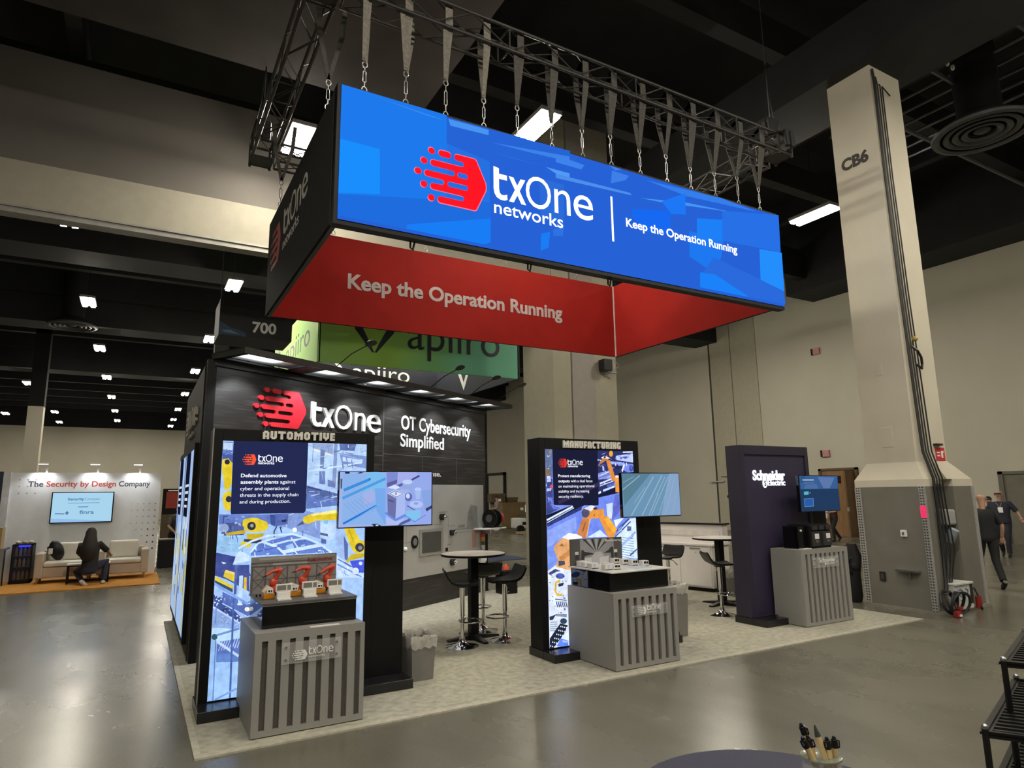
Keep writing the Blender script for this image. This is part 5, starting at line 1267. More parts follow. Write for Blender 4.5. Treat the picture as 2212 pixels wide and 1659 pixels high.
# --- black display plinths
def plinth(x0, x1, y0, y1, z0, z1, top, lab, tm):
    t = thing('display_plinth', lab, 'display box', ((x0 + x1) / 2, y0, z0), 'black display plinths')
    MB().box(x0, x1, y0, y1, z0, z1).build('acrylic_box', M_blackgloss, t, .003)
    MB().box(*top, z1 + .001, z1 + .012).build('base_board', tm, t)
    return t
pl1 = plinth(.945, 1.715, 5.75, 6.40, .784, .968, (.93, 1.72, 5.74, 6.41), 'black gloss box under the red robot model', mat('grey_board', (.10, .098, .094), .45))
MB().box(.944, 1.716, 5.742, 5.75, .955, .966).build('front_lip', M_steel, pl1)
pl2 = plinth(4.43, 5.255, 5.68, 6.40, .79, .985, (4.40, 5.25, 5.60, 6.41), 'black gloss box under the white factory model', mat('white_board', (.62, .60, .55), .45))
# red robot model
ZT = .98
t = thing('model_backdrop', 'grey model backdrop board printed with girders behind three red robots', 'backdrop', (1.315, 6.39, ZT))
MB().box(.935, 1.70, 6.38, 6.40, ZT, 1.298).build('board', mat('backdrop_grey', (.22, .205, .195), .7, var=.1, scale=12), t)
g = MB(); og = Vector((0, 6.38, 0))
def bar(mb, p, q, w, yo, m=0, d=.001):
    p = Vector((p[0], p[1])); q = Vector((q[0], q[1])); e = (q - p).normalized(); n = Vector((-e.y, e.x)) * w / 2
    mb.ext([tuple(p + n), tuple(p - n), tuple(q - n), tuple(q + n)], yo, X, Z, 0, m, d)
for i in range(4):
    xa = .955 + i * .19
    for za in (ZT + .03, ZT + .125):
        bar(g, (xa, za), (xa + .095, za + .09), .007, og); bar(g, (xa + .095, za), (xa, za + .09), .007, og, 0, .0012)
    for xx in (xa - .008, xa + .105): bar(g, (xx, ZT), (xx, 1.21), .014, og, 0, .0014)
bar(g, (.935, 1.215), (1.70, 1.215), .012, og, 0, .0016); bar(g, (.935, ZT + .12), (1.70, ZT + .12), .006, og, 0, .0018); bar(g, (.935, 1.245), (1.5, 1.245), .014, og, 0, .0018)
g.build('girder_print', mat('girder_grey', (.10, .09, .088), .7), t)
g = MB(); bar(g, (1.12, 1.228), (1.43, 1.228), .022, og, 0, .001); bar(g, (1.0, 1.28), (1.69, 1.282), .02, og, 0, .001); g.build('light_bands', mat('band_grey', (.36, .34, .32), .7), t)
MB().text('Automotive', og, X, Z, 1.42, 1.66, 1.235, .035, 0, .02, 0, .003).build('red_lettering', mat('dark_red_ink', (.27, .012, .02), .5), t)
M_rob = mat('red_orange_robot', (.58, .06, .025), .4, var=.1); M_orange = mat('orange_plastic', (.62, .24, .012), .35, var=.1, alpha=.93)
def robot(x, y, lab, tilt):
    r = thing('robot_model', lab, 'model robot', (x, y, ZT), 'red robot models')
    MB().lathe([(.03, 0), (.03, .02), (.022, .03)], (x, y, ZT), 16).build('foot', M_black, r, smooth=True)
    MB().lathe([(.03, .03), (.038, .05), (.03, .075)], (x, y, ZT), 16).sph((x - .01, y, ZT + .105), (.038, .03, .045)).build('base', M_rob, r, smooth=True)
    MB().tube([(x - .01, y, ZT + .12), (x + .02, y - .01, ZT + .165), (x + .035, y - .015, ZT + .205)], [.024, .018, .022], 10).sph((x + .035, y - .015, ZT + .21), .024).build('lower_arm', M_rob, r, smooth=True)
    MB().tube([(x + .04, y - .015, ZT + .215), (x - .03, y - .03, ZT + .205 + tilt * .3), (x - .08, y - .035, ZT + .175 + tilt * .4)], [.022, .016, .011], 10).build('upper_arm', M_rob, r, smooth=True)
    MB().tube([(x - .08, y - .035, ZT + .175 + tilt * .4), (x - .115, y - .04, ZT + .16 + tilt * .5)], [.009, .004], 8).build('tool_tip', M_blackmetal, r)
robot(1.115, 6.22, 'red toy robot arm at the left end of the model', 0); robot(1.365, 6.22, 'red toy robot arm in the middle of the model', .05); robot(1.59, 6.24, 'red toy robot arm under the red lettering, at the right end', -.04)
for k, (x, y, wd, lb) in enumerate(((1.03, 6.02, .09, 'left'), (1.24, 6.06, .13, 'middle'), (1.465, 6.1, .12, 'right'))):
    t = thing('machine_model', 'orange model machine with white cap below the %s red robot' % lb, 'model machine', (x, y, ZT), 'orange machine models')
    MB().box(x - wd / 2, x + wd / 2, y - .05, y + .05, ZT, ZT + .05).build('base', M_orange, t, .008)
    MB().tube([(x - wd / 2 + .01, y, ZT + .05), (x - .01, y, ZT + .085), (x + wd / 2 - .02, y, ZT + .07)], [.03, .034, .02], 10).build('hood', mat('amber_clear', (.66, .55, .42), .2, alpha=.75), t, smooth=True)
    MB().box(x - .02, x + .03, y - .055, y - .045, ZT + .05, ZT + .085).build('screen', M_letter, t); MB().box(x - .01, x + .005, y - .057, y - .055, ZT + .06, ZT + .075).box(x + .012, x + .022, y - .057, y - .055, ZT + .06, ZT + .075).build('buttons', M_black, t)
for k, (x, y, lb) in enumerate(((1.135, 5.91, 'left'), (1.36, 5.95, 'middle'), (1.585, 5.98, 'right'))):
    t = thing('console_model', 'white model operator console in front of the %s red robot' % lb, 'model console', (x, y, ZT), 'white console models')
    MB().box(x - .055, x + .055, y - .015, y + .03, ZT, ZT + .062).build('desk', M_white, t, .004)
    MB().box(x - .055, x + .055, y - .065, y - .02, ZT, ZT + .012).build('keyboard_shelf', M_white, t)
    MB().box(x - .066, x + .066, y - .005, y + .012, ZT + .062, ZT + .125).build('screen_frame', M_white, t, .003)
    MB().box(x - .055, x + .018, y - .0065, y - .005, ZT + .075, ZT + .115).box(x + .028, x + .057, y - .0065, y - .005, ZT + .075, ZT + .115).build('screen', mat('lcd_grey', (.2, .19, .17), .3), t)
for i in range(3):
    x = .955 + i * .03
    tag(MB().box(x, x + .012, 6.17, 6.19, ZT, ZT + .02).build('model_drum', M_black), 'tiny black drum at the left edge of the robot model', 'model drum', 'tiny drums on the robot model')
# white factory model
ZT = .997
t = thing('model_backdrop', 'grey photo backdrop board of a factory aisle behind the white model', 'backdrop', (4.8, 6.39, ZT))
MB().box(4.42, 5.185, 6.385, 6.40, ZT, 1.298).build('board', mat('backdrop_dark', (.075, .073, .073), .6), t)
g = MB(); og = Vector((0, 6.385, 0)); lg = [mat('aisle_%d' % i, c, .6) for i, c in enumerate(((.26, .26, .28), (.40, .41, .44), (.03, .03, .032), (.55, .55, .56)))]
g.ext([(4.56, ZT), (5.06, ZT), (5.06, 1.292), (4.56, 1.292)], og, X, Z, 0, 0, .001)
for i in range(7): g.ext([(4.60 + i * .06, 1.29), (4.64 + i * .06, 1.29), (4.80 + (i - 3) * .01, 1.16), (4.79 + (i - 3) * .01, 1.16)], og, X, Z, 0, 1 if i % 2 else 2, .002)
g.ext([(4.63, ZT), (4.99, ZT), (4.86, 1.14), (4.78, 1.14)], og, X, Z, 0, 1, .0025); g.ext([(4.62, ZT), (4.72, ZT), (4.72, 1.08), (4.62, 1.08)], og, X, Z, 0, 3, .003); g.ext([(4.84, ZT), (4.98, ZT), (4.98, 1.09), (4.84, 1.07)], og, X, Z, 0, 3, .003)
g.ext([(4.565, ZT), (4.605, ZT), (4.62, 1.10), (4.75, 1.115), (4.75, 1.125), (4.62, 1.15), (4.60, 1.17), (4.575, 1.17)], og, X, Z, 0, 2, .0035); g.ext([(5.055, ZT), (5.02, ZT), (5.01, 1.12), (4.9, 1.12), (4.97, 1.15), (5.02, 1.19), (5.05, 1.18)], og, X, Z, 0, 2, .0035)
for xx in (4.51, 5.085): g.ext([(xx - .025, 1.12), (xx + .025, 1.12), (xx + .025, 1.155), (xx - .025, 1.155)], og, X, Z, 0, 3, .002); g.ext([(xx - .025, 1.07), (xx + .025, 1.07), (xx + .025, 1.115), (xx - .025, 1.115)], og, X, Z, 0, 2, .002)
g.build('aisle_print', lg, t)
MB().text('Manufacturing', og, X, Z, 4.93, 5.17, 1.253, .026, 0, .02, 0, .004).build('lettering', M_letter, t)
M_mw = mat('model_white', (.66, .64, .62), .4, var=.03); M_blue = mat('pale_blue_panel', (.42, .50, .66), .4)
nm = ('at the backdrop', 'second from the backdrop', 'third from the backdrop', 'nearest the front')
def mini(x, y, lab, wx=.09, wy=.075, h=.065, face='screen'):
    t = thing('machine_model', lab, 'model machine', (x, y, ZT), 'white machine models')
    MB().box(x - wx / 2, x + wx / 2, y - wy / 2, y + wy / 2, ZT, ZT + h).build('body', M_mw, t, .006)
    if face == 'screen': MB().box(x - wx * .3, x + wx * .05, y - wy / 2 - .002, y - wy / 2, ZT + h * .5, ZT + h * .85).box(x + wx * .12, x + wx * .36, y - wy / 2 - .002, y - wy / 2, ZT + h * .45, ZT + h * .85).build('screen', M_black, t)
    else: MB().box(x - wx * .2, x + wx * .1, y - wy / 2 - .002, y - wy / 2, ZT + h * .2, ZT + h * .9).build('side_panel', M_blue, t)
    MB().box(x - wx * .45, x + wx * .45, y - wy / 2 - .004, y - wy / 2, ZT + .001, ZT + .008).build('base_slot', M_black, t)
for i, (x, y) in enumerate(((5.0, 6.3), (5.03, 6.17), (5.05, 6.03), (5.09, 5.89))): mini(x, y, 'white model machine of the right row, %s' % nm[i])
for i, (x, y) in enumerate(((4.53, 6.32), (4.50, 6.19), (4.49, 6.05), (4.53, 5.85))): mini(x, y, 'white model machine of the left row, %s' % nm[i], .10, .08, .06, 'blue')
mini(4.63, 5.83, 'white model box with dark slot at the front corner of the factory model', .1, .07, .055); mini(4.75, 6.12, 'grey white model box in the middle of the factory model', .1, .1, .04, 'blue')
tag(MB().box(4.84, 5.06, 5.72, 5.9, ZT, ZT + .008).build('model_floor_pad', glow('pale_pad', 'e8f0f0', .5)), 'bright pale pad at the front of the white factory model', 'model pad')
# black electrical unit on the tall counter
t = thing('switchgear_unit', 'black electrical unit with two white labels on the taller counter', 'electrical unit', (8.46, 6.1, 1.02))
MB().box(8.24, 8.70, 6.0, 6.36, 1.021, 1.345).build('case', M_black, t, .012)
f = MB()
for i in range(3): f.box(8.27 + i * .15, 8.38 + i * .15, 5.97, 6.0, 1.27, 1.33)
f.box(8.25, 8.69, 5.975, 6.0, 1.05, 1.25); f.box(8.45, 8.49, 5.95, 5.98, 1.06, 1.24); f.build('front_cover', mat('dark_grey_plastic', (.03, .03, .033), .35), t, .005)
MB().box(8.31, 8.40, 5.972, 5.975, 1.15, 1.22).box(8.56, 8.65, 5.972, 5.975, 1.15, 1.22).build('label', M_letter, t)
MB().box(8.32, 8.39, 5.972, 5.975, 1.10, 1.13).box(8.57, 8.64, 5.972, 5.975, 1.10, 1.13).build('handle', M_steel, t)
MB().box(8.05, 8.23, 6.05, 6.3, 1.021, 1.33).build('side_module', M_blackgloss, t, .008); MB().sph((8.1, 6.04, 1.27), .015).build('indicator', M_letter, t)
t = thing('white_card', 'small white card lying on the taller counter left of the black unit', 'card', (8.1, 5.98, 1.02)); MB().box(8.02, 8.2, 5.96, 6.03, 1.021, 1.03).build('card', M_white, t)

# ---------------------------------------------------------------- the tower wall with logo and canopy
A29 = math.radians(29.5); E = Vector((math.cos(A29), math.sin(A29), 0)); N = Vector((math.sin(A29), -math.cos(A29), 0)); T0 = Vector((.69, 8.475, 0))
def wood_mat():
    m = mat('dark_plank_laminate', (0.02, 0.018, 0.017), .42, var=0); nt = m.node_tree; b = nt.nodes['Principled BSDF']
    tc = nt.nodes.new('ShaderNodeTexCoord'); mp = nt.nodes.new('ShaderNodeMapping'); mp.inputs['Rotation'].default_value = (0, 0, -A29); nt.links.new(tc.outputs['Object'], mp.inputs[0])
    mp2 = nt.nodes.new('ShaderNodeMapping'); mp2.inputs['Scale'].default_value = (1.1, 1.1, 18); nt.links.new(mp.outputs[0], mp2.inputs[0])
    n = nt.nodes.new('ShaderNodeTexNoise'); n.inputs['Scale'].default_value = 1.6; n.inputs['Detail'].default_value = 5; nt.links.new(mp2.outputs[0], n.inputs['Vector'])
    r = nt.nodes.new('ShaderNodeValToRGB'); r.color_ramp.elements[0].position = .50; r.color_ramp.elements[1].position = .72
    r.color_ramp.elements[0].color = (.017, .0155, .015, 1); r.color_ramp.elements[1].color = (.048, .043, .040, 1); nt.links.new(n.outputs['Fac'], r.inputs[0]); nt.links.new(r.outputs[0], b.inputs['Base Color'])
    return m
M_plank = wood_mat()
tw = thing('tower_wall', 'tall black plank clad tower wall with big red and white logo', 'booth wall', (3.3, 10.0, .012))
def wp(u, z=0.0, d=0.0): return T0 + E * u + N * d + Z * z
L_ = 6.045
MB().ext([(0, 0.0145), (L_, 0.0145), (L_, 3.5), (0, 3.5)], T0 - N * .16, E, Z, .16).build('front_panel', M_plank, tw)
MB().box(.625, .745, 8.62, 12.1, .0145, 3.48).build('side_panel', mat('matt_black_panel', (0.024, 0.023, 0.021), .6, var=.15), tw)
MB().ext([(.625, 8.43), (.70, 8.44), (.80, 8.62), (.625, 8.64)], Vector((0, 0, .0145)), X, Y, 3.48).build('corner_post', M_black, tw)
MB().ext([(L_, 0.0145), (L_ + .05, 0.0145), (L_ + .05, 3.5), (L_, 3.5)], T0 - N * .18, E, Z, .19).build('end_post', M_black, tw)
sm = MB()
def seam(u0, z0, u1, z1, w_=.008): 
    if u0 == u1: sm.ext([(u0 - w_ / 2, z0), (u0 + w_ / 2, z0), (u0 + w_ / 2, z1), (u0 - w_ / 2, z1)], T0, E, Z, 0, 0, .001)
    else: sm.ext([(u0, z0 - w_ / 2), (u1, z0 - w_ / 2), (u1, z0 + w_ / 2), (u0, z0 + w_ / 2)], T0, E, Z, 0, 0, .0012)
seam(3.056, .5, 3.056, 3.5, .012); seam(3.06, 2.5, L_, 2.5); seam(4.05, 2.02, 4.05, 2.5); seam(5.06, 2.02, 5.06, 2.5); seam(.05, 2.47, 3.05, 2.47, .006); seam(.01, .02, .01, 3.5, .012)
sm.build('panel_seams', mat('pale_seam', (.12, .115, .11), .5), tw)
# lettering
MB().mark(T0, E, Z, .585, 2.75, .845, .505, .035).build('emblem', M_red, tw)
MB().word(T0, E, Z, 1.54, 2.955, 2.82, .345, .035).text('networks', T0, E, Z, 1.55, 2.52, 2.64, .10, .035).build('logo_letters', M_letter, tw)
MB().text('OT Cybersecurity', T0, E, Z, 3.48, 5.515, 2.93, .225, .008, .015).text('Simplified', T0, E, Z, 3.465, 4.66, 2.645, .205, .008, .015).text('nse.', T0, E, Z, 4.30, 4.577, 2.165, .085, .006, .01).build('slogan_letters', M_letter, tw)
oS = Vector((.625, 0, 0))
MB().mark(oS, -Y, Z, -11.4, 2.78, .55, .38, .03).word(oS, -Y, Z, -10.78, -9.5, 2.84, .28, .03).text('networks', oS, -Y, Z, -10.78, -9.95, 2.70, .07, .03).build('side_logo_letters', mat('beige_side_letter', (.42, .39, .34), .5), tw)
# canopy: an open-bottomed tray with cross fins
cz0, cz1, cd = 3.50, 3.575, .62
cn = MB()
cn.ext([(-.03, cz0), (L_ + .03, cz0), (L_ + .03, cz1), (-.03, cz1)], T0 + N * (cd - .04), E, Z, .04)
cn.ext([(-.03, cz1 - .012), (L_ + .03, cz1 - .012), (L_ + .03, cz1), (-.03, cz1)], T0, E, Z, cd - .04)
cn.ext([(-.03, cz0), (0.01, cz0), (.01, cz1), (-.03, cz1)], T0, E, Z, cd - .04); cn.ext([(L_ - .01, cz0), (L_ + .03, cz0), (L_ + .03, cz1), (L_ - .01, cz1)], T0, E, Z, cd - .04)
cn.ext([(0, 3.43), (L_, 3.43), (L_, 3.5), (0, 3.5)], T0, E, Z, .03)
cn.build('canopy', mat('charcoal_canopy', (.03, .029, .027), .6), tw)
fn = MB(); nb = 6; bw = L_ / nb
for i in range(nb + 1): fn.ext([(i * bw - .05, cz0), (i * bw + .25, cz0), (i * bw + .25, cz0 + .012), (i * bw - .05, cz0 + .012)] if 0 < i < nb else [(0.01, cz0), (.05, cz0), (.05, cz0 + .01), (.01, cz0 + .01)], T0 + N * .03, E, Z, cd - .08)
fn.ext([(0, cz0), (L_, cz0), (L_, cz0 + .02), (0, cz0 + .02)], T0, E, Z, .14)
fn.build('canopy_fins', M_black, tw)
MB().ext([(0.01, cz1 - .016), (L_ - .01, cz1 - .016), (L_ - .01, cz1 - .013), (.01, cz1 - .013)], T0 + N * .02, E, Z, cd - .08).build('canopy_lining', mat('pale_lining', (.5, .52, .52), .6), tw)
for i in range(nb):
    ld = bpy.data.lights.new('canopy_fill_spot', 'SPOT'); ld.energy = 70; ld.color = (.93, .97, 1); ld.spot_size = math.radians(88); ld.spot_blend = .5; ld.shadow_soft_size = .04  # fill spots added under the canopy in place of the arm lamps' light
    lo_ = bpy.data.objects.new('canopy_fill_spot', ld); COL.objects.link(lo_); lo_.location = wp((i + .5) * bw - (.15 if i else .1), 3.52, .50)
    d_ = wp((i + .5) * bw - .15, 2.45, .0) - lo_.location; lo_.rotation_euler = d_.to_track_quat('-Z', 'Y').to_euler()
    lo_.parent = tw; lo_.location = lo_.location - wl(tw)
    ls = bpy.data.lights.new('canopy_fill_area', 'AREA'); ls.shape = 'RECTANGLE'; ls.size = .5; ls.size_y = .2; ls.energy = 4.0; ls.color = (.93, .97, 1)  # added fill light facing up at the lining, with no fitting of its own
    lq = bpy.data.objects.new('canopy_fill_area', ls); COL.objects.link(lq); lq.location = wp((i + .45) * bw, 3.505, .3) ; lq.rotation_euler = (PI, 0, A29); lq.parent = tw; lq.location = lq.location - wl(tw)
# gooseneck lamps standing on the canopy
for i, (u, d, lb) in enumerate(((1.75, .72, 'leftmost'), (3.9, .72, 'second from the left'), (5.05, .72, 'third from the left'), (6.0, .72, 'rightmost'))):
    b0 = wp(u - .15, cz1, .35); h0 = wp(u + .05, 3.94, d + .15)
    t = thing('arm_lamp', 'small black arm lamp over the tower canopy, %s of four' % lb, 'lamp', b0, 'arm lamps on the canopy')
    MB().tube([b0, b0 + Z * .03], .03, 10).build('clamp', M_blackmetal, t); MB().tube([b0 + Z * .02, b0 + (h0 - b0) * .5 + Z * .05, h0], .008, 6).build('arm', M_blackmetal, t)
    mh = MB(Matrix.Translation(h0) @ Matrix.Rotation(-.35, 4, E)); mh.lathe([(0, .035), (.05, .03), (.085, .0), (.08, -.01), (0, -.012)], O0, 20); mh.build('lamp_head', M_blackmetal, t, smooth=True)
# graphic board on the tower
gp0, gp1, gz0, gz1 = 2.6, 5.93, .5, 2.02
gb = thing('demo_board', 'grey process diagram board with small devices on the tower wall', 'display board', wp(4.3, .5, .03))
MB().ext([(gp0, gz0), (gp1, gz0), (gp1, gz1), (gp0, gz1)], T0, E, Z, .018).build('board', mat('board_grey', (.37, .36, .335), .5, var=.06, scale=2), gb)
ln = MB()
def gl(u0, z0, u1, z1, w_=.012):
    if abs(u1 - u0) > abs(z1 - z0): ln.ext([(u0, z0 - w_ / 2), (u1, z1 - w_ / 2), (u1, z1 + w_ / 2), (u0, z0 + w_ / 2)], T0, E, Z, 0, 0, .0185)
    else: ln.ext([(u0 - w_ / 2, z0), (u0 + w_ / 2, z0), (u1 + w_ / 2, z1), (u1 - w_ / 2, z1)], T0, E, Z, 0, 0, .0187)
gl(3.5, 1.335, 4.6, 1.335); gl(3.63, .95, 3.63, 1.33); gl(3.55, 1.08, 3.8, 1.08); gl(4.62, .75, 4.62, 1.34); gl(4.65, 1.46, 4.78, 1.46); gl(4.78, 1.28, 4.78, 1.46); gl(4.78, 1.29, 4.98, 1.29); gl(4.99, 1.22, 5.6, 1.22, .02); gl(4.95, 1.16, 5.5, 1.16); gl(4.5, 1.54, 4.75, 1.54, .02); gl(5.08, 1.27, 5.3, 1.27, .05); gl(4.75, .97, 4.85, .97, .02)
ln.build('diagram_lines', mat('diagram_line', (.22, .215, .20), .6), gb)
MB().ext([(5.35, 1.2), (5.75, 1.2), (5.7, 1.62), (5.5, 1.66), (5.4, 1.5)], T0, E, Z, 0, 0, .0187).build('tank_drawing', mat('tank_shade', (.20, .20, .19), .6, var=.3, scale=4), gb)
MB().ext([(5.54, .86), (5.66, .86), (5.68, 1.18), (5.52, 1.18)], T0, E, Z, 0, 0, .019).ext([(5.66, 1.12), (5.86, 1.14), (5.86, 1.18), (5.66, 1.17)], T0, E, Z, 0, 0, .0192).build('red_pipe_drawing', mat('faded_red_ink', (.36, .20, .17), .6), gb)
MB().disc(wp(3.835, 1.08, .018), .085, .105, E, Z, .02, 28).build('port_ring', M_black, gb); MB().disc(wp(3.835, 1.08, .038), .05, .06, E, Z, .004, 24).build('port_core', mat('port_grey', (.16, .16, .15), .4), gb)
MB().ext([(3.96, .83), (4.58, .83), (4.58, 1.27), (3.96, 1.27)], T0, E, Z, .02, 0, .018).build('screen_bezel', mat('bezel_grey', (.25, .245, .23), .4), gb); MB().ext([(4.02, .88), (4.54, .88), (4.54, 1.22), (4.02, 1.22)], T0, E, Z, .004, 0, .038).build('control_screen', mat('dead_screen', (.045, .048, .042), .25), gb)
for (u, z_, r_) in ((4.57, 1.46, .07), (4.87, 1.17, .06), (4.88, .66, .07)):
    c_ = wp(u, z_, .04); dv = MB().tube([wp(u, z_, .018), wp(u, z_, .07)], r_ * .8, 14).box(c_.x - .05, c_.x + .05, c_.y - .03, c_.y, c_.z + .02, c_.z + .05); dv.build('camera_body', M_blackmetal, gb)
    MB().sph(wp(u + .02, z_ - .01, .09), r_ * .55, 12, 8).build('camera_lens', M_chrome, gb, smooth=True)
MB().ext([(4.70, .86), (4.76, .86), (4.76, .92), (4.70, .92)], T0, E, Z, .012, 0, .018).build('push_switch', M_black, gb)
MB().sph(wp(3.60, .98, .03), .035, 10, 8).build('edge_knob', M_letter, gb, smooth=True)
st = [mat('stack_%d' % i, c, .4) for i, c in enumerate(((.5, .5, .48), (.05, .10, .05), (.6, .22, .04), (.45, .03, .02)))]
for i, (za, zb, n_) in enumerate(((.80, .89, 'stack_base'), (.89, .96, 'green_lens'), (.96, 1.04, 'orange_lens'), (1.04, 1.10, 'red_lens'))): MB().tube([wp(5.84, za, .06), wp(5.84, zb, .06)], .038, 12).build(n_, st[i], gb)
MB().ext([(5.8, .80), (5.88, .80), (5.88, .84), (5.8, .84)], T0, E, Z, .05, 0, .018).build('stack_bracket', M_steel, gb)
t = thing('dome_light', 'small white dome light low on the demo board behind the bar table', 'light', wp(5.86, .6, .02)); MB().sph(wp(5.86, .62, .06), .065, 12, 8).build('dome', M_letter, t, smooth=True); MB().ext([(5.8, .50), (5.92, .50), (5.92, .6), (5.8, .6)], T0, E, Z, .05, 0, .018).build('base', M_white, t)
t = thing('small_shelf', 'small white shelf fixed to the end of the tower wall', 'shelf', wp(5.9, 1.2, .02)); MB().ext([(5.6, 1.185), (6.28, 1.185), (6.28, 1.21), (5.6, 1.21)], T0, E, Z, .3, 0, .018).build('board', M_letter, t); MB().ext([(5.85, 1.10), (5.89, 1.10), (5.89, 1.185), (5.85, 1.185)], T0, E, Z, .2, 0, .018).build('bracket', M_steel, t)
t = thing('hose_reel', 'black reel with red core sitting on the small white shelf', 'reel', wp(5.98, 1.21, .205))
for uu in (5.85, 6.02): MB().tube([wp(uu, 1.385, .205), wp(uu + .03, 1.385, .205)], .165, 28).build('flange', M_black, t, smooth=True)
MB().tube([wp(5.83, 1.385, .205), wp(5.85, 1.385, .205)], .07, 20).build('hub', mat('hub_grey', (.08, .08, .085), .4), t)
for uu in (6.06, 6.13, 6.19): MB().tube([wp(uu, 1.385, .205), wp(uu + .05, 1.385, .205)], .10, 18).build('hose_turn', mat('red_hose', (.45, .025, .02), .45), t, smooth=True)
MB().box(*sorted((wp(5.8, 0, .1).x, wp(6.2, 0, .2).x)), wp(6.0, 0, .24).y, wp(6.0, 0, .16).y, 1.211, 1.225).build('foot', M_blackmetal, t)
# the two lightboxes on the left flank of the tower
for k, (ya, yb, lb) in enumerate(((8.98, 10.38, 'lit display panel on the left flank of the tower, nearer one'), (10.5, 11.9, 'lit display panel on the left flank of the tower, farther one'))):
    t = thing('side_lightbox', lb, 'lightbox', (.6, (ya + yb) / 2, .15), 'lightboxes on the tower flank')
    MB().box(.575, .625, ya - .07, yb + .07, .14, 2.52).build('frame', M_black, t)
    cols = ['b4d2ff', '14182e', 'e0d23c', '5a78c8', 'eef4ff', '28386a']; mm = MB(); of = Vector((.575, 0, 0)); rd = random.Random(5 + k)
    mm.ext([(-yb, .2), (-ya, .2), (-ya, 2.44), (-yb, 2.44)], of, -Y, Z, 0, 0, .001)
    mm.ext([(-yb + .15, 1.6), (-ya - .45, 1.6), (-ya - .45, 2.44), (-yb + .15, 2.44)], of, -Y, Z, 0, 1, .002)
    for j in range(4): mm.ext([(-yb + .25, 1.72 + j * .09), (-yb + .75 + .05 * j, 1.72 + j * .09), (-yb + .75 + .05 * j, 1.755 + j * .09), (-yb + .25, 1.755 + j * .09)], of, -Y, Z, 0, 4, .003)
    for j in range(16):
        a = rd.uniform(ya, yb - .25); z_ = rd.uniform(.2, 1.5); mm.ext([(-a - .22, z_), (-a - .05, z_ - .0), (-a, z_ + rd.uniform(.05, .3)), (-a - .2, z_ + rd.uniform(.1, .4))], of, -Y, Z, 0, rd.choice((2, 3, 4, 4, 5)), .004 + j * .0002)
    mm.ext([(-ya - .18, .25), (-ya - .06, .25), (-ya - .02, 1.3), (-ya - .2, 1.4)], of, -Y, Z, 0, 2, .008)
    mm.build('lightbox_print', [glow('glow_side_' + c, c, .8) for c in cols], t)

# ---------------------------------------------------------------- hanging sign
SX0, SX1, SY0, SY1, SZ0, SZ1 = 1.60, 8.70, 6.42, 10.59, 4.70, 6.25
hs = thing('hanging_sign', 'huge hanging box sign with blue screen front and red inner faces', 'hanging sign', (5.15, 8.5, SZ0))
gfx('D', 'led_screen', 0, SY0, (SX0 + .01, SX1 - .0, SZ0, SZ1 - .01), '2662d6', hs, 1.0, .0003)
MB().box(SX0 - .03, SX1 + .01, SY0 + .01, SY0 + .13, SZ0 - .05, SZ1 + .02).build('screen_cabinet', M_black, hs)
o = Vector((0, SY0 - .011, 0)); lt = glow('glow_led_white', 'ffffff', 1.6)
MB().word(o, X, Z, 3.47, 4.96, 5.355, .41).build('screen_wordmark', lt, hs)
MB().text('networks', o, X, Z, 3.474, 4.472, 5.165, .16, 0, .008).build('screen_subtitle', lt, hs)
MB().text('Keep the Operation Running', o, X, Z, 5.515, 7.685, 5.405, .118, 0, .02).build('screen_tagline', lt, hs)
MB().ext([(5.262, 5.142), (5.295, 5.142), (5.295, 5.782), (5.262, 5.782)], o, X, Z, 0).build('divider_line', lt, hs)
MB().mark(o, X, Z, 2.459, 5.135, .905, .65).build('screen_emblem', glow('glow_led_red', 'ff1420', 1.25), hs)
MB().mark(o + Y * .004, X, Z, 2.449, 5.125, .928, .672).build('emblem_halo', glow('glow_led_halo', 'ff7e9c', 1.0), hs)
M_fabric = mat('charcoal_fabric', (0.024, 0.0235, 0.023), .85, spec=.15, var=.08); M_redf = mat('red_fabric', (0.30, 0.016, 0.012), .8, var=.05, scale=3, spec=.1)
MB().box(SX0 - .03, SX0 + .02, SY0 + .16, SY1 + .05, SZ0, SZ1).build('left_banner', M_fabric, hs)
MB().box(SX0 - .03, SX0 + .03, SY0 + .10, SY0 + .16, SZ0 - .02, SZ1 + .02).build('corner_profile', mat('grey_profile', (.055, .054, .052), .5), hs)
MB().box(SX0 - .005, SX0 + .045, SY0 + .16, SY1, SZ0 - .015, SZ0 + .005).build('bottom_profile', mat('grey_profile', (.055, .054, .052), .5), hs)
MB().box(SX0 + .02, SX0 + .03, SY0 + .16, SY1, SZ0 + .01, SZ1).build('left_inner_face', M_redf, hs)
MB().box(SX0, SX1, SY1 + .01, SY1 + .05, SZ0, SZ1).build('back_banner', M_fabric, hs)
MB().box(SX0 + .02, SX1 - .02, SY1, SY1 + .01, SZ0, SZ1).build('back_inner_face', M_redf, hs)
MB().box(SX1 - .03, SX1 + .02, SY0 + .13, SY1 + .05, SZ0, SZ1).build('right_banner', M_fabric, hs)
MB().box(SX1 - .04, SX1 - .03, SY0 + .13, SY1, SZ0, SZ1).build('right_inner_face', M_redf, hs)
MB().box(SX1 - .062, SX1 - .04, SY1 - .02, SY1, SZ0, SZ1).build('corner_seam', mat('pale_seam_strip', (.55, .5, .48), .5), hs)
MB().text('Keep the Operation Running', Vector((0, SY1, 0)), X, Z, 2.87, 7.30, 5.36, .25, .002, .03, 0, .001).build('inner_lettering', mat('pink_grey_letter', (.46, .40, .39), .7), hs)
oS = Vector((SX0 - .03, 0, 0))
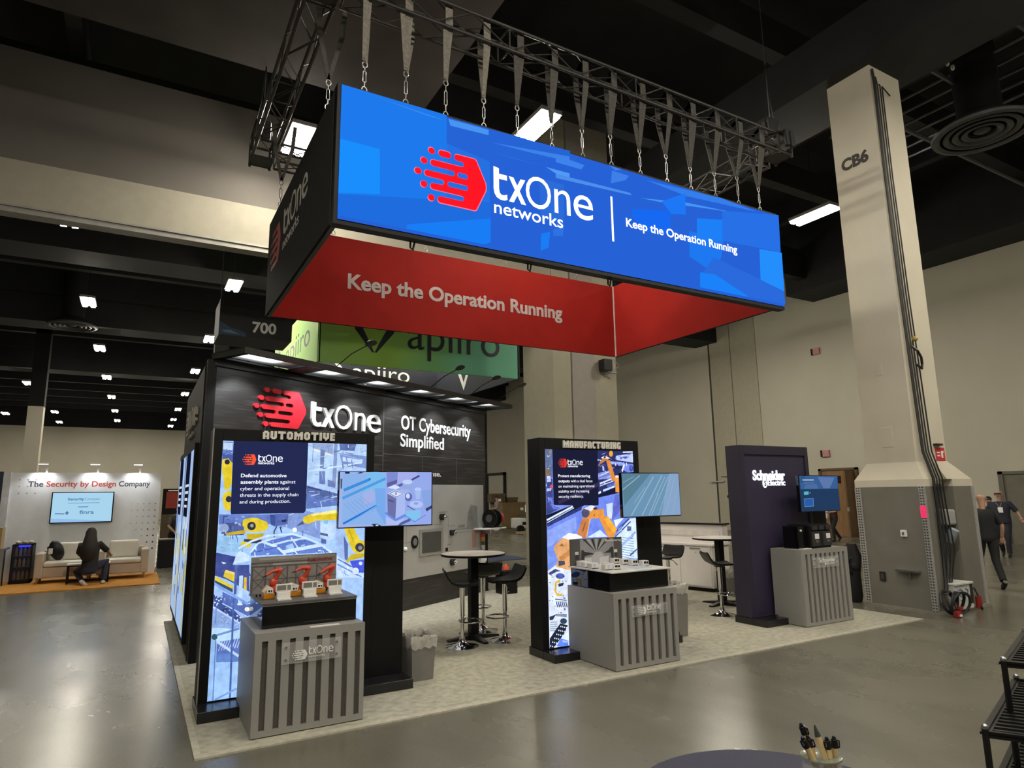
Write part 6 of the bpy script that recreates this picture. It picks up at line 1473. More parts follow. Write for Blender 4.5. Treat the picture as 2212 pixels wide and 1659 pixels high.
MB().mark(oS, -Y, Z, -10.4, 5.32, .86, .62, .004).build('side_emblem', mat('side_red', (.40, .035, .03), .6), hs)
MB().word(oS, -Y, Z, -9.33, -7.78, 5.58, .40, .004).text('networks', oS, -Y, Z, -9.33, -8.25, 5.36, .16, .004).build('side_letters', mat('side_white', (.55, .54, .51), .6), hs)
for xx in (2.46, 4.0, 5.25): MB().tube([(xx, SY0 + .1, SZ0 - .04), (xx, SY0 + .1, SZ0 - .13), (xx + .03, SY0 + .1, SZ0 - .15), (xx + .05, SY0 + .1, SZ0 - .05)], .012, 6).build('strap_end', M_black, hs)
# --- truss frame above it
tr = thing('lighting_truss', 'black box truss frame hanging above the blue screen sign', 'truss', (5.2, 8.5, 7.3))
M_truss = mat('black_truss', (0.035, 0.033, 0.030), .45, .2, var=.15, scale=5)
def truss(p0, p1, name, hw=.155, n=None, rc=.022, rl=.010):
    p0, p1 = Vector(p0), Vector(p1); d = (p1 - p0); L = d.length; d.normalize(); s_ = d.cross(Z).normalized(); mb = MB(); n = n or max(2, round(L / .5))
    ch = [(s_ * a + Z * b) * hw for a, b in ((-1, -1), (1, -1), (1, 1), (-1, 1))]
    for c in ch: mb.tube([p0 + c, p1 + c], rc, 8)
    for i in range(n):
        a = p0 + d * (L * i / n); b = p0 + d * (L * (i + 1) / n)
        for k in range(4):
            c0, c1 = ch[k], ch[(k + 1) % 4]
            if i % 2: c0, c1 = c1, c0
            mb.tube([a + c0, b + c1], rl, 5, caps=False)
        if i % 4 == 0:
            for k in range(4): mb.tube([a + ch[k], a + ch[(k + 1) % 4]], rl * 1.2, 5, caps=False)
    return mb.build(name, M_truss, tr, smooth=True)
TZ = 7.46
truss((1.6, 6.42, TZ), (8.75, 6.42, TZ), 'front_run'); truss((1.38, 6.65, TZ), (1.38, 10.35, TZ), 'left_run'); truss((1.6, 10.6, TZ), (8.75, 10.6, TZ), 'back_run'); truss((8.86, 6.7, TZ), (8.86, 10.4, TZ), 'right_run')
for (x, y) in ((1.38, 6.42), (8.86, 6.42), (1.38, 10.6), (8.86, 10.6)):
    cb = MB()
    for a in (-1, 1):
        for b in (-1, 1): cb.tube([(x + a * .155, y + b * .155, TZ - .2), (x + a * .155, y + b * .155, TZ + .2)], .022, 6); cb.tube([(x - .17, y + a * .155, TZ + b * .155), (x + .17, y + a * .155, TZ + b * .155)], .022, 6); cb.tube([(x + a * .155, y - .17, TZ + b * .155), (x + a * .155, y + .17, TZ + b * .155)], .022, 6)
    cb.box(x - .17, x + .17, y - .17, y + .17, TZ - .17, TZ - .155).build('corner_block', M_truss, tr, smooth=True)
for (x, y, lb) in ((1.38, 6.6, 'front left'), (8.86, 6.5, 'front right'), (1.38, 10.6, 'back left'), (8.86, 10.6, 'back right')):
    t = thing('chain_hoist', 'dark chain hoist holding the %s corner of the truss' % lb, 'hoist', (x, y, TZ + .2), 'hoists on the truss')
    MB().box(x - .12, x + .12, y - .09, y + .09, TZ + .25, TZ + .55).build('motor', M_blackmetal, t, .02); MB().tube([(x, y, TZ + .2), (x, y, TZ + .25)], .03, 8).build('hook', M_steel, t)
    MB().tube([(x, y, TZ + .55), (x, y, 12.5)], .008, 5).build('chain', M_steel, t); MB().tube([(x - .18, y, TZ + .2), (x - .05, y, TZ + .9), (x, y, TZ + 1.6)], .01, 5).tube([(x + .18, y, TZ + .2), (x + .05, y, TZ + .9), (x, y, TZ + 1.6)], .01, 5).build('bridle', M_blackmetal, t)
t = thing('stage_light', 'small stage light with lens clamped at the right end of the truss', 'stage light', (8.6, 6.2, 7.3))
for k in range(2): MB().tube([(8.75 + .12 * k, 6.15, 7.62), (8.75 + .12 * k, 6.13, 7.34)], .045, 10).build('lamp_can', M_blackmetal, t, smooth=True)
MB().box(8.66, 8.94, 6.18, 6.22, 7.6, 7.68).build('clamp', M_blackmetal, t)
# --- slings and turnbuckles
M_sling = mat('grey_sling_web', (0.19, 0.175, 0.15), .85, var=.25, scale=30); M_sling2 = mat('dark_sling_web', (0.07, 0.066, 0.06), .85, var=.25, scale=30)
def ribbon(mb, pts, wd, th=.006):
    for i in range(len(pts) - 1):
        a, b = Vector(pts[i]), Vector(pts[i + 1]); wa, wb = (wd[i], wd[i + 1])
        n = Y * th
        v = [a - X * wa - n, a + X * wa - n, b + X * wb - n, b - X * wb - n, a - X * wa + n, a + X * wa + n, b + X * wb + n, b - X * wb + n]
        mb.add(v, [(0, 1, 2, 3), (7, 6, 5, 4), (0, 4, 5, 1), (1, 5, 6, 2), (2, 6, 7, 3), (3, 7, 4, 0)])
def sling(x, y, i, lab, along='x', m=None, zb=6.27):
    t = thing('lifting_sling', lab, 'sling', (x, y, zb), 'slings holding up the sign')
    zs = 6.70 + .05 * ((i * 37) % 5 - 2) / 2
    mb = MB(); s_ = .03 * ((i * 53) % 3)
    if along == 'x':
        ribbon(mb, [(x - .035, y - .175, TZ + .18), (x - .035, y - .18, TZ - .16), (x - .012, y - .02, zs)], (.048, .046, .024))
        ribbon(mb, [(x + .05 + s_, y + .17, TZ + .17), (x + .06 + s_, y + .175, TZ - .16), (x + .012, y + .02, zs)], (.042, .046, .024))
        ribbon(mb, [(x - .06 - s_, y - .19, TZ - .16), (x - .02, y - .03, zs + .02)], (.03, .02))
        ribbon(mb, [(x - .035, y - .17, TZ + .182), (x + .05 + s_, y + .17, TZ + .182)], (.034, .03))
    else:
        ribbon(mb, [(x - .15, y, TZ + .2), (x - .12, y, TZ - .2), (x, y, zs)], (.03, .03, .022)); ribbon(mb, [(x + .17, y, TZ + .2), (x + .14, y, TZ - .2), (x, y, zs)], (.03, .03, .022))
    mb.build('web_sling', m or (M_sling if i < 4 else M_sling2), t)
    def ring(c, r, flip): MB().tube([c + (X if not flip else Y) * (r * math.cos(a * PI / 6)) + Z * (r * 1.3 * math.sin(a * PI / 6)) for a in range(13)], .007, 6, caps=False).build('shackle', M_steel, t, smooth=True)
    c = Vector((x, y, zs)); ring(c - Z * .03, .028, False); ring(Vector((x, y, zb + .035)), .03, False)
    q = MB(); top, bot = zs - .06, zb + .08; mid = .25 * (top - bot)
    q.tube([(x, y, top), (x, y, top - mid)], .007, 6).tube([(x, y, bot), (x, y, bot + mid)], .007, 6)
    for a in (-1, 1): q.tube([(x, y, top - mid * .8), (x + a * .017, y, top - mid), (x + a * .017, y, bot + mid), (x, y, bot + mid * .8)], .006, 6)
    q.build('turnbuckle', M_steel, t, smooth=True)
NTH = ('first', 'second', 'third', 'fourth', 'fifth', 'sixth', 'seventh', 'eighth', 'ninth', 'tenth', 'eleventh', 'twelfth', 'thirteenth', 'fourteenth')
for i, x in enumerate((1.876, 2.364, 2.867, 3.379, 3.86, 4.382, 4.878, 5.363, 5.884, 6.392, 6.872, 7.386, 7.895, 8.388)):
    sling(x, 6.48, i, '%s strap sling from the left holding the blue screen' % NTH[i])
for i, x in enumerate((2.6, 4.3, 6.0, 7.7)): sling(x, 10.6, 6 + i, '%s strap sling of the back banner, mostly behind the screen' % NTH[i])
sling(1.6, 7.0, 5, 'dark strap holding the black side banner near the screen corner', 'y', M_sling2); sling(1.6, 9.9, 6, 'dark strap holding the far end of the black side banner', 'y', M_sling2)
# ================================================================ FURNITURE ON THE BOOTH CARPET
CZ = .012
M_seat = mat('black_vinyl_seat', (0.008, 0.0075, 0.0075), .4, spec=.35, var=.15)
def make_stool():
    t = thing('bar_stool', 'bar stool', 'bar stool', O0)
    prof = [(-.20, .742), (-.185, .752), (-.10, .748), (0, .744), (.09, .752), (.145, .782), (.185, .835), (.215, .90), (.225, .915)]
    nx = 9; vs = []; fs = []
    for s_, dz in ((1, .0), (-1, -.028)):
        for i, (y, z) in enumerate(prof):
            wdt = .20 - (.03 if i in (0, len(prof) - 1) else 0)
            for j in range(nx):
                q = -1 + 2 * j / (nx - 1); ny = .0 if i < 4 else (.012 if s_ < 0 else 0)
                vs.append((q * wdt, y + ny, z + dz + .012 * q * q))
    k = len(prof) * nx
    for i in range(len(prof) - 1):
        for j in range(nx - 1):
            a = i * nx + j; fs.append((a, a + 1, a + nx + 1, a + nx)); fs.append((k + a, k + a + nx, k + a + nx + 1, k + a + 1))
    for i in range(len(prof) - 1): fs.append((i * nx, (i + 1) * nx, k + (i + 1) * nx, k + i * nx)); fs.append((i * nx + nx - 1, k + i * nx + nx - 1, k + (i + 1) * nx + nx - 1, (i + 1) * nx + nx - 1))
    for j in range(nx - 1): fs.append((j, k + j, k + j + 1, j + 1)); b = (len(prof) - 1) * nx; fs.append((b + j, b + j + 1, k + b + j + 1, k + b + j))
    MB().add(vs, fs).build('seat', M_seat, t, 0, True, True)
    MB().lathe([(.075, .70), (.085, .718)], O0, 20).build('seat_plate', M_blackmetal, t, 0, True, True)
    MB().lathe([(.032, .36), (.032, .70), (.036, .705)], O0, 20).build('column', M_chrome, t, 0, True, True)
    MB().lathe([(.024, .06), (.024, .37)], O0, 20).build('gas_lift', M_chrome, t, 0, True, True)
    MB().lathe([(.205, 0.0), (.205, .008), (.15, .02), (.08, .038), (.045, .062), (.034, .09), (.034, .11)], O0, 32).build('base', M_chrome, t, 0, True, True)
    ft = MB().tube([(.15 * math.sin(a * PI / 10), -.13 - .14 * math.cos(a * PI / 10) + .03, .30) for a in range(-9, 10)], .011, 8)
    ft.tube([(.15 * math.sin(-.9 * PI), -.13 - .14 * math.cos(.9 * PI) + .03, .30), (-.02, .03, .30), (.02, .03, .30), (.15 * math.sin(.9 * PI), -.13 - .14 * math.cos(.9 * PI) + .03, .30)], .011, 8)
    ft.tube([(0, -.03, .30), (0, .0, .30)], .02, 8); ft.build('footrest', M_chrome, t, 0, True, True)
    MB().tube([(.03, 0, .70), (.12, -.01, .68), (.19, -.02, .62)], [.006, .006, .009], 8).build('lever', M_chrome, t, 0, True, True)
    return t
st0 = make_stool()
st0.location = (3.56, 7.50, CZ); st0.rotation_euler = (0, 0, math.radians(70)); st0['label'] = 'black and chrome bar stool on the near left side of the round bar table'; st0['group'] = 'bar stools at the round table'
dup(st0, (4.20, 8.19, CZ), math.radians(-20 + 180 + 15), 'black and chrome bar stool behind the round bar table', 'bar stools at the round table')
dup(st0, (4.16, 7.50, CZ), math.radians(-98), 'black and chrome bar stool right of the table post, back rising to the right', 'bar stools at the round table')
dup(st0, (7.70, 7.20, CZ), math.radians(62), 'black and chrome bar stool half hidden behind the purple kiosk', 'bar stools at the far table')
dup(st0, (7.86, 8.48, CZ), math.radians(-75), 'bar stool peeking out right of the MANUFACTURING monitor column', 'bar stools at the far table')
def bar_table(x, y, lab, rz=0.0):
    t = thing('bar_table', lab, 'bar table', (x, y, CZ))
    MB().lathe([(.40, 1.035), (.42, 1.04), (.422, 1.062), (.0, 1.062)], (x, y, CZ), 48).build('edge_band', M_black, t, 0, True)
    MB().lathe([(.415, 1.0625), (.415, 1.067), (0, 1.067)], (x, y, CZ), 48).build('tabletop', mat('pale_pinkish_laminate', (.60, .55, .52), .4, var=.03), t, 0, True)
    MB().box(x - .055, x + .055, y - .055, y + .055, CZ + .03, CZ + 1.035).build('post', M_black, t, .01)
    mb = MB(Matrix.Translation((x, y, CZ)) @ Matrix.Rotation(rz, 4, 'Z'))
    for a in range(4):
        q = Matrix.Rotation(a * PI / 2, 4, 'Z'); v = [q @ Vector(p) for p in ((.03, -.045, 0), (.36, -.03, 0), (.36, .03, 0), (.03, .045, 0), (.03, -.045, .06), (.36, -.03, .022), (.36, .03, .022), (.03, .045, .06))]
        mb.add(v, [(0, 3, 2, 1), (4, 5, 6, 7), (0, 1, 5, 4), (1, 2, 6, 5), (2, 3, 7, 6), (3, 0, 4, 7)])
    mb.box(-.07, .07, -.07, .07, 0, .065); mb.build('cross_base', M_blackmetal, t)
    return t
bar_table(3.87, 7.82, 'round pale topped bar table with black post in the middle of the booth', .0)
bar_table(8.42, 7.85, 'round bar table mostly hidden behind the purple kiosk', .2)
M_liner = mat('milky_plastic_liner', (.62, .60, .55), .35, var=.1, scale=30, alpha=.55)
def bin_(x, y, wx, wy, h, m, lab, liner=True):
    t = thing('waste_bin', lab, 'waste bin', (x, y, CZ))
    b = MB(); k = .86
    v = [(x + a * wx / 2 * k, y + c * wy / 2 * k, CZ) for a, c in ((-1, -1), (1, -1), (1, 1), (-1, 1))] + [(x + a * wx / 2, y + c * wy / 2, CZ + h) for a, c in ((-1, -1), (1, -1), (1, 1), (-1, 1))] + [(x + a * (wx / 2 - .012), y + c * (wy / 2 - .012), CZ + h) for a, c in ((-1, -1), (1, -1), (1, 1), (-1, 1))] + [(x + a * (wx / 2 * k - .012), y + c * (wy / 2 * k - .012), CZ + .02) for a, c in ((-1, -1), (1, -1), (1, 1), (-1, 1))]
    fs = [(0, 3, 2, 1), (12, 13, 14, 15)]
    for i in range(4):
        j = (i + 1) % 4; fs += [(i, j, 4 + j, 4 + i), (4 + i, 4 + j, 8 + j, 8 + i), (8 + i, 8 + j, 12 + j, 12 + i)]
    b.add(v, fs).build('bin_body', m, t)
    if liner:
        rd = random.Random(int(x * 100)); n = 40; vs = []; fs = []
        P = []
        for i in range(n):
            a = 2 * PI * i / n; c, s_ = math.cos(a), math.sin(a); r = 1 / max(abs(c), abs(s_)); P.append((c * r, s_ * r))
        for lv, (gr, dz) in enumerate(((1.03, -.09), (1.05, -.02), (1.02, .025), (.93, .03), (.85, -.03))):
            for (c, s_) in P: vs.append((x + c * (wx / 2 * gr + rd.uniform(-.008, .012)), y + s_ * (wy / 2 * gr + rd.uniform(-.008, .012)), CZ + h + dz + rd.uniform(-.018, .018)))
        for l in range(4):
            for i in range(n): fs.append((l * n + i, l * n + (i + 1) % n, (l + 1) * n + (i + 1) % n, (l + 1) * n + i))
        MB().add(vs, fs).build('plastic_liner', M_liner, t)
M_bin = mat('grey_plastic_bin', (.17, .165, .15), .5, var=.1)
bin_(2.60, 6.55, .26, .36, .40, M_bin, 'small grey waste bin with crumpled clear liner right of the AUTOMOTIVE kiosk')
bin_(6.12, 6.60, .28, .38, .62, M_bin, 'grey waste bin half hidden behind the counter of the white factory model')
bin_(9.30, 8.42, .30, .30, .40, M_bin, 'grey waste bin with clear liner by the white cabinets')
t = thing('black_crate', 'black square bin on the carpet behind the bar stools', 'crate', (6.15, 11.0, CZ)); MB().box(5.98, 6.3, 10.85, 11.15, CZ, .44).build('crate', M_black, t, .02)
MB().lathe([(.07, .44), (.05, .49), (0, .56)], (6.12, 10.98, 0), 12).build('red_cloth', mat('red_cloth', (.6, .06, .02), .7), t)
t = thing('floor_speaker', 'small black box on the carpet right of the middle counter', 'box', (5.85, 6.3, CZ)); MB().box(5.78, 5.9, 6.22, 6.36, CZ, .14).build('case', M_black, t, .008)
# white reception cabinets
cbm = mat('white_cabinet_laminate', (.74, .70, .67), .45, var=.05, scale=2)
cr = thing('white_cabinet', 'row of white cabinets with doors and raised back at the rear of the booth', 'cabinet', (9.25, 8.80, CZ))
cr.rotation_euler = (0, 0, math.radians(13.9))
MB().box(0, .62, 0, 3.3, .07, .82).build('body', cbm, cr, .003, False, True)
MB().box(.05, .6, .04, 3.2, 0, .07).build('toe_kick', M_black, cr, 0, False, True)
MB().box(-.03, .64, -.03, 3.33, .82, .86).build('worktop', cbm, cr, .005, False, True)
MB().box(.42, .62, 0, 3.3, .86, 1.19).build('raised_back', cbm, cr, .003, False, True)
MB().box(.38, .66, -.03, 3.33, 1.19, 1.22).build('bar_top', M_black, cr, 0, False, True)
MB().box(.40, .42, .05, 3.25, .98, 1.08).build('back_panel', mat('soft_white_panel', (.62, .58, .54), .5), cr, 0, False, True)
for i in range(5):
    d_ = MB().box(-.018, 0, .03 + i * .65, .03 + i * .65 + .62, .10, .80).build('door', cbm, cr, .004, False, True)
    MB().box(-.03, -.018, .03 + i * .65 + .2, .03 + i * .65 + .42, .765, .785).build('handle', mat('dull_handle', (.2, .19, .18), .4), d_, 0, False, True)
    MB().tube([(-.022, .03 + i * .65 + .3, .70), (-.018, .03 + i * .65 + .3, .70)], .012, 10).build('lock', M_steel, d_, 0, False, True)

# ================================================================ BEYOND THE BOOTH
t = thing('blue_rug', 'dark blue carpet patch on the hall floor behind the tower', 'carpet', (8, 18, 0)); MB().box(4.5, 9.95, 16.45, 19.6, 0, .012).build('rug', mat('navy_carpet', (.025, .035, .085), .95, var=.2, scale=20), t)
def crate(x0, x1, y0, y1, z0, z1, lab, m):
    t = thing('shipping_crate', lab, 'crate', ((x0 + x1) / 2, (y0 + y1) / 2, z0), 'brown crates by the right wall'); MB().box(x0, x1, y0, y1, z0, z1).build('box', m, t, .02)
    MB().box(x0 - .02, x1 + .02, y0 - .02, y1 + .02, z1 - .12, z1).build('lid', m, t)
    b = MB()
    for i in range(3): b.box(x0 + .05 + i * (x1 - x0 - .2) / 2, x0 + .15 + i * (x1 - x0 - .2) / 2, y0 - .03, y0, z0, z1 - .12)
    b.build('batten', m, t)
    if z1 - z0 > .4: MB().box(x1 - .5, x1 - .3, y0 - .035, y0 - .03, z1 - .45, z1 - .3).build('label', M_letter, t)
kb = mat('brown_fibreboard', (.17, .115, .05), .7, var=.15, scale=2); kb2 = mat('dark_brown_crate', (.10, .068, .033), .7, var=.15)
crate(17.65, 19.3, 32, 33.4, 0, 1.42, 'big brown crate standing behind the walking person', kb)
crate(17.3, 18.2, 32.6, 33.5, 1.425, 1.92, 'brown carton on top of the big crate, left one', kb2); crate(18.3, 18.95, 32.5, 33.2, 1.425, 1.70, 'low dark carton on top of the big crate, right one', kb2)
crate(19.45, 20.6, 32.0, 33.2, 0, 1.4, 'tan crate right of the big brown crate', kb)
t = thing('lift_truck', 'white electric tug cart standing by the crates', 'cart', (16.4, 27.5, 0))
MB().box(15.95, 16.8, 27.2, 28.1, .22, .72).build('body', mat('cart_white', (.5, .5, .48), .5), t, .06); MB().box(16.3, 17.6, 27.2, 28.1, .3, .82).build('deck', M_blackmetal, t, .04)
for xx in (16.0, 16.75, 17.4): MB().tube([(xx, 27.15, .2), (xx, 27.3, .2)], .2, 16).build('wheel', M_black, t)
MB().box(16.1, 16.5, 27.19, 27.2, .4, .55).build('fleet_mark', M_black, t)
MB().box(16.7, 16.8, 27.6, 27.9, .82, 1.5).build('steering_column', M_blackmetal, t); MB().box(16.7, 17.0, 27.3, 27.36, 1.0, 1.35).box(16.35, 16.6, 27.3, 27.36, 1.0, 1.35).build('head_lamp', M_letter, t)
t = thing('wooden_pallet', 'wooden pallet on the floor in front of the white tug cart', 'pallet', (16.2, 26.6, 0)); pm = mat('pallet_wood', (.25, .19, .11), .8, var=.2)
b = MB()
for i in range(5): b.box(15.6, 16.9, 26.1 + i * .2, 26.24 + i * .2, .1, .125)
for i in range(3): b.box(15.6 + i * .6, 15.7 + i * .6, 26.1, 27.0, .02, .1)
b.box(15.6, 16.9, 26.1, 26.2, 0, .02).box(15.6, 16.9, 26.8, 26.9, 0, .02); b.build('boards', pm, t)

# ---- green hanging sign
gs = thing('hanging_sign', 'green hanging box sign with dark lowercase lettering behind the booth', 'hanging sign', (7.3, 21, 5.6))
def grad_mat():
    m = mat('green_gradient_print', (.15, .4, .1), .6, var=0); nt = m.node_tree; b = nt.nodes['Principled BSDF']
    tc = nt.nodes.new('ShaderNodeTexCoord'); sx = nt.nodes.new('ShaderNodeSeparateXYZ'); nt.links.new(tc.outputs['Generated'], sx.inputs[0])
    n = nt.nodes.new('ShaderNodeTexNoise'); n.inputs['Scale'].default_value = 1.8; nt.links.new(tc.outputs['Generated'], n.inputs['Vector'])
    ad = nt.nodes.new('ShaderNodeMath'); ad.operation = 'MULTIPLY_ADD'; ad.inputs[1].default_value = .55; nt.links.new(n.outputs['Fac'], ad.inputs[0]); nt.links.new(sx.outputs['X'], ad.inputs[2])
    r = nt.nodes.new('ShaderNodeValToRGB'); e = r.color_ramp.elements; e[0].position = .25; e[0].color = (.34, .62, .16, 1); e[1].position = 1.2; e[1].color = (.18, .58, .38, 1)
    x = e.new(.55); x.color = (.36, .66, .09, 1); x = e.new(.85); x.color = (.22, .58, .24, 1)
    nt.links.new(ad.outputs[0], r.inputs[0]); nt.links.new(r.outputs[0], b.inputs['Base Color']); return m
M_green = grad_mat(); M_navy = mat('navy_fabric', (.012, .015, .026), .7, var=.1)
GX0, GX1_, GY0, GY1, GZ0, GZ1 = 4.13, 10.6, 18.0, 24.8, 5.58, 7.5
MB().box(GX0, GX1_, GY0, GY0 + .08, GZ0, GZ1).build('front_banner', M_green, gs); MB().box(GX0 - .05, GX0 + .03, GY0, GY1, GZ0, GZ1).build('left_banner', M_green, gs)
MB().box(GX0 + .03, GX1_, GY1 - .08, GY1, GZ0, GZ1).build('back_banner', M_navy, gs); MB().box(GX1_ - .03, GX1_ + .05, GY0, GY1, GZ0, GZ1).build('right_banner', M_navy, gs)
og = Vector((0, GY0, 0)); g = MB()
g.text('apiiro', og, X, Z, 6.74, 9.90, 6.22, 1.0, .003, 0).build('lettering', mat('navy_ink', (.012, .02, .035), .5), gs); g = MB()
def chev(mb, yo, cx_, cz_, w_, h_):
    for s_ in (-1, 1):
        p = [(s_ * .10, .95), (s_ * .22, 1), (s_ * 1, .1), (s_ * 1, -.1), (s_ * .12, -1), (s_ * .0, -1) if s_ < 0 else (s_ * .0, -1), (s_ * .62, 0)]
        mb.ext([(cx_ + a * w_, cz_ + c * h_) for a, c in p], yo, X, Z, 0, 0, .003)
chev(g, og, 5.72, 6.72, .60, .73); g.build('emblem', mat('navy_ink', (.012, .02, .035), .5), gs)
oG = Vector((GX0 - .05, 0, 0)); MB().text('apiiro', oG, -Y, Z, -22.6, -19.0, 6.3, .72, .003).build('side_lettering', mat('navy_ink', (.012, .02, .035), .5), gs); MB().ext([(-24.2, 6.3), (-23.9, 5.95), (-23.4, 6.6), (-23.9, 7.2), (-24.2, 6.9), (-23.95, 6.6)], oG, -Y, Z, 0, 0, .003).build('side_emblem', mat('navy_ink', (.012, .02, .035), .5), gs)
og = Vector((0, GY1 - .08, 0)); g = MB(); g.text('apiiro', og, X, Z, 7.0, 9.36, 6.42, .62, .003).build('inner_lettering', M_letter, gs); g = MB(); g.ext([(6.05, 6.95), (6.2, 7.05), (6.5, 6.72), (6.62, 6.78), (6.25, 7.2), (6.05, 7.1)], og, X, Z, 0, 0, .003)
g.build('inner_mark', M_letter, gs)
oR = Vector((GX1_ - .03, 0, 0)); MB().ext([(-22.6, 6.5), (-22.1, 5.8), (-21.6, 6.5), (-21.85, 6.5), (-22.1, 6.1), (-22.35, 6.5)], oR, -Y, Z, 0, 0, .003).build('inner_emblem', M_letter, gs)
for (x, y) in ((GX0, GY0), (GX1_, GY0), (GX0, GY1), (GX1_, GY1)): MB().tube([(x, y + (.04 if y < 20 else -.04), GZ1), (x, y, 12.5)], .012, 5).build('suspension_cable', M_blackmetal, gs)
# ---- sign 700
t7 = thing('hanging_sign', 'dark hanging box sign numbered 700 left of the green sign', 'hanging sign', (2.4, 17.5, 5.8))
MB().box(1.45, 3.19, 17, 18.2, 5.83, 6.75).build('box_banner', mat('near_black_fabric', (.012, .013, .017), .6), t7)
MB().text('700', Vector((0, 17, 0)), X, Z, 2.22, 2.80, 5.98, .26, .003, .03).build('number', M_letter, t7)
g = MB(); og = Vector((0, 17, 0)); g.ext([(1.46, 5.84), (2.08, 5.84), (2.08, 5.92), (1.9, 6.0), (1.75, 6.02), (1.46, 6.18)], og, X, Z, 0, 0, .002); g.ext([(1.5, 5.95), (1.7, 5.98), (1.95, 5.88), (1.6, 5.9)], og, X, Z, 0, 1, .003); g.ext([(2.9, 6.45), (3.1, 6.48), (3.17, 6.6), (2.95, 6.6)], og, X, Z, 0, 1, .003)
g.build('blue_picture', [mat('deep_blue_print', (.015, .05, .12), .5), mat('light_blue_print', (.10, .22, .34), .5)], t7)
for x in (1.5, 3.1): MB().tube([(x, 17.5, 6.75), (x, 17.5, 12.5)], .012, 5).build('suspension_cable', M_blackmetal, t7)
struct(MB().box(1.72, 2.12, 21.0, 21.4, 0, 7.7).build('column_4', mat('dark_post', (.03, .027, .025), .7)))

# ---- the white stand with sofas on orange carpet
t = thing('orange_carpet', 'orange carpet of the white stand at the far left', 'carpet', (-1.8, 18, 0)); MB().box(-5.5, .57, 16.7, 19.34, 0, .02).build('carpet_pile', mat('orange_carpet', (.50, .22, .035), .95, var=.18, scale=8), t)
bw_ = thing('stand_wall', 'white stand wall headed The Security by Design Company', 'booth wall', (-1.1, 19.32, .02))
M_stand = mat('white_stand_print', (.76, .78, .80), .6, var=.03)
MB().box(-2.62, .51, 19.28, 19.42, .02, 2.52).build('wall_panel', M_stand, bw_); MB().box(-2.76, -2.62, 19.22, 19.42, .02, 2.53).build('edge_post', mat('pale_edge_post', (.62, .64, .66), .5), bw_)
om = Vector((0, 19.28, 0)); dk = mat('dark_slate_letter', (.07, .075, .09), .5); rd_ = mat('coral_letter', (.50, .07, .05), .5)
xm = lambda px: -2.283 + (px - 60) * (2.551 / 264)
MB().text('The', om, X, Z, xm(60), xm(91), 2.185, .125, .002, .02).text('Company', om, X, Z, xm(252), xm(324), 2.185, .125, .002, .02).build('heading_dark', dk, bw_)
MB().text('Security by Design', om, X, Z, xm(97), xm(246), 2.185, .125, .002, .02).build('heading_red', rd_, bw_)
dt = MB(); rr_ = random.Random(3)
for i in range(5):
    for j in range(8 - i): 
        dt.disc((.42 - i * .13, 19.28, .62 + j * .16 + i * .16), .022 - .003 * i, .022 - .003 * i, X, Z, 0, 10, 0 if j < 3 and i < 2 else 1, .002)
for i in range(3):
    for j in range(3): dt.disc((-2.45 + i * .16, 19.28, 2.35 - j * .16), .018, .018, X, Z, 0, 10, 1, .002)
dt.build('dot_pattern', [mat('dark_dot', (.06, .06, .07), .5), mat('pale_dot', (.36, .37, .40), .5)], bw_)
for i, x in enumerate((-1.95, -.90, .02)):
    t = thing('arm_lamp', 'small white lamp on top of the white stand wall, %s of three' % ('left', 'middle', 'right')[i], 'lamp', (x, 19.35, 2.52), 'lamps on the white stand')
    MB().tube([(x, 19.35, 2.52), (x, 19.35, 2.64)], .025, 8).build('clamp', M_white, t); MB().tube([(x, 19.35, 2.64), (x, 19.05, 2.72)], .012, 6).build('arm', M_white, t)
    MB().box(x - .16, x + .05, 18.98, 19.1, 2.715, 2.745).build('lamp_head', M_white, t, .005)
    MB().box(x - .15, x + .04, 18.99, 19.09, 2.711, 2.715).build('diffuser', glow('stand_lamp_glow', (1, .97, .92), 9), t)
    ld = bpy.data.lights.new('stand_lamp', 'SPOT'); ld.energy = 26; ld.spot_size = math.radians(120); ld.spot_blend = .6; ld.color = (.95, .97, 1); ld.shadow_soft_size = .05
    lo_ = bpy.data.objects.new('stand_lamp', ld); COL.objects.link(lo_); lo_.parent = t; lo_.location = Vector((x - .05, 19.04, 2.70)) - Vector((x, 19.35, 2.52)); lo_.rotation_euler = (math.radians(12), 0, 0)
tv = thing('wall_tv', 'flat television with pale blue page on the white stand wall', 'television', (-1.14, 19.25, 1.3))
MB().box(-1.79, -.50, 19.2, 19.26, 1.31, 2.05).build('housing', M_blackgloss, tv, .004); MB().box(-1.4, -.8, 19.255, 19.285, 1.5, 1.9).build('wall_bracket', M_blackmetal, tv)
g = MB(); ov = Vector((0, 19.1995, 0)); g.ext([(-1.765, 1.33), (-.525, 1.33), (-.525, 2.03), (-1.765, 2.03)], ov, X, Z, 0); g.ext([(-1.765, 1.33), (-.525, 1.33), (-.9, 1.37), (-1.765, 1.42)], ov, X, Z, 0, 1, .0005)
g.build('screen', [glow('tv_pale_blue', 'a8d4ee', 1.0), glow('tv_blue', '94bce8', 1.0)], tv)
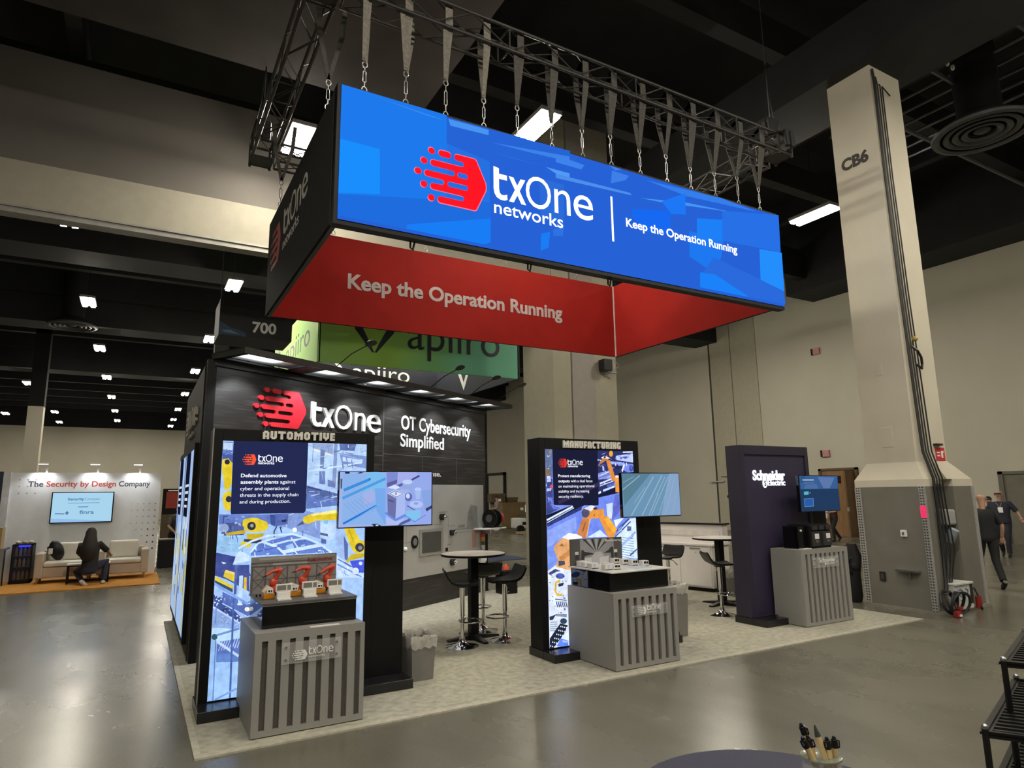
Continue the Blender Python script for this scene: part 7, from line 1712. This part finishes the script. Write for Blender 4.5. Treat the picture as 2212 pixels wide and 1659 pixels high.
MB().text('Security', ov, X, Z, -1.46, -1.12, 1.85, .06, 0, .03, 0, .001).text('Compass', ov, X, Z, -1.11, -.8, 1.85, .06, 0, -.005, 0, .001).text('finra', ov, X, Z, -1.2, -.9, 1.52, .085, 0, .02, 0, .001).ext([(-1.45, 1.78), (-.8, 1.78), (-.8, 1.79), (-1.45, 1.79)], ov, X, Z, 0, 0, .001).ext([(-1.24, 1.68), (-1.03, 1.68), (-1.03, 1.7), (-1.24, 1.7)], ov, X, Z, 0, 0, .001).ext([(-1.69, 1.53), (-1.5, 1.52), (-1.5, 1.54), (-1.69, 1.55)], ov, X, Z, 0, 0, .001).ext([(-1.45, 1.5), (-1.41, 1.55), (-1.45, 1.6), (-1.49, 1.55)], ov, X, Z, 0, 0, .001).build('screen_text', glow('tv_text', '5a7aa8', 1.0), tv)
M_sofa = mat('cream_sofa_leather', (.50, .43, .35), .5, var=.06, scale=6); M_cush = mat('ivory_cushion', (.62, .59, .52), .6, var=.04); M_leg = mat('pale_wood_leg', (.42, .25, .11), .5)
def sofa(x0, x1, y0, y1, lab, rz=0):
    t = thing('armchair', lab, 'sofa', ((x0 + x1) / 2, (y0 + y1) / 2, .02), 'cream sofas of the white stand'); z = .02
    MB().box(x0 + .02, x1 - .02, y0 + .035, y1 - .03, z + .13, z + .355).build('seat_base', M_sofa, t, .02)
    MB().box(x0 + .16, x1 - .16, y0, y1 - .18, z + .36, z + .46).build('seat_cushion', M_cush, t, .03)
    MB().box(x0, x0 + .16, y0 + .02, y1, z + .12, z + .66).build('armrest', M_sofa, t, .02); MB().box(x1 - .16, x1, y0 + .02, y1, z + .12, z + .66).build('armrest', M_sofa, t, .02)
    MB().box(x0 + .1, x1 - .1, y1 - .16, y1, z + .12, z + .70).build('backrest', M_sofa, t, .02)
    MB().box(x0 + .2, x1 - .22, y1 - .30, y1 - .14, z + .46, z + .86).build('back_cushion', M_cush, t, .04)
    for xx in (x0 + .08, x1 - .08):
        for yy in (y0 + .08, y1 - .08): MB().tube([(xx, yy, z + .13), (xx + .02 * (1 if xx > (x0 + x1) / 2 else -1), yy, z)], [.028, .016], 10).build('leg', M_leg, t)
sofa(-1.88, -.78, 18.15, 18.95, 'cream armchair left of the squatting woman, with a black bag on it'); sofa(-.70, .34, 18.10, 18.95, 'cream armchair right of the squatting woman')
t = thing('backpack', 'black backpack leaning on the left cream armchair', 'bag', (-1.45, 18.4, .5))
bg = MB(Matrix.Translation((-1.44, 18.40, .52)) @ Matrix.Rotation(-.35, 4, 'Y')); bg.sph((0, 0, .22), (.14, .10, .235), 14, 10); bg.build('bag_body', M_seat, t, 0, True); MB().tube([(-1.6, 18.4, .85), (-1.68, 18.38, .8), (-1.66, 18.36, .68)], .02, 6).build('strap', M_black, t); MB().box(-1.66, -1.58, 18.3, 18.34, .66, .78).build('tag', M_white, t)
t = thing('cube_bench', 'black frame bench with white top in front of the squatting woman', 'bench', (-.84, 17.9, .02)); b = MB()
x0, x1, y0, y1 = -1.24, -.44, 17.72, 18.06
for xx in (x0, x1 - .03):
    for yy in (y0, y1 - .03): b.box(xx, xx + .03, yy, yy + .03, .02, .42)
for zz in (.05, .39):
    for yy in (y0, y1 - .03): b.box(x0, x1, yy, yy + .03, zz, zz + .03)
    for xx in (x0, x1 - .03): b.box(xx, xx + .03, y0, y1, zz, zz + .03)
b.build('frame', M_black, t); MB().box(x0 - .01, x1 + .01, y0 - .01, y1 + .01, .42, .45).build('top', M_white, t, .004)
fr = thing('drinks_fridge', 'small black glass door fridge with blue light left of the sofas', 'fridge', (-2.17, 18.8, .02))
MB().box(-2.36, -2.335, 18.55, 19.1, .02, .88).box(-2.005, -1.98, 18.55, 19.1, .02, .88).box(-2.36, -1.98, 19.07, 19.1, .02, .88).box(-2.36, -1.98, 18.55, 19.1, .86, .88).box(-2.36, -1.98, 18.55, 19.1, .02, .1).build('body', M_black, fr)
MB().box(-2.335, -2.005, 18.6, 19.05, .38, .385).box(-2.335, -2.005, 18.6, 19.05, .62, .625).build('shelf', M_steel, fr)
MB().box(-2.34, -2.0, 18.54, 18.548, .1, .86).build('door', mat('smoked_glass', (.06, .06, .08), .05, alpha=.25), fr)
MB().box(-2.25, -2.05, 18.6, 18.9, .82, .855).build('blue_light', glow('fridge_blue', '3038ff', 2.5), fr)
dm = [mat('can_%d' % i, c, .35) for i, c in enumerate(((.35, .35, .36), (.25, .22, .18), (.42, .20, .10)))]
for r in range(3):
    for i in range(4):
        x = -2.29 + i * .08; z = (.101, .386, .626)[r]
        tag(MB().lathe([(.028, 0), (.03, .02), (.03, .13), (.014, .17), (.014, .19)], (x, 18.68, z), 12).build('drink_bottle', dm[(r + i) % 3 if r else 2], None, 0, True), 'small drink bottle on the %s shelf of the fridge' % ('bottom', 'middle', 'top')[r], 'bottle', 'drinks in the fridge, %s shelf' % ('bottom', 'middle', 'top')[r])
for i in range(3): tag(MB().sph((-2.28 + i * .12, 18.75, .92), (.055, .07, .04), 10, 7).build('snack_packet', mat('cream_packet', (.5, .45, .35), .5, var=.2), None, 0, True), 'pale snack packet on top of the fridge, %s of three' % ('left', 'middle', 'right')[i], 'packet', 'snack packets on the fridge')
t = thing('reception_counter', 'grey counter with steel post cut by the left edge of the view', 'counter', (-2.9, 18.3, .02)); MB().box(-3.6, -2.46, 18.0, 18.5, .02, .80).build('body', M_black, t); MB().box(-3.65, -2.40, 17.95, 18.55, .80, .84).build('worktop', M_steel, t); MB().box(-2.5, -2.42, 17.97, 18.05, .02, .80).build('post', M_steel, t)
t = thing('cardboard_box', 'tan cardboard box on the counter at the left edge', 'box', (-2.75, 18.25, .84)); MB().box(-3.1, -2.5, 18.05, 18.45, .841, 1.28).build('box', mat('cardboard', (.36, .25, .12), .8, var=.1), t); MB().box(-2.82, -2.76, 18.04, 18.46, .842, 1.283).build('tape', mat('brown_tape', (.3, .2, .09), .3), t)
t = thing('blue_wall_panel', 'dark navy stand wall at the left edge beside the white stand', 'booth wall', (-3.5, 19.3, .02)); MB().box(-5.6, -2.77, 19.25, 19.38, .02, 2.54).build('panel', mat('navy_print', (.02, .03, .075), .5, var=.1), t); MB().box(-5.6, -2.77, 19.23, 19.25, .02, .1).build('skirting', M_black, t)
# table with black cloth behind, and red stuff
t = thing('draped_table', 'black draped table behind the white stand wall', 'table', (1.2, 20.9, 0)); MB().box(.6, 1.9, 20.55, 21.2, 0, .74).build('cloth', mat('black_cloth', (.008, .008, .01), .9, bump=.2, scale=12), t, .02); MB().box(.62, 1.88, 20.57, 21.18, .741, .76).build('tabletop', mat('grey_green_board', (.22, .22, .18), .6), t)
t = thing('red_display', 'red display rack far behind the white stand', 'display rack', (1.3, 25, 0)); MB().box(.75, 2.6, 25, 25.4, 0, 1.35).build('base', kb2, t); MB().box(.85, 1.35, 24.98, 25, 1.55, 2.1).box(1.42, 1.95, 24.98, 25, 1.55, 2.1).build('red_panel', mat('rust_red', (.30, .035, .02), .6), t); MB().box(.75, 2.6, 25, 25.3, 1.35, 2.2).build('frame', M_black, t); MB().box(.9, 1.9, 24.96, 25, 2.12, 2.16).build('light_strip', M_letter, t)

# ================================================================ PEOPLE
def skin_obj(name, V, Ed, m, parent, root, T, grow=0.0, sub=2):
    bm = bmesh.new(); ly = bm.verts.layers.skin.verify(); mp = {}
    off = wl(parent)
    for k, (p, r) in V.items():
        v = bm.verts.new((T @ Vector(p)) - off); r = r if isinstance(r, tuple) else (r, r); v[ly].radius = (r[0] + grow, r[1] + grow); v[ly].use_root = (k == root); mp[k] = v
    for a, b in Ed: bm.edges.new((mp[a], mp[b]))
    me = bpy.data.meshes.new(name); bm.to_mesh(me); bm.free(); me.materials.append(m)
    o = bpy.data.objects.new(name, me); COL.objects.link(o); o.parent = parent
    sk = o.modifiers.new('skin', 'SKIN'); sk.use_smooth_shade = True; sk.branch_smoothing = .6
    sb = o.modifiers.new('sub', 'SUBSURF'); sb.levels = sb.render_levels = sub
    return o
M_skin = mat('skin', (.47, .27, .19), .55, var=.06)
SKEL = [('pelvis', 'belly'), ('belly', 'chest'), ('chest', 'neck'), ('neck', 'jaw'), ('jaw', 'brow'), ('brow', 'crown')]
for s_ in 'LR': SKEL += [('chest', 'sh' + s_), ('sh' + s_, 'el' + s_), ('el' + s_, 'wr' + s_), ('pelvis', 'hip' + s_), ('hip' + s_, 'kn' + s_), ('kn' + s_, 'an' + s_)]
def person(lab, loc, rz, H, pose, shirt, pants, hair, shoes, long_sleeve=False, face=True, fat=0.0, skin=None, bald=False, group=None, hair_long=False):
    B = {'pelvis': ((0, 0, .95), .115 + fat), 'belly': ((0, 0, 1.10), .11 + fat), 'chest': ((0, 0, 1.31), .125 + fat * .7), 'neck': ((0, .01, 1.47), .055), 'jaw': ((0, -.012, 1.565), .066), 'brow': ((0, -.012, 1.65), .083), 'crown': ((0, -.002, 1.715), .06)}
    for s_, q in (('L', 1), ('R', -1)):
        B.update({'sh' + s_: ((q * (.175 + fat * .5), 0, 1.40), .056), 'el' + s_: ((q * (.235 + fat), .02, 1.13), .042), 'wr' + s_: ((q * (.245 + fat), -.06, .89), .028), 'hip' + s_: ((q * .095, 0, .90), .088 + fat * .4), 'kn' + s_: ((q * .10, -.01, .50), .058), 'an' + s_: ((q * .10, .02, .10), .042)})
    for k, p in pose.items(): B[k] = (p, B[k][1])
    T = Matrix.Translation(loc) @ Matrix.Rotation(rz, 4, 'Z') @ Matrix.Scale(H / 1.77, 4)
    t = thing('person', lab, 'person', loc, group); mS = skin or M_skin
    slim = {'pelvis': .5, 'belly': .5, 'chest': .5, 'shL': .6, 'shR': .6, 'hipL': .5, 'hipR': .5, 'knL': .75, 'knR': .75}
    skin_obj('body', {k: (v[0], v[1] * slim.get(k, .95)) for k, v in B.items()}, SKEL, mS, t, 'pelvis', T)
    V = lambda k: Vector(B[k][0]); f_ = fat
    def loft(mb, rows, n=14):
        """rows: (centre, half width, half depth) stacked along the trunk, squared off like cloth over a chest"""
        vs = []; fs = []; side = (V('shL') - V('shR')); side = side.normalized()
        for i_, (c_, a_, b_) in enumerate(rows):
            tn = (rows[min(i_ + 1, len(rows) - 1)][0] - rows[max(i_ - 1, 0)][0]).normalized(); fr = tn.cross(side).normalized()
            for k_ in range(n):
                q = 2 * PI * k_ / n; vs.append(c_ + side * (a_ * math.copysign(abs(math.cos(q)) ** .8, math.cos(q))) + fr * (b_ * math.copysign(abs(math.sin(q)) ** .8, math.sin(q))))
        for i_ in range(len(rows) - 1):
            for k_ in range(n): fs.append((i_ * n + k_, i_ * n + (k_ + 1) % n, (i_ + 1) * n + (k_ + 1) % n, (i_ + 1) * n + k_))
        fs += [tuple(range(n))[::-1], tuple(range((len(rows) - 1) * n, len(rows) * n))]; mb.add(vs, fs)
    sb = MB(T); pe, be, chs, nk = V('pelvis'), V('belly'), V('chest'), V('neck'); mid = (V('shL') + V('shR')) / 2
    loft(sb, [(pe.lerp(be, -.15), .165 + f_, .125 + f_), (pe.lerp(be, .5), .16 + f_, .12 + f_ * 1.2), (be, .155 + f_, .115 + f_ * 1.3), (be.lerp(chs, .5), .165 + f_, .12 + f_), (chs, .185 + f_, .125 + f_ * .8), (chs.lerp(mid, .6), .19 + f_ * .7, .11 + f_ * .5), (mid.lerp(nk, .25), .15 + f_ * .5, .09), (mid.lerp(nk, .65), .075, .07)])
    for s_ in 'LR':
        a_, e_, w_ = V('sh' + s_), V('el' + s_), V('wr' + s_); i0 = a_.lerp(chs, .25)
        if long_sleeve: sb.tube([i0, a_, a_.lerp(e_, .5), e_, e_.lerp(w_, .9)], [.07, .072, .06, .052, .038], 10)
        else: sb.tube([i0, a_, a_.lerp(e_, .45), a_.lerp(e_, .85)], [.07, .074, .066, .064], 10)
    sb.build('shirt', shirt, t, 0, True)
    tb = MB(T); loft(tb, [(pe.lerp(be, -.75), .13 + f_ * .8, .10 + f_ * .6), (pe.lerp(be, -.4), .165 + f_, .13 + f_), (pe, .162 + f_, .122 + f_), (pe.lerp(be, .4), .15 + f_, .11 + f_)])
    for s_ in 'LR':
        h_, k_, a_ = V('hip' + s_), V('kn' + s_), V('an' + s_); tb.tube([h_.lerp(pe, .3), h_.lerp(k_, .15), h_.lerp(k_, .6), k_, k_.lerp(a_, .4), a_], [.10 + f_ * .5, .098 + f_ * .5, .082 + f_ * .4, .068 + f_ * .2, .063, .056], 12)
    tb.build('trousers', pants, t, 0, True)
    for s_ in 'LR':
        a = Vector(B['an' + s_][0]); d = pose.get('toe' + s_) if False else None
        kd = (Vector(B['an' + s_][0]) - Vector(B['kn' + s_][0])).normalized(); fw = Vector((0, -1, 0)); fw = (fw - kd * fw.dot(kd)); fw = fw.normalized() if fw.length > .2 else Vector((0, 0, -1))
        dn = kd; mb = MB(T); mb.tube([a - fw * .06 + dn * .05, a + dn * .055, a + fw * .09 + dn * .065, a + fw * .17 + dn * .07], [.035, .045, .042, .026], 10); mb.build('shoe', shoes, t, 0, True)
    # hands: palm, four fingers, thumb
    for s_, q in (('L', 1), ('R', -1)):
        w_ = Vector(B['wr' + s_][0]); d = (w_ - Vector(B['el' + s_][0])).normalized(); lat = d.cross(Z); lat = lat.normalized() if lat.length > .1 else Vector((0, 1, 0)); pn = d.cross(lat)
        if lat.y > 0: lat = -lat
        mb = MB(T); mb.tube([w_ - d * .01, w_ + d * .035, w_ + d * .085], [.026, .036, .032], 8)
        for i in range(4):
            b0 = w_ + d * .08 + lat * (.027 - .018 * i); ln_ = (.062, .075, .07, .052)[i]; cv = pn * (.02 * q); mb.tube([b0, b0 + d * ln_ * .5 + cv * .4, b0 + d * ln_ * .9 + cv * 1.4], [.0095, .009, .007], 6)
        mb.tube([w_ + d * .03 + lat * .028, w_ + d * .06 + lat * .055, w_ + d * .095 + lat * .06], [.012, .011, .008], 6); mb.build('hand', mS, t, 0, True)
    hd = Vector(B['brow'][0])
    fd = MB(T)
    fd.sph(hd + Vector((0, -.088, -.03)), (.013, .018, .022), 8, 6)
    for q in (-1, 1): fd.sph(hd + Vector((q * .085, .0, -.02)), (.012, .022, .032), 8, 6)
    fd.build('nose_and_ears', mS, t, 0, True)
    if face:
        ed = MB(T)
        for q in (-1, 1): ed.sph(hd + Vector((q * .03, -.078, .0)), (.011, .008, .007), 8, 6)
        ed.box(hd.x - .022, hd.x + .022, hd.y - .083, hd.y - .075, hd.z - .078, hd.z - .07); ed.build('eyes_and_mouth', M_black, t)
    if not bald:
        mb = MB(T); mb.sph(hd + Vector((0, .014, .018)), (.093, .098, .092), 16, 10, 0, -.25)
        mb.build('hair', hair, t, 0, True)
    return t, T, B
def cloth(n, c, r=.8): return mat(n, c, r, var=.12, scale=10)
C_navy = cloth('navy_polo', (.016, .018, .034)); C_blk = cloth('black_cotton', (.010, .010, .012)); C_dark = cloth('dark_trousers', (.012, .013, .02)); H_dark = cloth('dark_hair', (.012, .009, .008), .5); H_brown = cloth('brown_hair', (.05, .03, .02), .5); S_wht = cloth('white_trainers', (.6, .6, .58)); S_blk = cloth('black_shoes', (.012, .012, .012), .4)
walk = {'knL': (.10, -.16, .52), 'anL': (.10, -.14, .10), 'knR': (-.10, .02, .50), 'anR': (-.10, .26, .16), 'elL': (.30, .06, 1.14), 'wrL': (.36, -.10, .93), 'elR': (-.27, .04, 1.13), 'wrR': (-.27, -.06, .90)}
face_cam = math.atan2(-20.27, 8.88) + PI / 2   # facing back to the viewer
def yaw_to(x, y): return math.atan2(-y, -x) + PI / 2
p_, T_, B_ = person('heavy set person in navy polo with white badge walking towards us by the grey door', (20.27, 8.89, 0), yaw_to(20.27, 8.89) - .15, 1.78, dict(walk, wrL=(.44, -.12, 1.02), elL=(.36, .04, 1.16)), C_navy, C_dark, cloth('light_cap_hair', (.35, .28, .22)), S_blk, fat=.05)
MB(T_).box(-.02, .09, -.215, -.205, 1.16, 1.30).build('name_badge', M_letter, p_); MB(T_).tube([(.07, -.16, 1.42), (.035, -.205, 1.30)], .005, 5).tube([(-.06, -.15, 1.42), (.03, -.205, 1.30)], .005, 5).build('lanyard', M_steel, p_)
MB(T_).box(-.075, .075, -.105, -.09, 1.645, 1.67).build('glasses', M_black, p_)
person('bald person in black beside the pillar corner, walking away', (13.85, 6.37, 0), yaw_to(13.85, 6.37) + PI + .3, 1.76, dict(walk), C_blk, C_blk, H_dark, S_blk, face=False, bald=True)
person('person in black with white shoes behind the navy polo person', (20.95, 9.45, 0), yaw_to(20.95, 9.45) - .3, 1.6, dict(walk), C_blk, C_blk, H_dark, S_wht)
p_, T_, B_ = person('person in dark clothes with white cloth by the wooden door, stepping left', (21.95, 14.95, 0), yaw_to(21.95, 14.95) - .9, 1.62, dict(walk, elL=(.26, -.10, 1.16), wrL=(.12, -.30, 1.14), elR=(-.26, -.08, 1.14), wrR=(-.14, -.30, 1.10)), cloth('dark_red_shirt', (.05, .012, .014)), C_blk, H_dark, S_blk)
t = thing('white_cloth', 'white cloth bundle carried by the person at the wooden door', 'cloth', T_ @ Vector((0, -.36, 1.08))); MB(T_).sph((.02, -.33, 1.16), (.09, .06, .09)).sph((.06, -.35, 1.02), (.05, .04, .14)).sph((-.1, -.33, 1.1), (.05, .05, .1)).build('cloth_bundle', S_wht, t, 0, True)
person('person in grey shirt and jeans standing by the brown crates', (16.5, 30.5, 0), yaw_to(16.5, 30.5) - 1.2, 1.80, {'elL': (.22, -.06, 1.14), 'wrL': (.06, -.22, 1.12), 'elR': (-.24, .02, 1.13)}, cloth('grey_shirt', (.22, .19, .18)), cloth('blue_jeans', (.05, .07, .11)), H_dark, S_wht)
sk2 = mat('skin_dark', (.30, .17, .11), .55, var=.06)
# squatting woman, seen from behind
wx, wy = -.80, 17.40
wp_ = {'pelvis': (0, .05, .40), 'belly': (0, .0, .56), 'chest': (.02, -.06, .80), 'neck': (.03, -.09, .97), 'jaw': (.03, -.12, 1.06), 'brow': (.03, -.12, 1.14), 'crown': (.03, -.11, 1.20), 'shL': (.19, -.07, .89), 'shR': (-.15, -.06, .90), 'elL': (.24, -.22, .68), 'wrL': (.16, -.40, .60), 'elR': (-.32, -.20, .72), 'wrR': (-.36, -.38, .64), 'hipL': (.10, .0, .39), 'hipR': (-.10, .0, .39), 'knL': (.26, -.28, .30), 'anL': (.12, .06, .12), 'knR': (-.30, -.20, .52), 'anR': (-.28, -.06, .11)}
pw, TW, BW = person('woman with long dark hair squatting with her back to us on the orange carpet', (wx, wy, -.01), PI, 1.75, wp_, cloth('black_top', (.012, .011, .011)), cloth('dark_jeans', (.018, .024, .048)), H_dark, S_wht, face=False, skin=sk2)
hb = MB(TW); hb.tube([(.03, -.10, 1.255), (.03, -.08, 1.235), (.03, -.06, 1.18), (.03, -.03, 1.08), (.03, .02, .96), (.04, .06, .82), (.05, .08, .66), (.06, .08, .55)], [.03, .075, .105, .115, .14, .165, .165, .09], 16); hb.build('long_hair', cloth('dark_brown_hair', (.016, .011, .008), .75), pw, 0, True)
pv2, TV2, BV2 = person('person in grey leaning over the black draped table', (1.02, 21.45, 0), yaw_to(1.0, 21.4) + .35, 1.76, {'chest': (0, -.10, 1.27), 'neck': (0, -.16, 1.42), 'jaw': (0, -.22, 1.50), 'brow': (0, -.235, 1.58), 'crown': (0, -.22, 1.645), 'shL': (.175, -.10, 1.36), 'shR': (-.175, -.10, 1.36), 'elL': (.25, -.22, 1.10), 'wrL': (.12, -.42, .92), 'elR': (-.27, -.22, 1.10), 'wrR': (-.16, -.44, .92)}, cloth('olive_grey_shirt', (.06, .056, .05)), C_blk, H_brown, S_blk)
# black bag leaning on the pillar
t = thing('equipment_bag', 'tall black equipment bag leaning behind the left edge of the pillar', 'bag', (10.38, 6.85, 0)); b = MB(); b.tube([(10.44, 6.86, 0.0), (10.42, 6.86, .1), (10.40, 6.84, .45), (10.36, 6.80, .75), (10.35, 6.78, .95)], [.10, .13, .12, .15, .07], 12); b.build('bag_body', C_blk, t, 0, True); MB().tube([(10.33, 6.72, .85), (10.22, 6.75, .7), (10.2, 6.8, .55), (10.3, 6.78, .45)], .018, 6).build('strap', M_black, t); MB().sph((10.36, 6.74, .6), (.12, .06, .1)).build('pocket', C_blk, t, 0, True)

# ================================================================ FOREGROUND
TX, TY, TZ_ = 1.44, 1.20, 1.05
t = thing('round_table', 'round high table under a dark purple cloth at the bottom edge', 'table', (TX, TY, 0))
M_ptc = mat('purple_grey_cloth', (.027, .027, .052), .75, var=.1, scale=160, bump=.03)
MB().lathe([(.365, TZ_ - .006), (.362, TZ_), (0, TZ_)], (TX, TY, 0), 64).build('cloth_top', M_ptc, t, 0, True)
MB().lathe([(.24, .03), (.20, .3), (.22, .7), (.34, TZ_ - .05), (.366, TZ_ - .006)], (TX, TY, 0), 64).build('cloth_skirt', M_ptc, t, 0, True); MB().lathe([(.28, 0), (.28, .02), (.05, .04), (.04, .06)], (TX, TY, 0), 32).build('foot', M_blackmetal, t)
JX, JY = 1.52, 1.132
jr = thing('glass_jar', 'clear glass jar of pens on the purple round table', 'jar', (JX, JY, TZ_))
M_glass = mat('jar_glass', (.82, .85, .78), .03, var=.02, alpha=.18)
MB().lathe([(0, .002), (.043, .002), (.046, .012), (.046, .10), (.043, .108), (.048, .114), (.048, .12), (.045, .12), (.043, .112), (.043, .012), (0, .008)], (JX, JY, TZ_), 40).build('glass_wall', M_glass, jr, 0, True)
MB().lathe([(.0455, .117), (.0488, .1185), (.0485, .1215), (.0455, .1205)], (JX, JY, TZ_), 40).build('rim', mat('rim_glass', (.25, .27, .22), .1, alpha=.7), jr, 0, True)
M_bamboo = mat('bamboo_barrel', (.74, .57, .29), .5, var=.15, scale=40, stretch=(1, 1, .2)); M_cap = mat('black_pen_plastic', (.01, .009, .01), .15, var=.1)
ur = Vector((math.cos(CYAW), -math.sin(CYAW), 0)); uf = Vector((math.sin(CYAW), math.cos(CYAW), 0))
def pen(ax, ay, tx_, tz_, ty_, lab, kind):
    """foot at (ax right, ay back) inside the jar, tip at (tx_, tz_, ty_) relative to the jar"""
    p0 = Vector((JX, JY, TZ_ + .012)) + ur * ax + uf * ay; p1 = Vector((JX, JY, TZ_)) + ur * tx_ + uf * ty_ + Z * tz_
    d = (p1 - p0).normalized(); t = thing('pen', lab, 'pen', p0, 'bamboo pens in the jar')
    L = (p1 - p0).length; q = p0 + d * (L - .027)
    MB().tube([p0, q], .0074, 14).build('barrel', M_bamboo, t, 0, True)
    if kind == 'cone': MB().tube([q, q + d * .005, p1 - d * .004, p1], [.0074, .0068, .0026, .0014], 12).build('tip', mat('grey_tip', (.05, .06, .055), .4), t, 0, True)
    else:
        MB().tube([q, q + d * .019, q + d * .020, p1 - d * .002, p1], [.0078, .0078, .0052, .0046, .003], 12).build('cap', M_cap, t, 0, True)
        n = (ur * (1 if kind == 'r' else -1) - uf * .5).normalized(); MB().tube([q + d * .018 + n * .006, q + d * .018 + n * .011, q + d * .004 + n * .011, q + d * .001 + n * .008], .0022, 6).build('clip', M_cap, t, 0, True)
        MB().tube([q + n * .0075 - uf * .003 + d * .006, q + n * .0075 - uf * .003 + d * .016], .0014, 6).build('glint_sliver', M_chrome, t)  # chrome sliver modelled as a glint on the cap
pen(.020, -.012, -.052, .172, -.02, 'bamboo pen leaning farthest left with black cap', 'l')
pen(.016, .012, -.040, .193, .01, 'bamboo pen with black cap standing highest at the left', 'r')
pen(.006, .0, -.030, .168, .0, 'bamboo pen with black cap low behind the left pens', 'r')
pen(.026, -.022, -.014, .196, -.01, 'bamboo pen with bare grey conical tip in the middle', 'cone')
pen(.024, -.012, .012, .168, -.012, 'bamboo pen with black cap right of the conical tip', 'l')
pen(.030, .0, .022, .150, .01, 'bamboo pen mostly hidden at the right of the jar', 'l')
pen(.030, -.005, .036, .166, -.0, 'bamboo pen standing farthest right in the jar', 'r')
# perforated black wire rack at the right edge
rk = thing('wire_rack', 'black perforated metal literature rack at the right edge', 'rack', (1.6, .75, 0))
M_rack = mat('black_rack_metal', (.008, .008, .009), .3, var=.1)
ra = Vector((.307, .093, 0)).normalized(); rb = Vector((.016, -.026, 0)).normalized()
def tray(c, la, lb_, z, nm='tray'):
    c = Vector((c[0], c[1], z)); mb = MB(); n1 = int(la / .022); n2 = max(2, int(lb_ / .05)); th = .004
    def q(a0, a1, b0, b1, z0, z1):
        v = [c + ra * a + rb * b + Z * zz for zz in (z0, z1) for a, b in ((a0, b0), (a1, b0), (a1, b1), (a0, b1))]
        mb.add(v, [(0, 3, 2, 1), (4, 5, 6, 7), (0, 1, 5, 4), (1, 2, 6, 5), (2, 3, 7, 6), (3, 0, 4, 7)])
    for i in range(n1 + 1): a = la * i / n1; q(a - .004, a + .004, 0, lb_, 0, th)
    for j in range(n2 + 1): b = lb_ * j / n2; q(0, la, b - .008, b + .008, 0, th + .0004)
    q(-.004, la, -.004, .003, -.004, .007); q(-.004, .003, 0, lb_, -.004, .007); q(la - .003, la + .004, 0, lb_, -.004, .007); q(-.004, la, lb_ - .003, lb_ + .004, -.004, .007)
    return mb.build(nm, M_rack, rk)
tray((1.455, .668), .36, .22, 1.488); tray((1.302, .641), .42, .24, 1.400); tray((1.36, .66), .42, .24, 1.30)
for (x, y, z1) in ((1.455, .668, 1.495), (1.302, .641, 1.41), (1.60, .56, 1.495), (1.41, .46, 1.41), (1.79, .77, 1.495), (1.70, .76, 1.41)):
    MB().tube([(x, y, .02), (x, y, z1)], .0055, 8).build('post', M_rack, rk); MB().sph((x, y, z1 + .002), .006, 8, 6).build('screw_head', M_steel, rk)
for zz in (.4, .8): tray((1.36, .66), .42, .24, zz)
MB().box(1.28, 1.85, .42, .8, .0, .02).build('foot_plate', M_rack, rk)
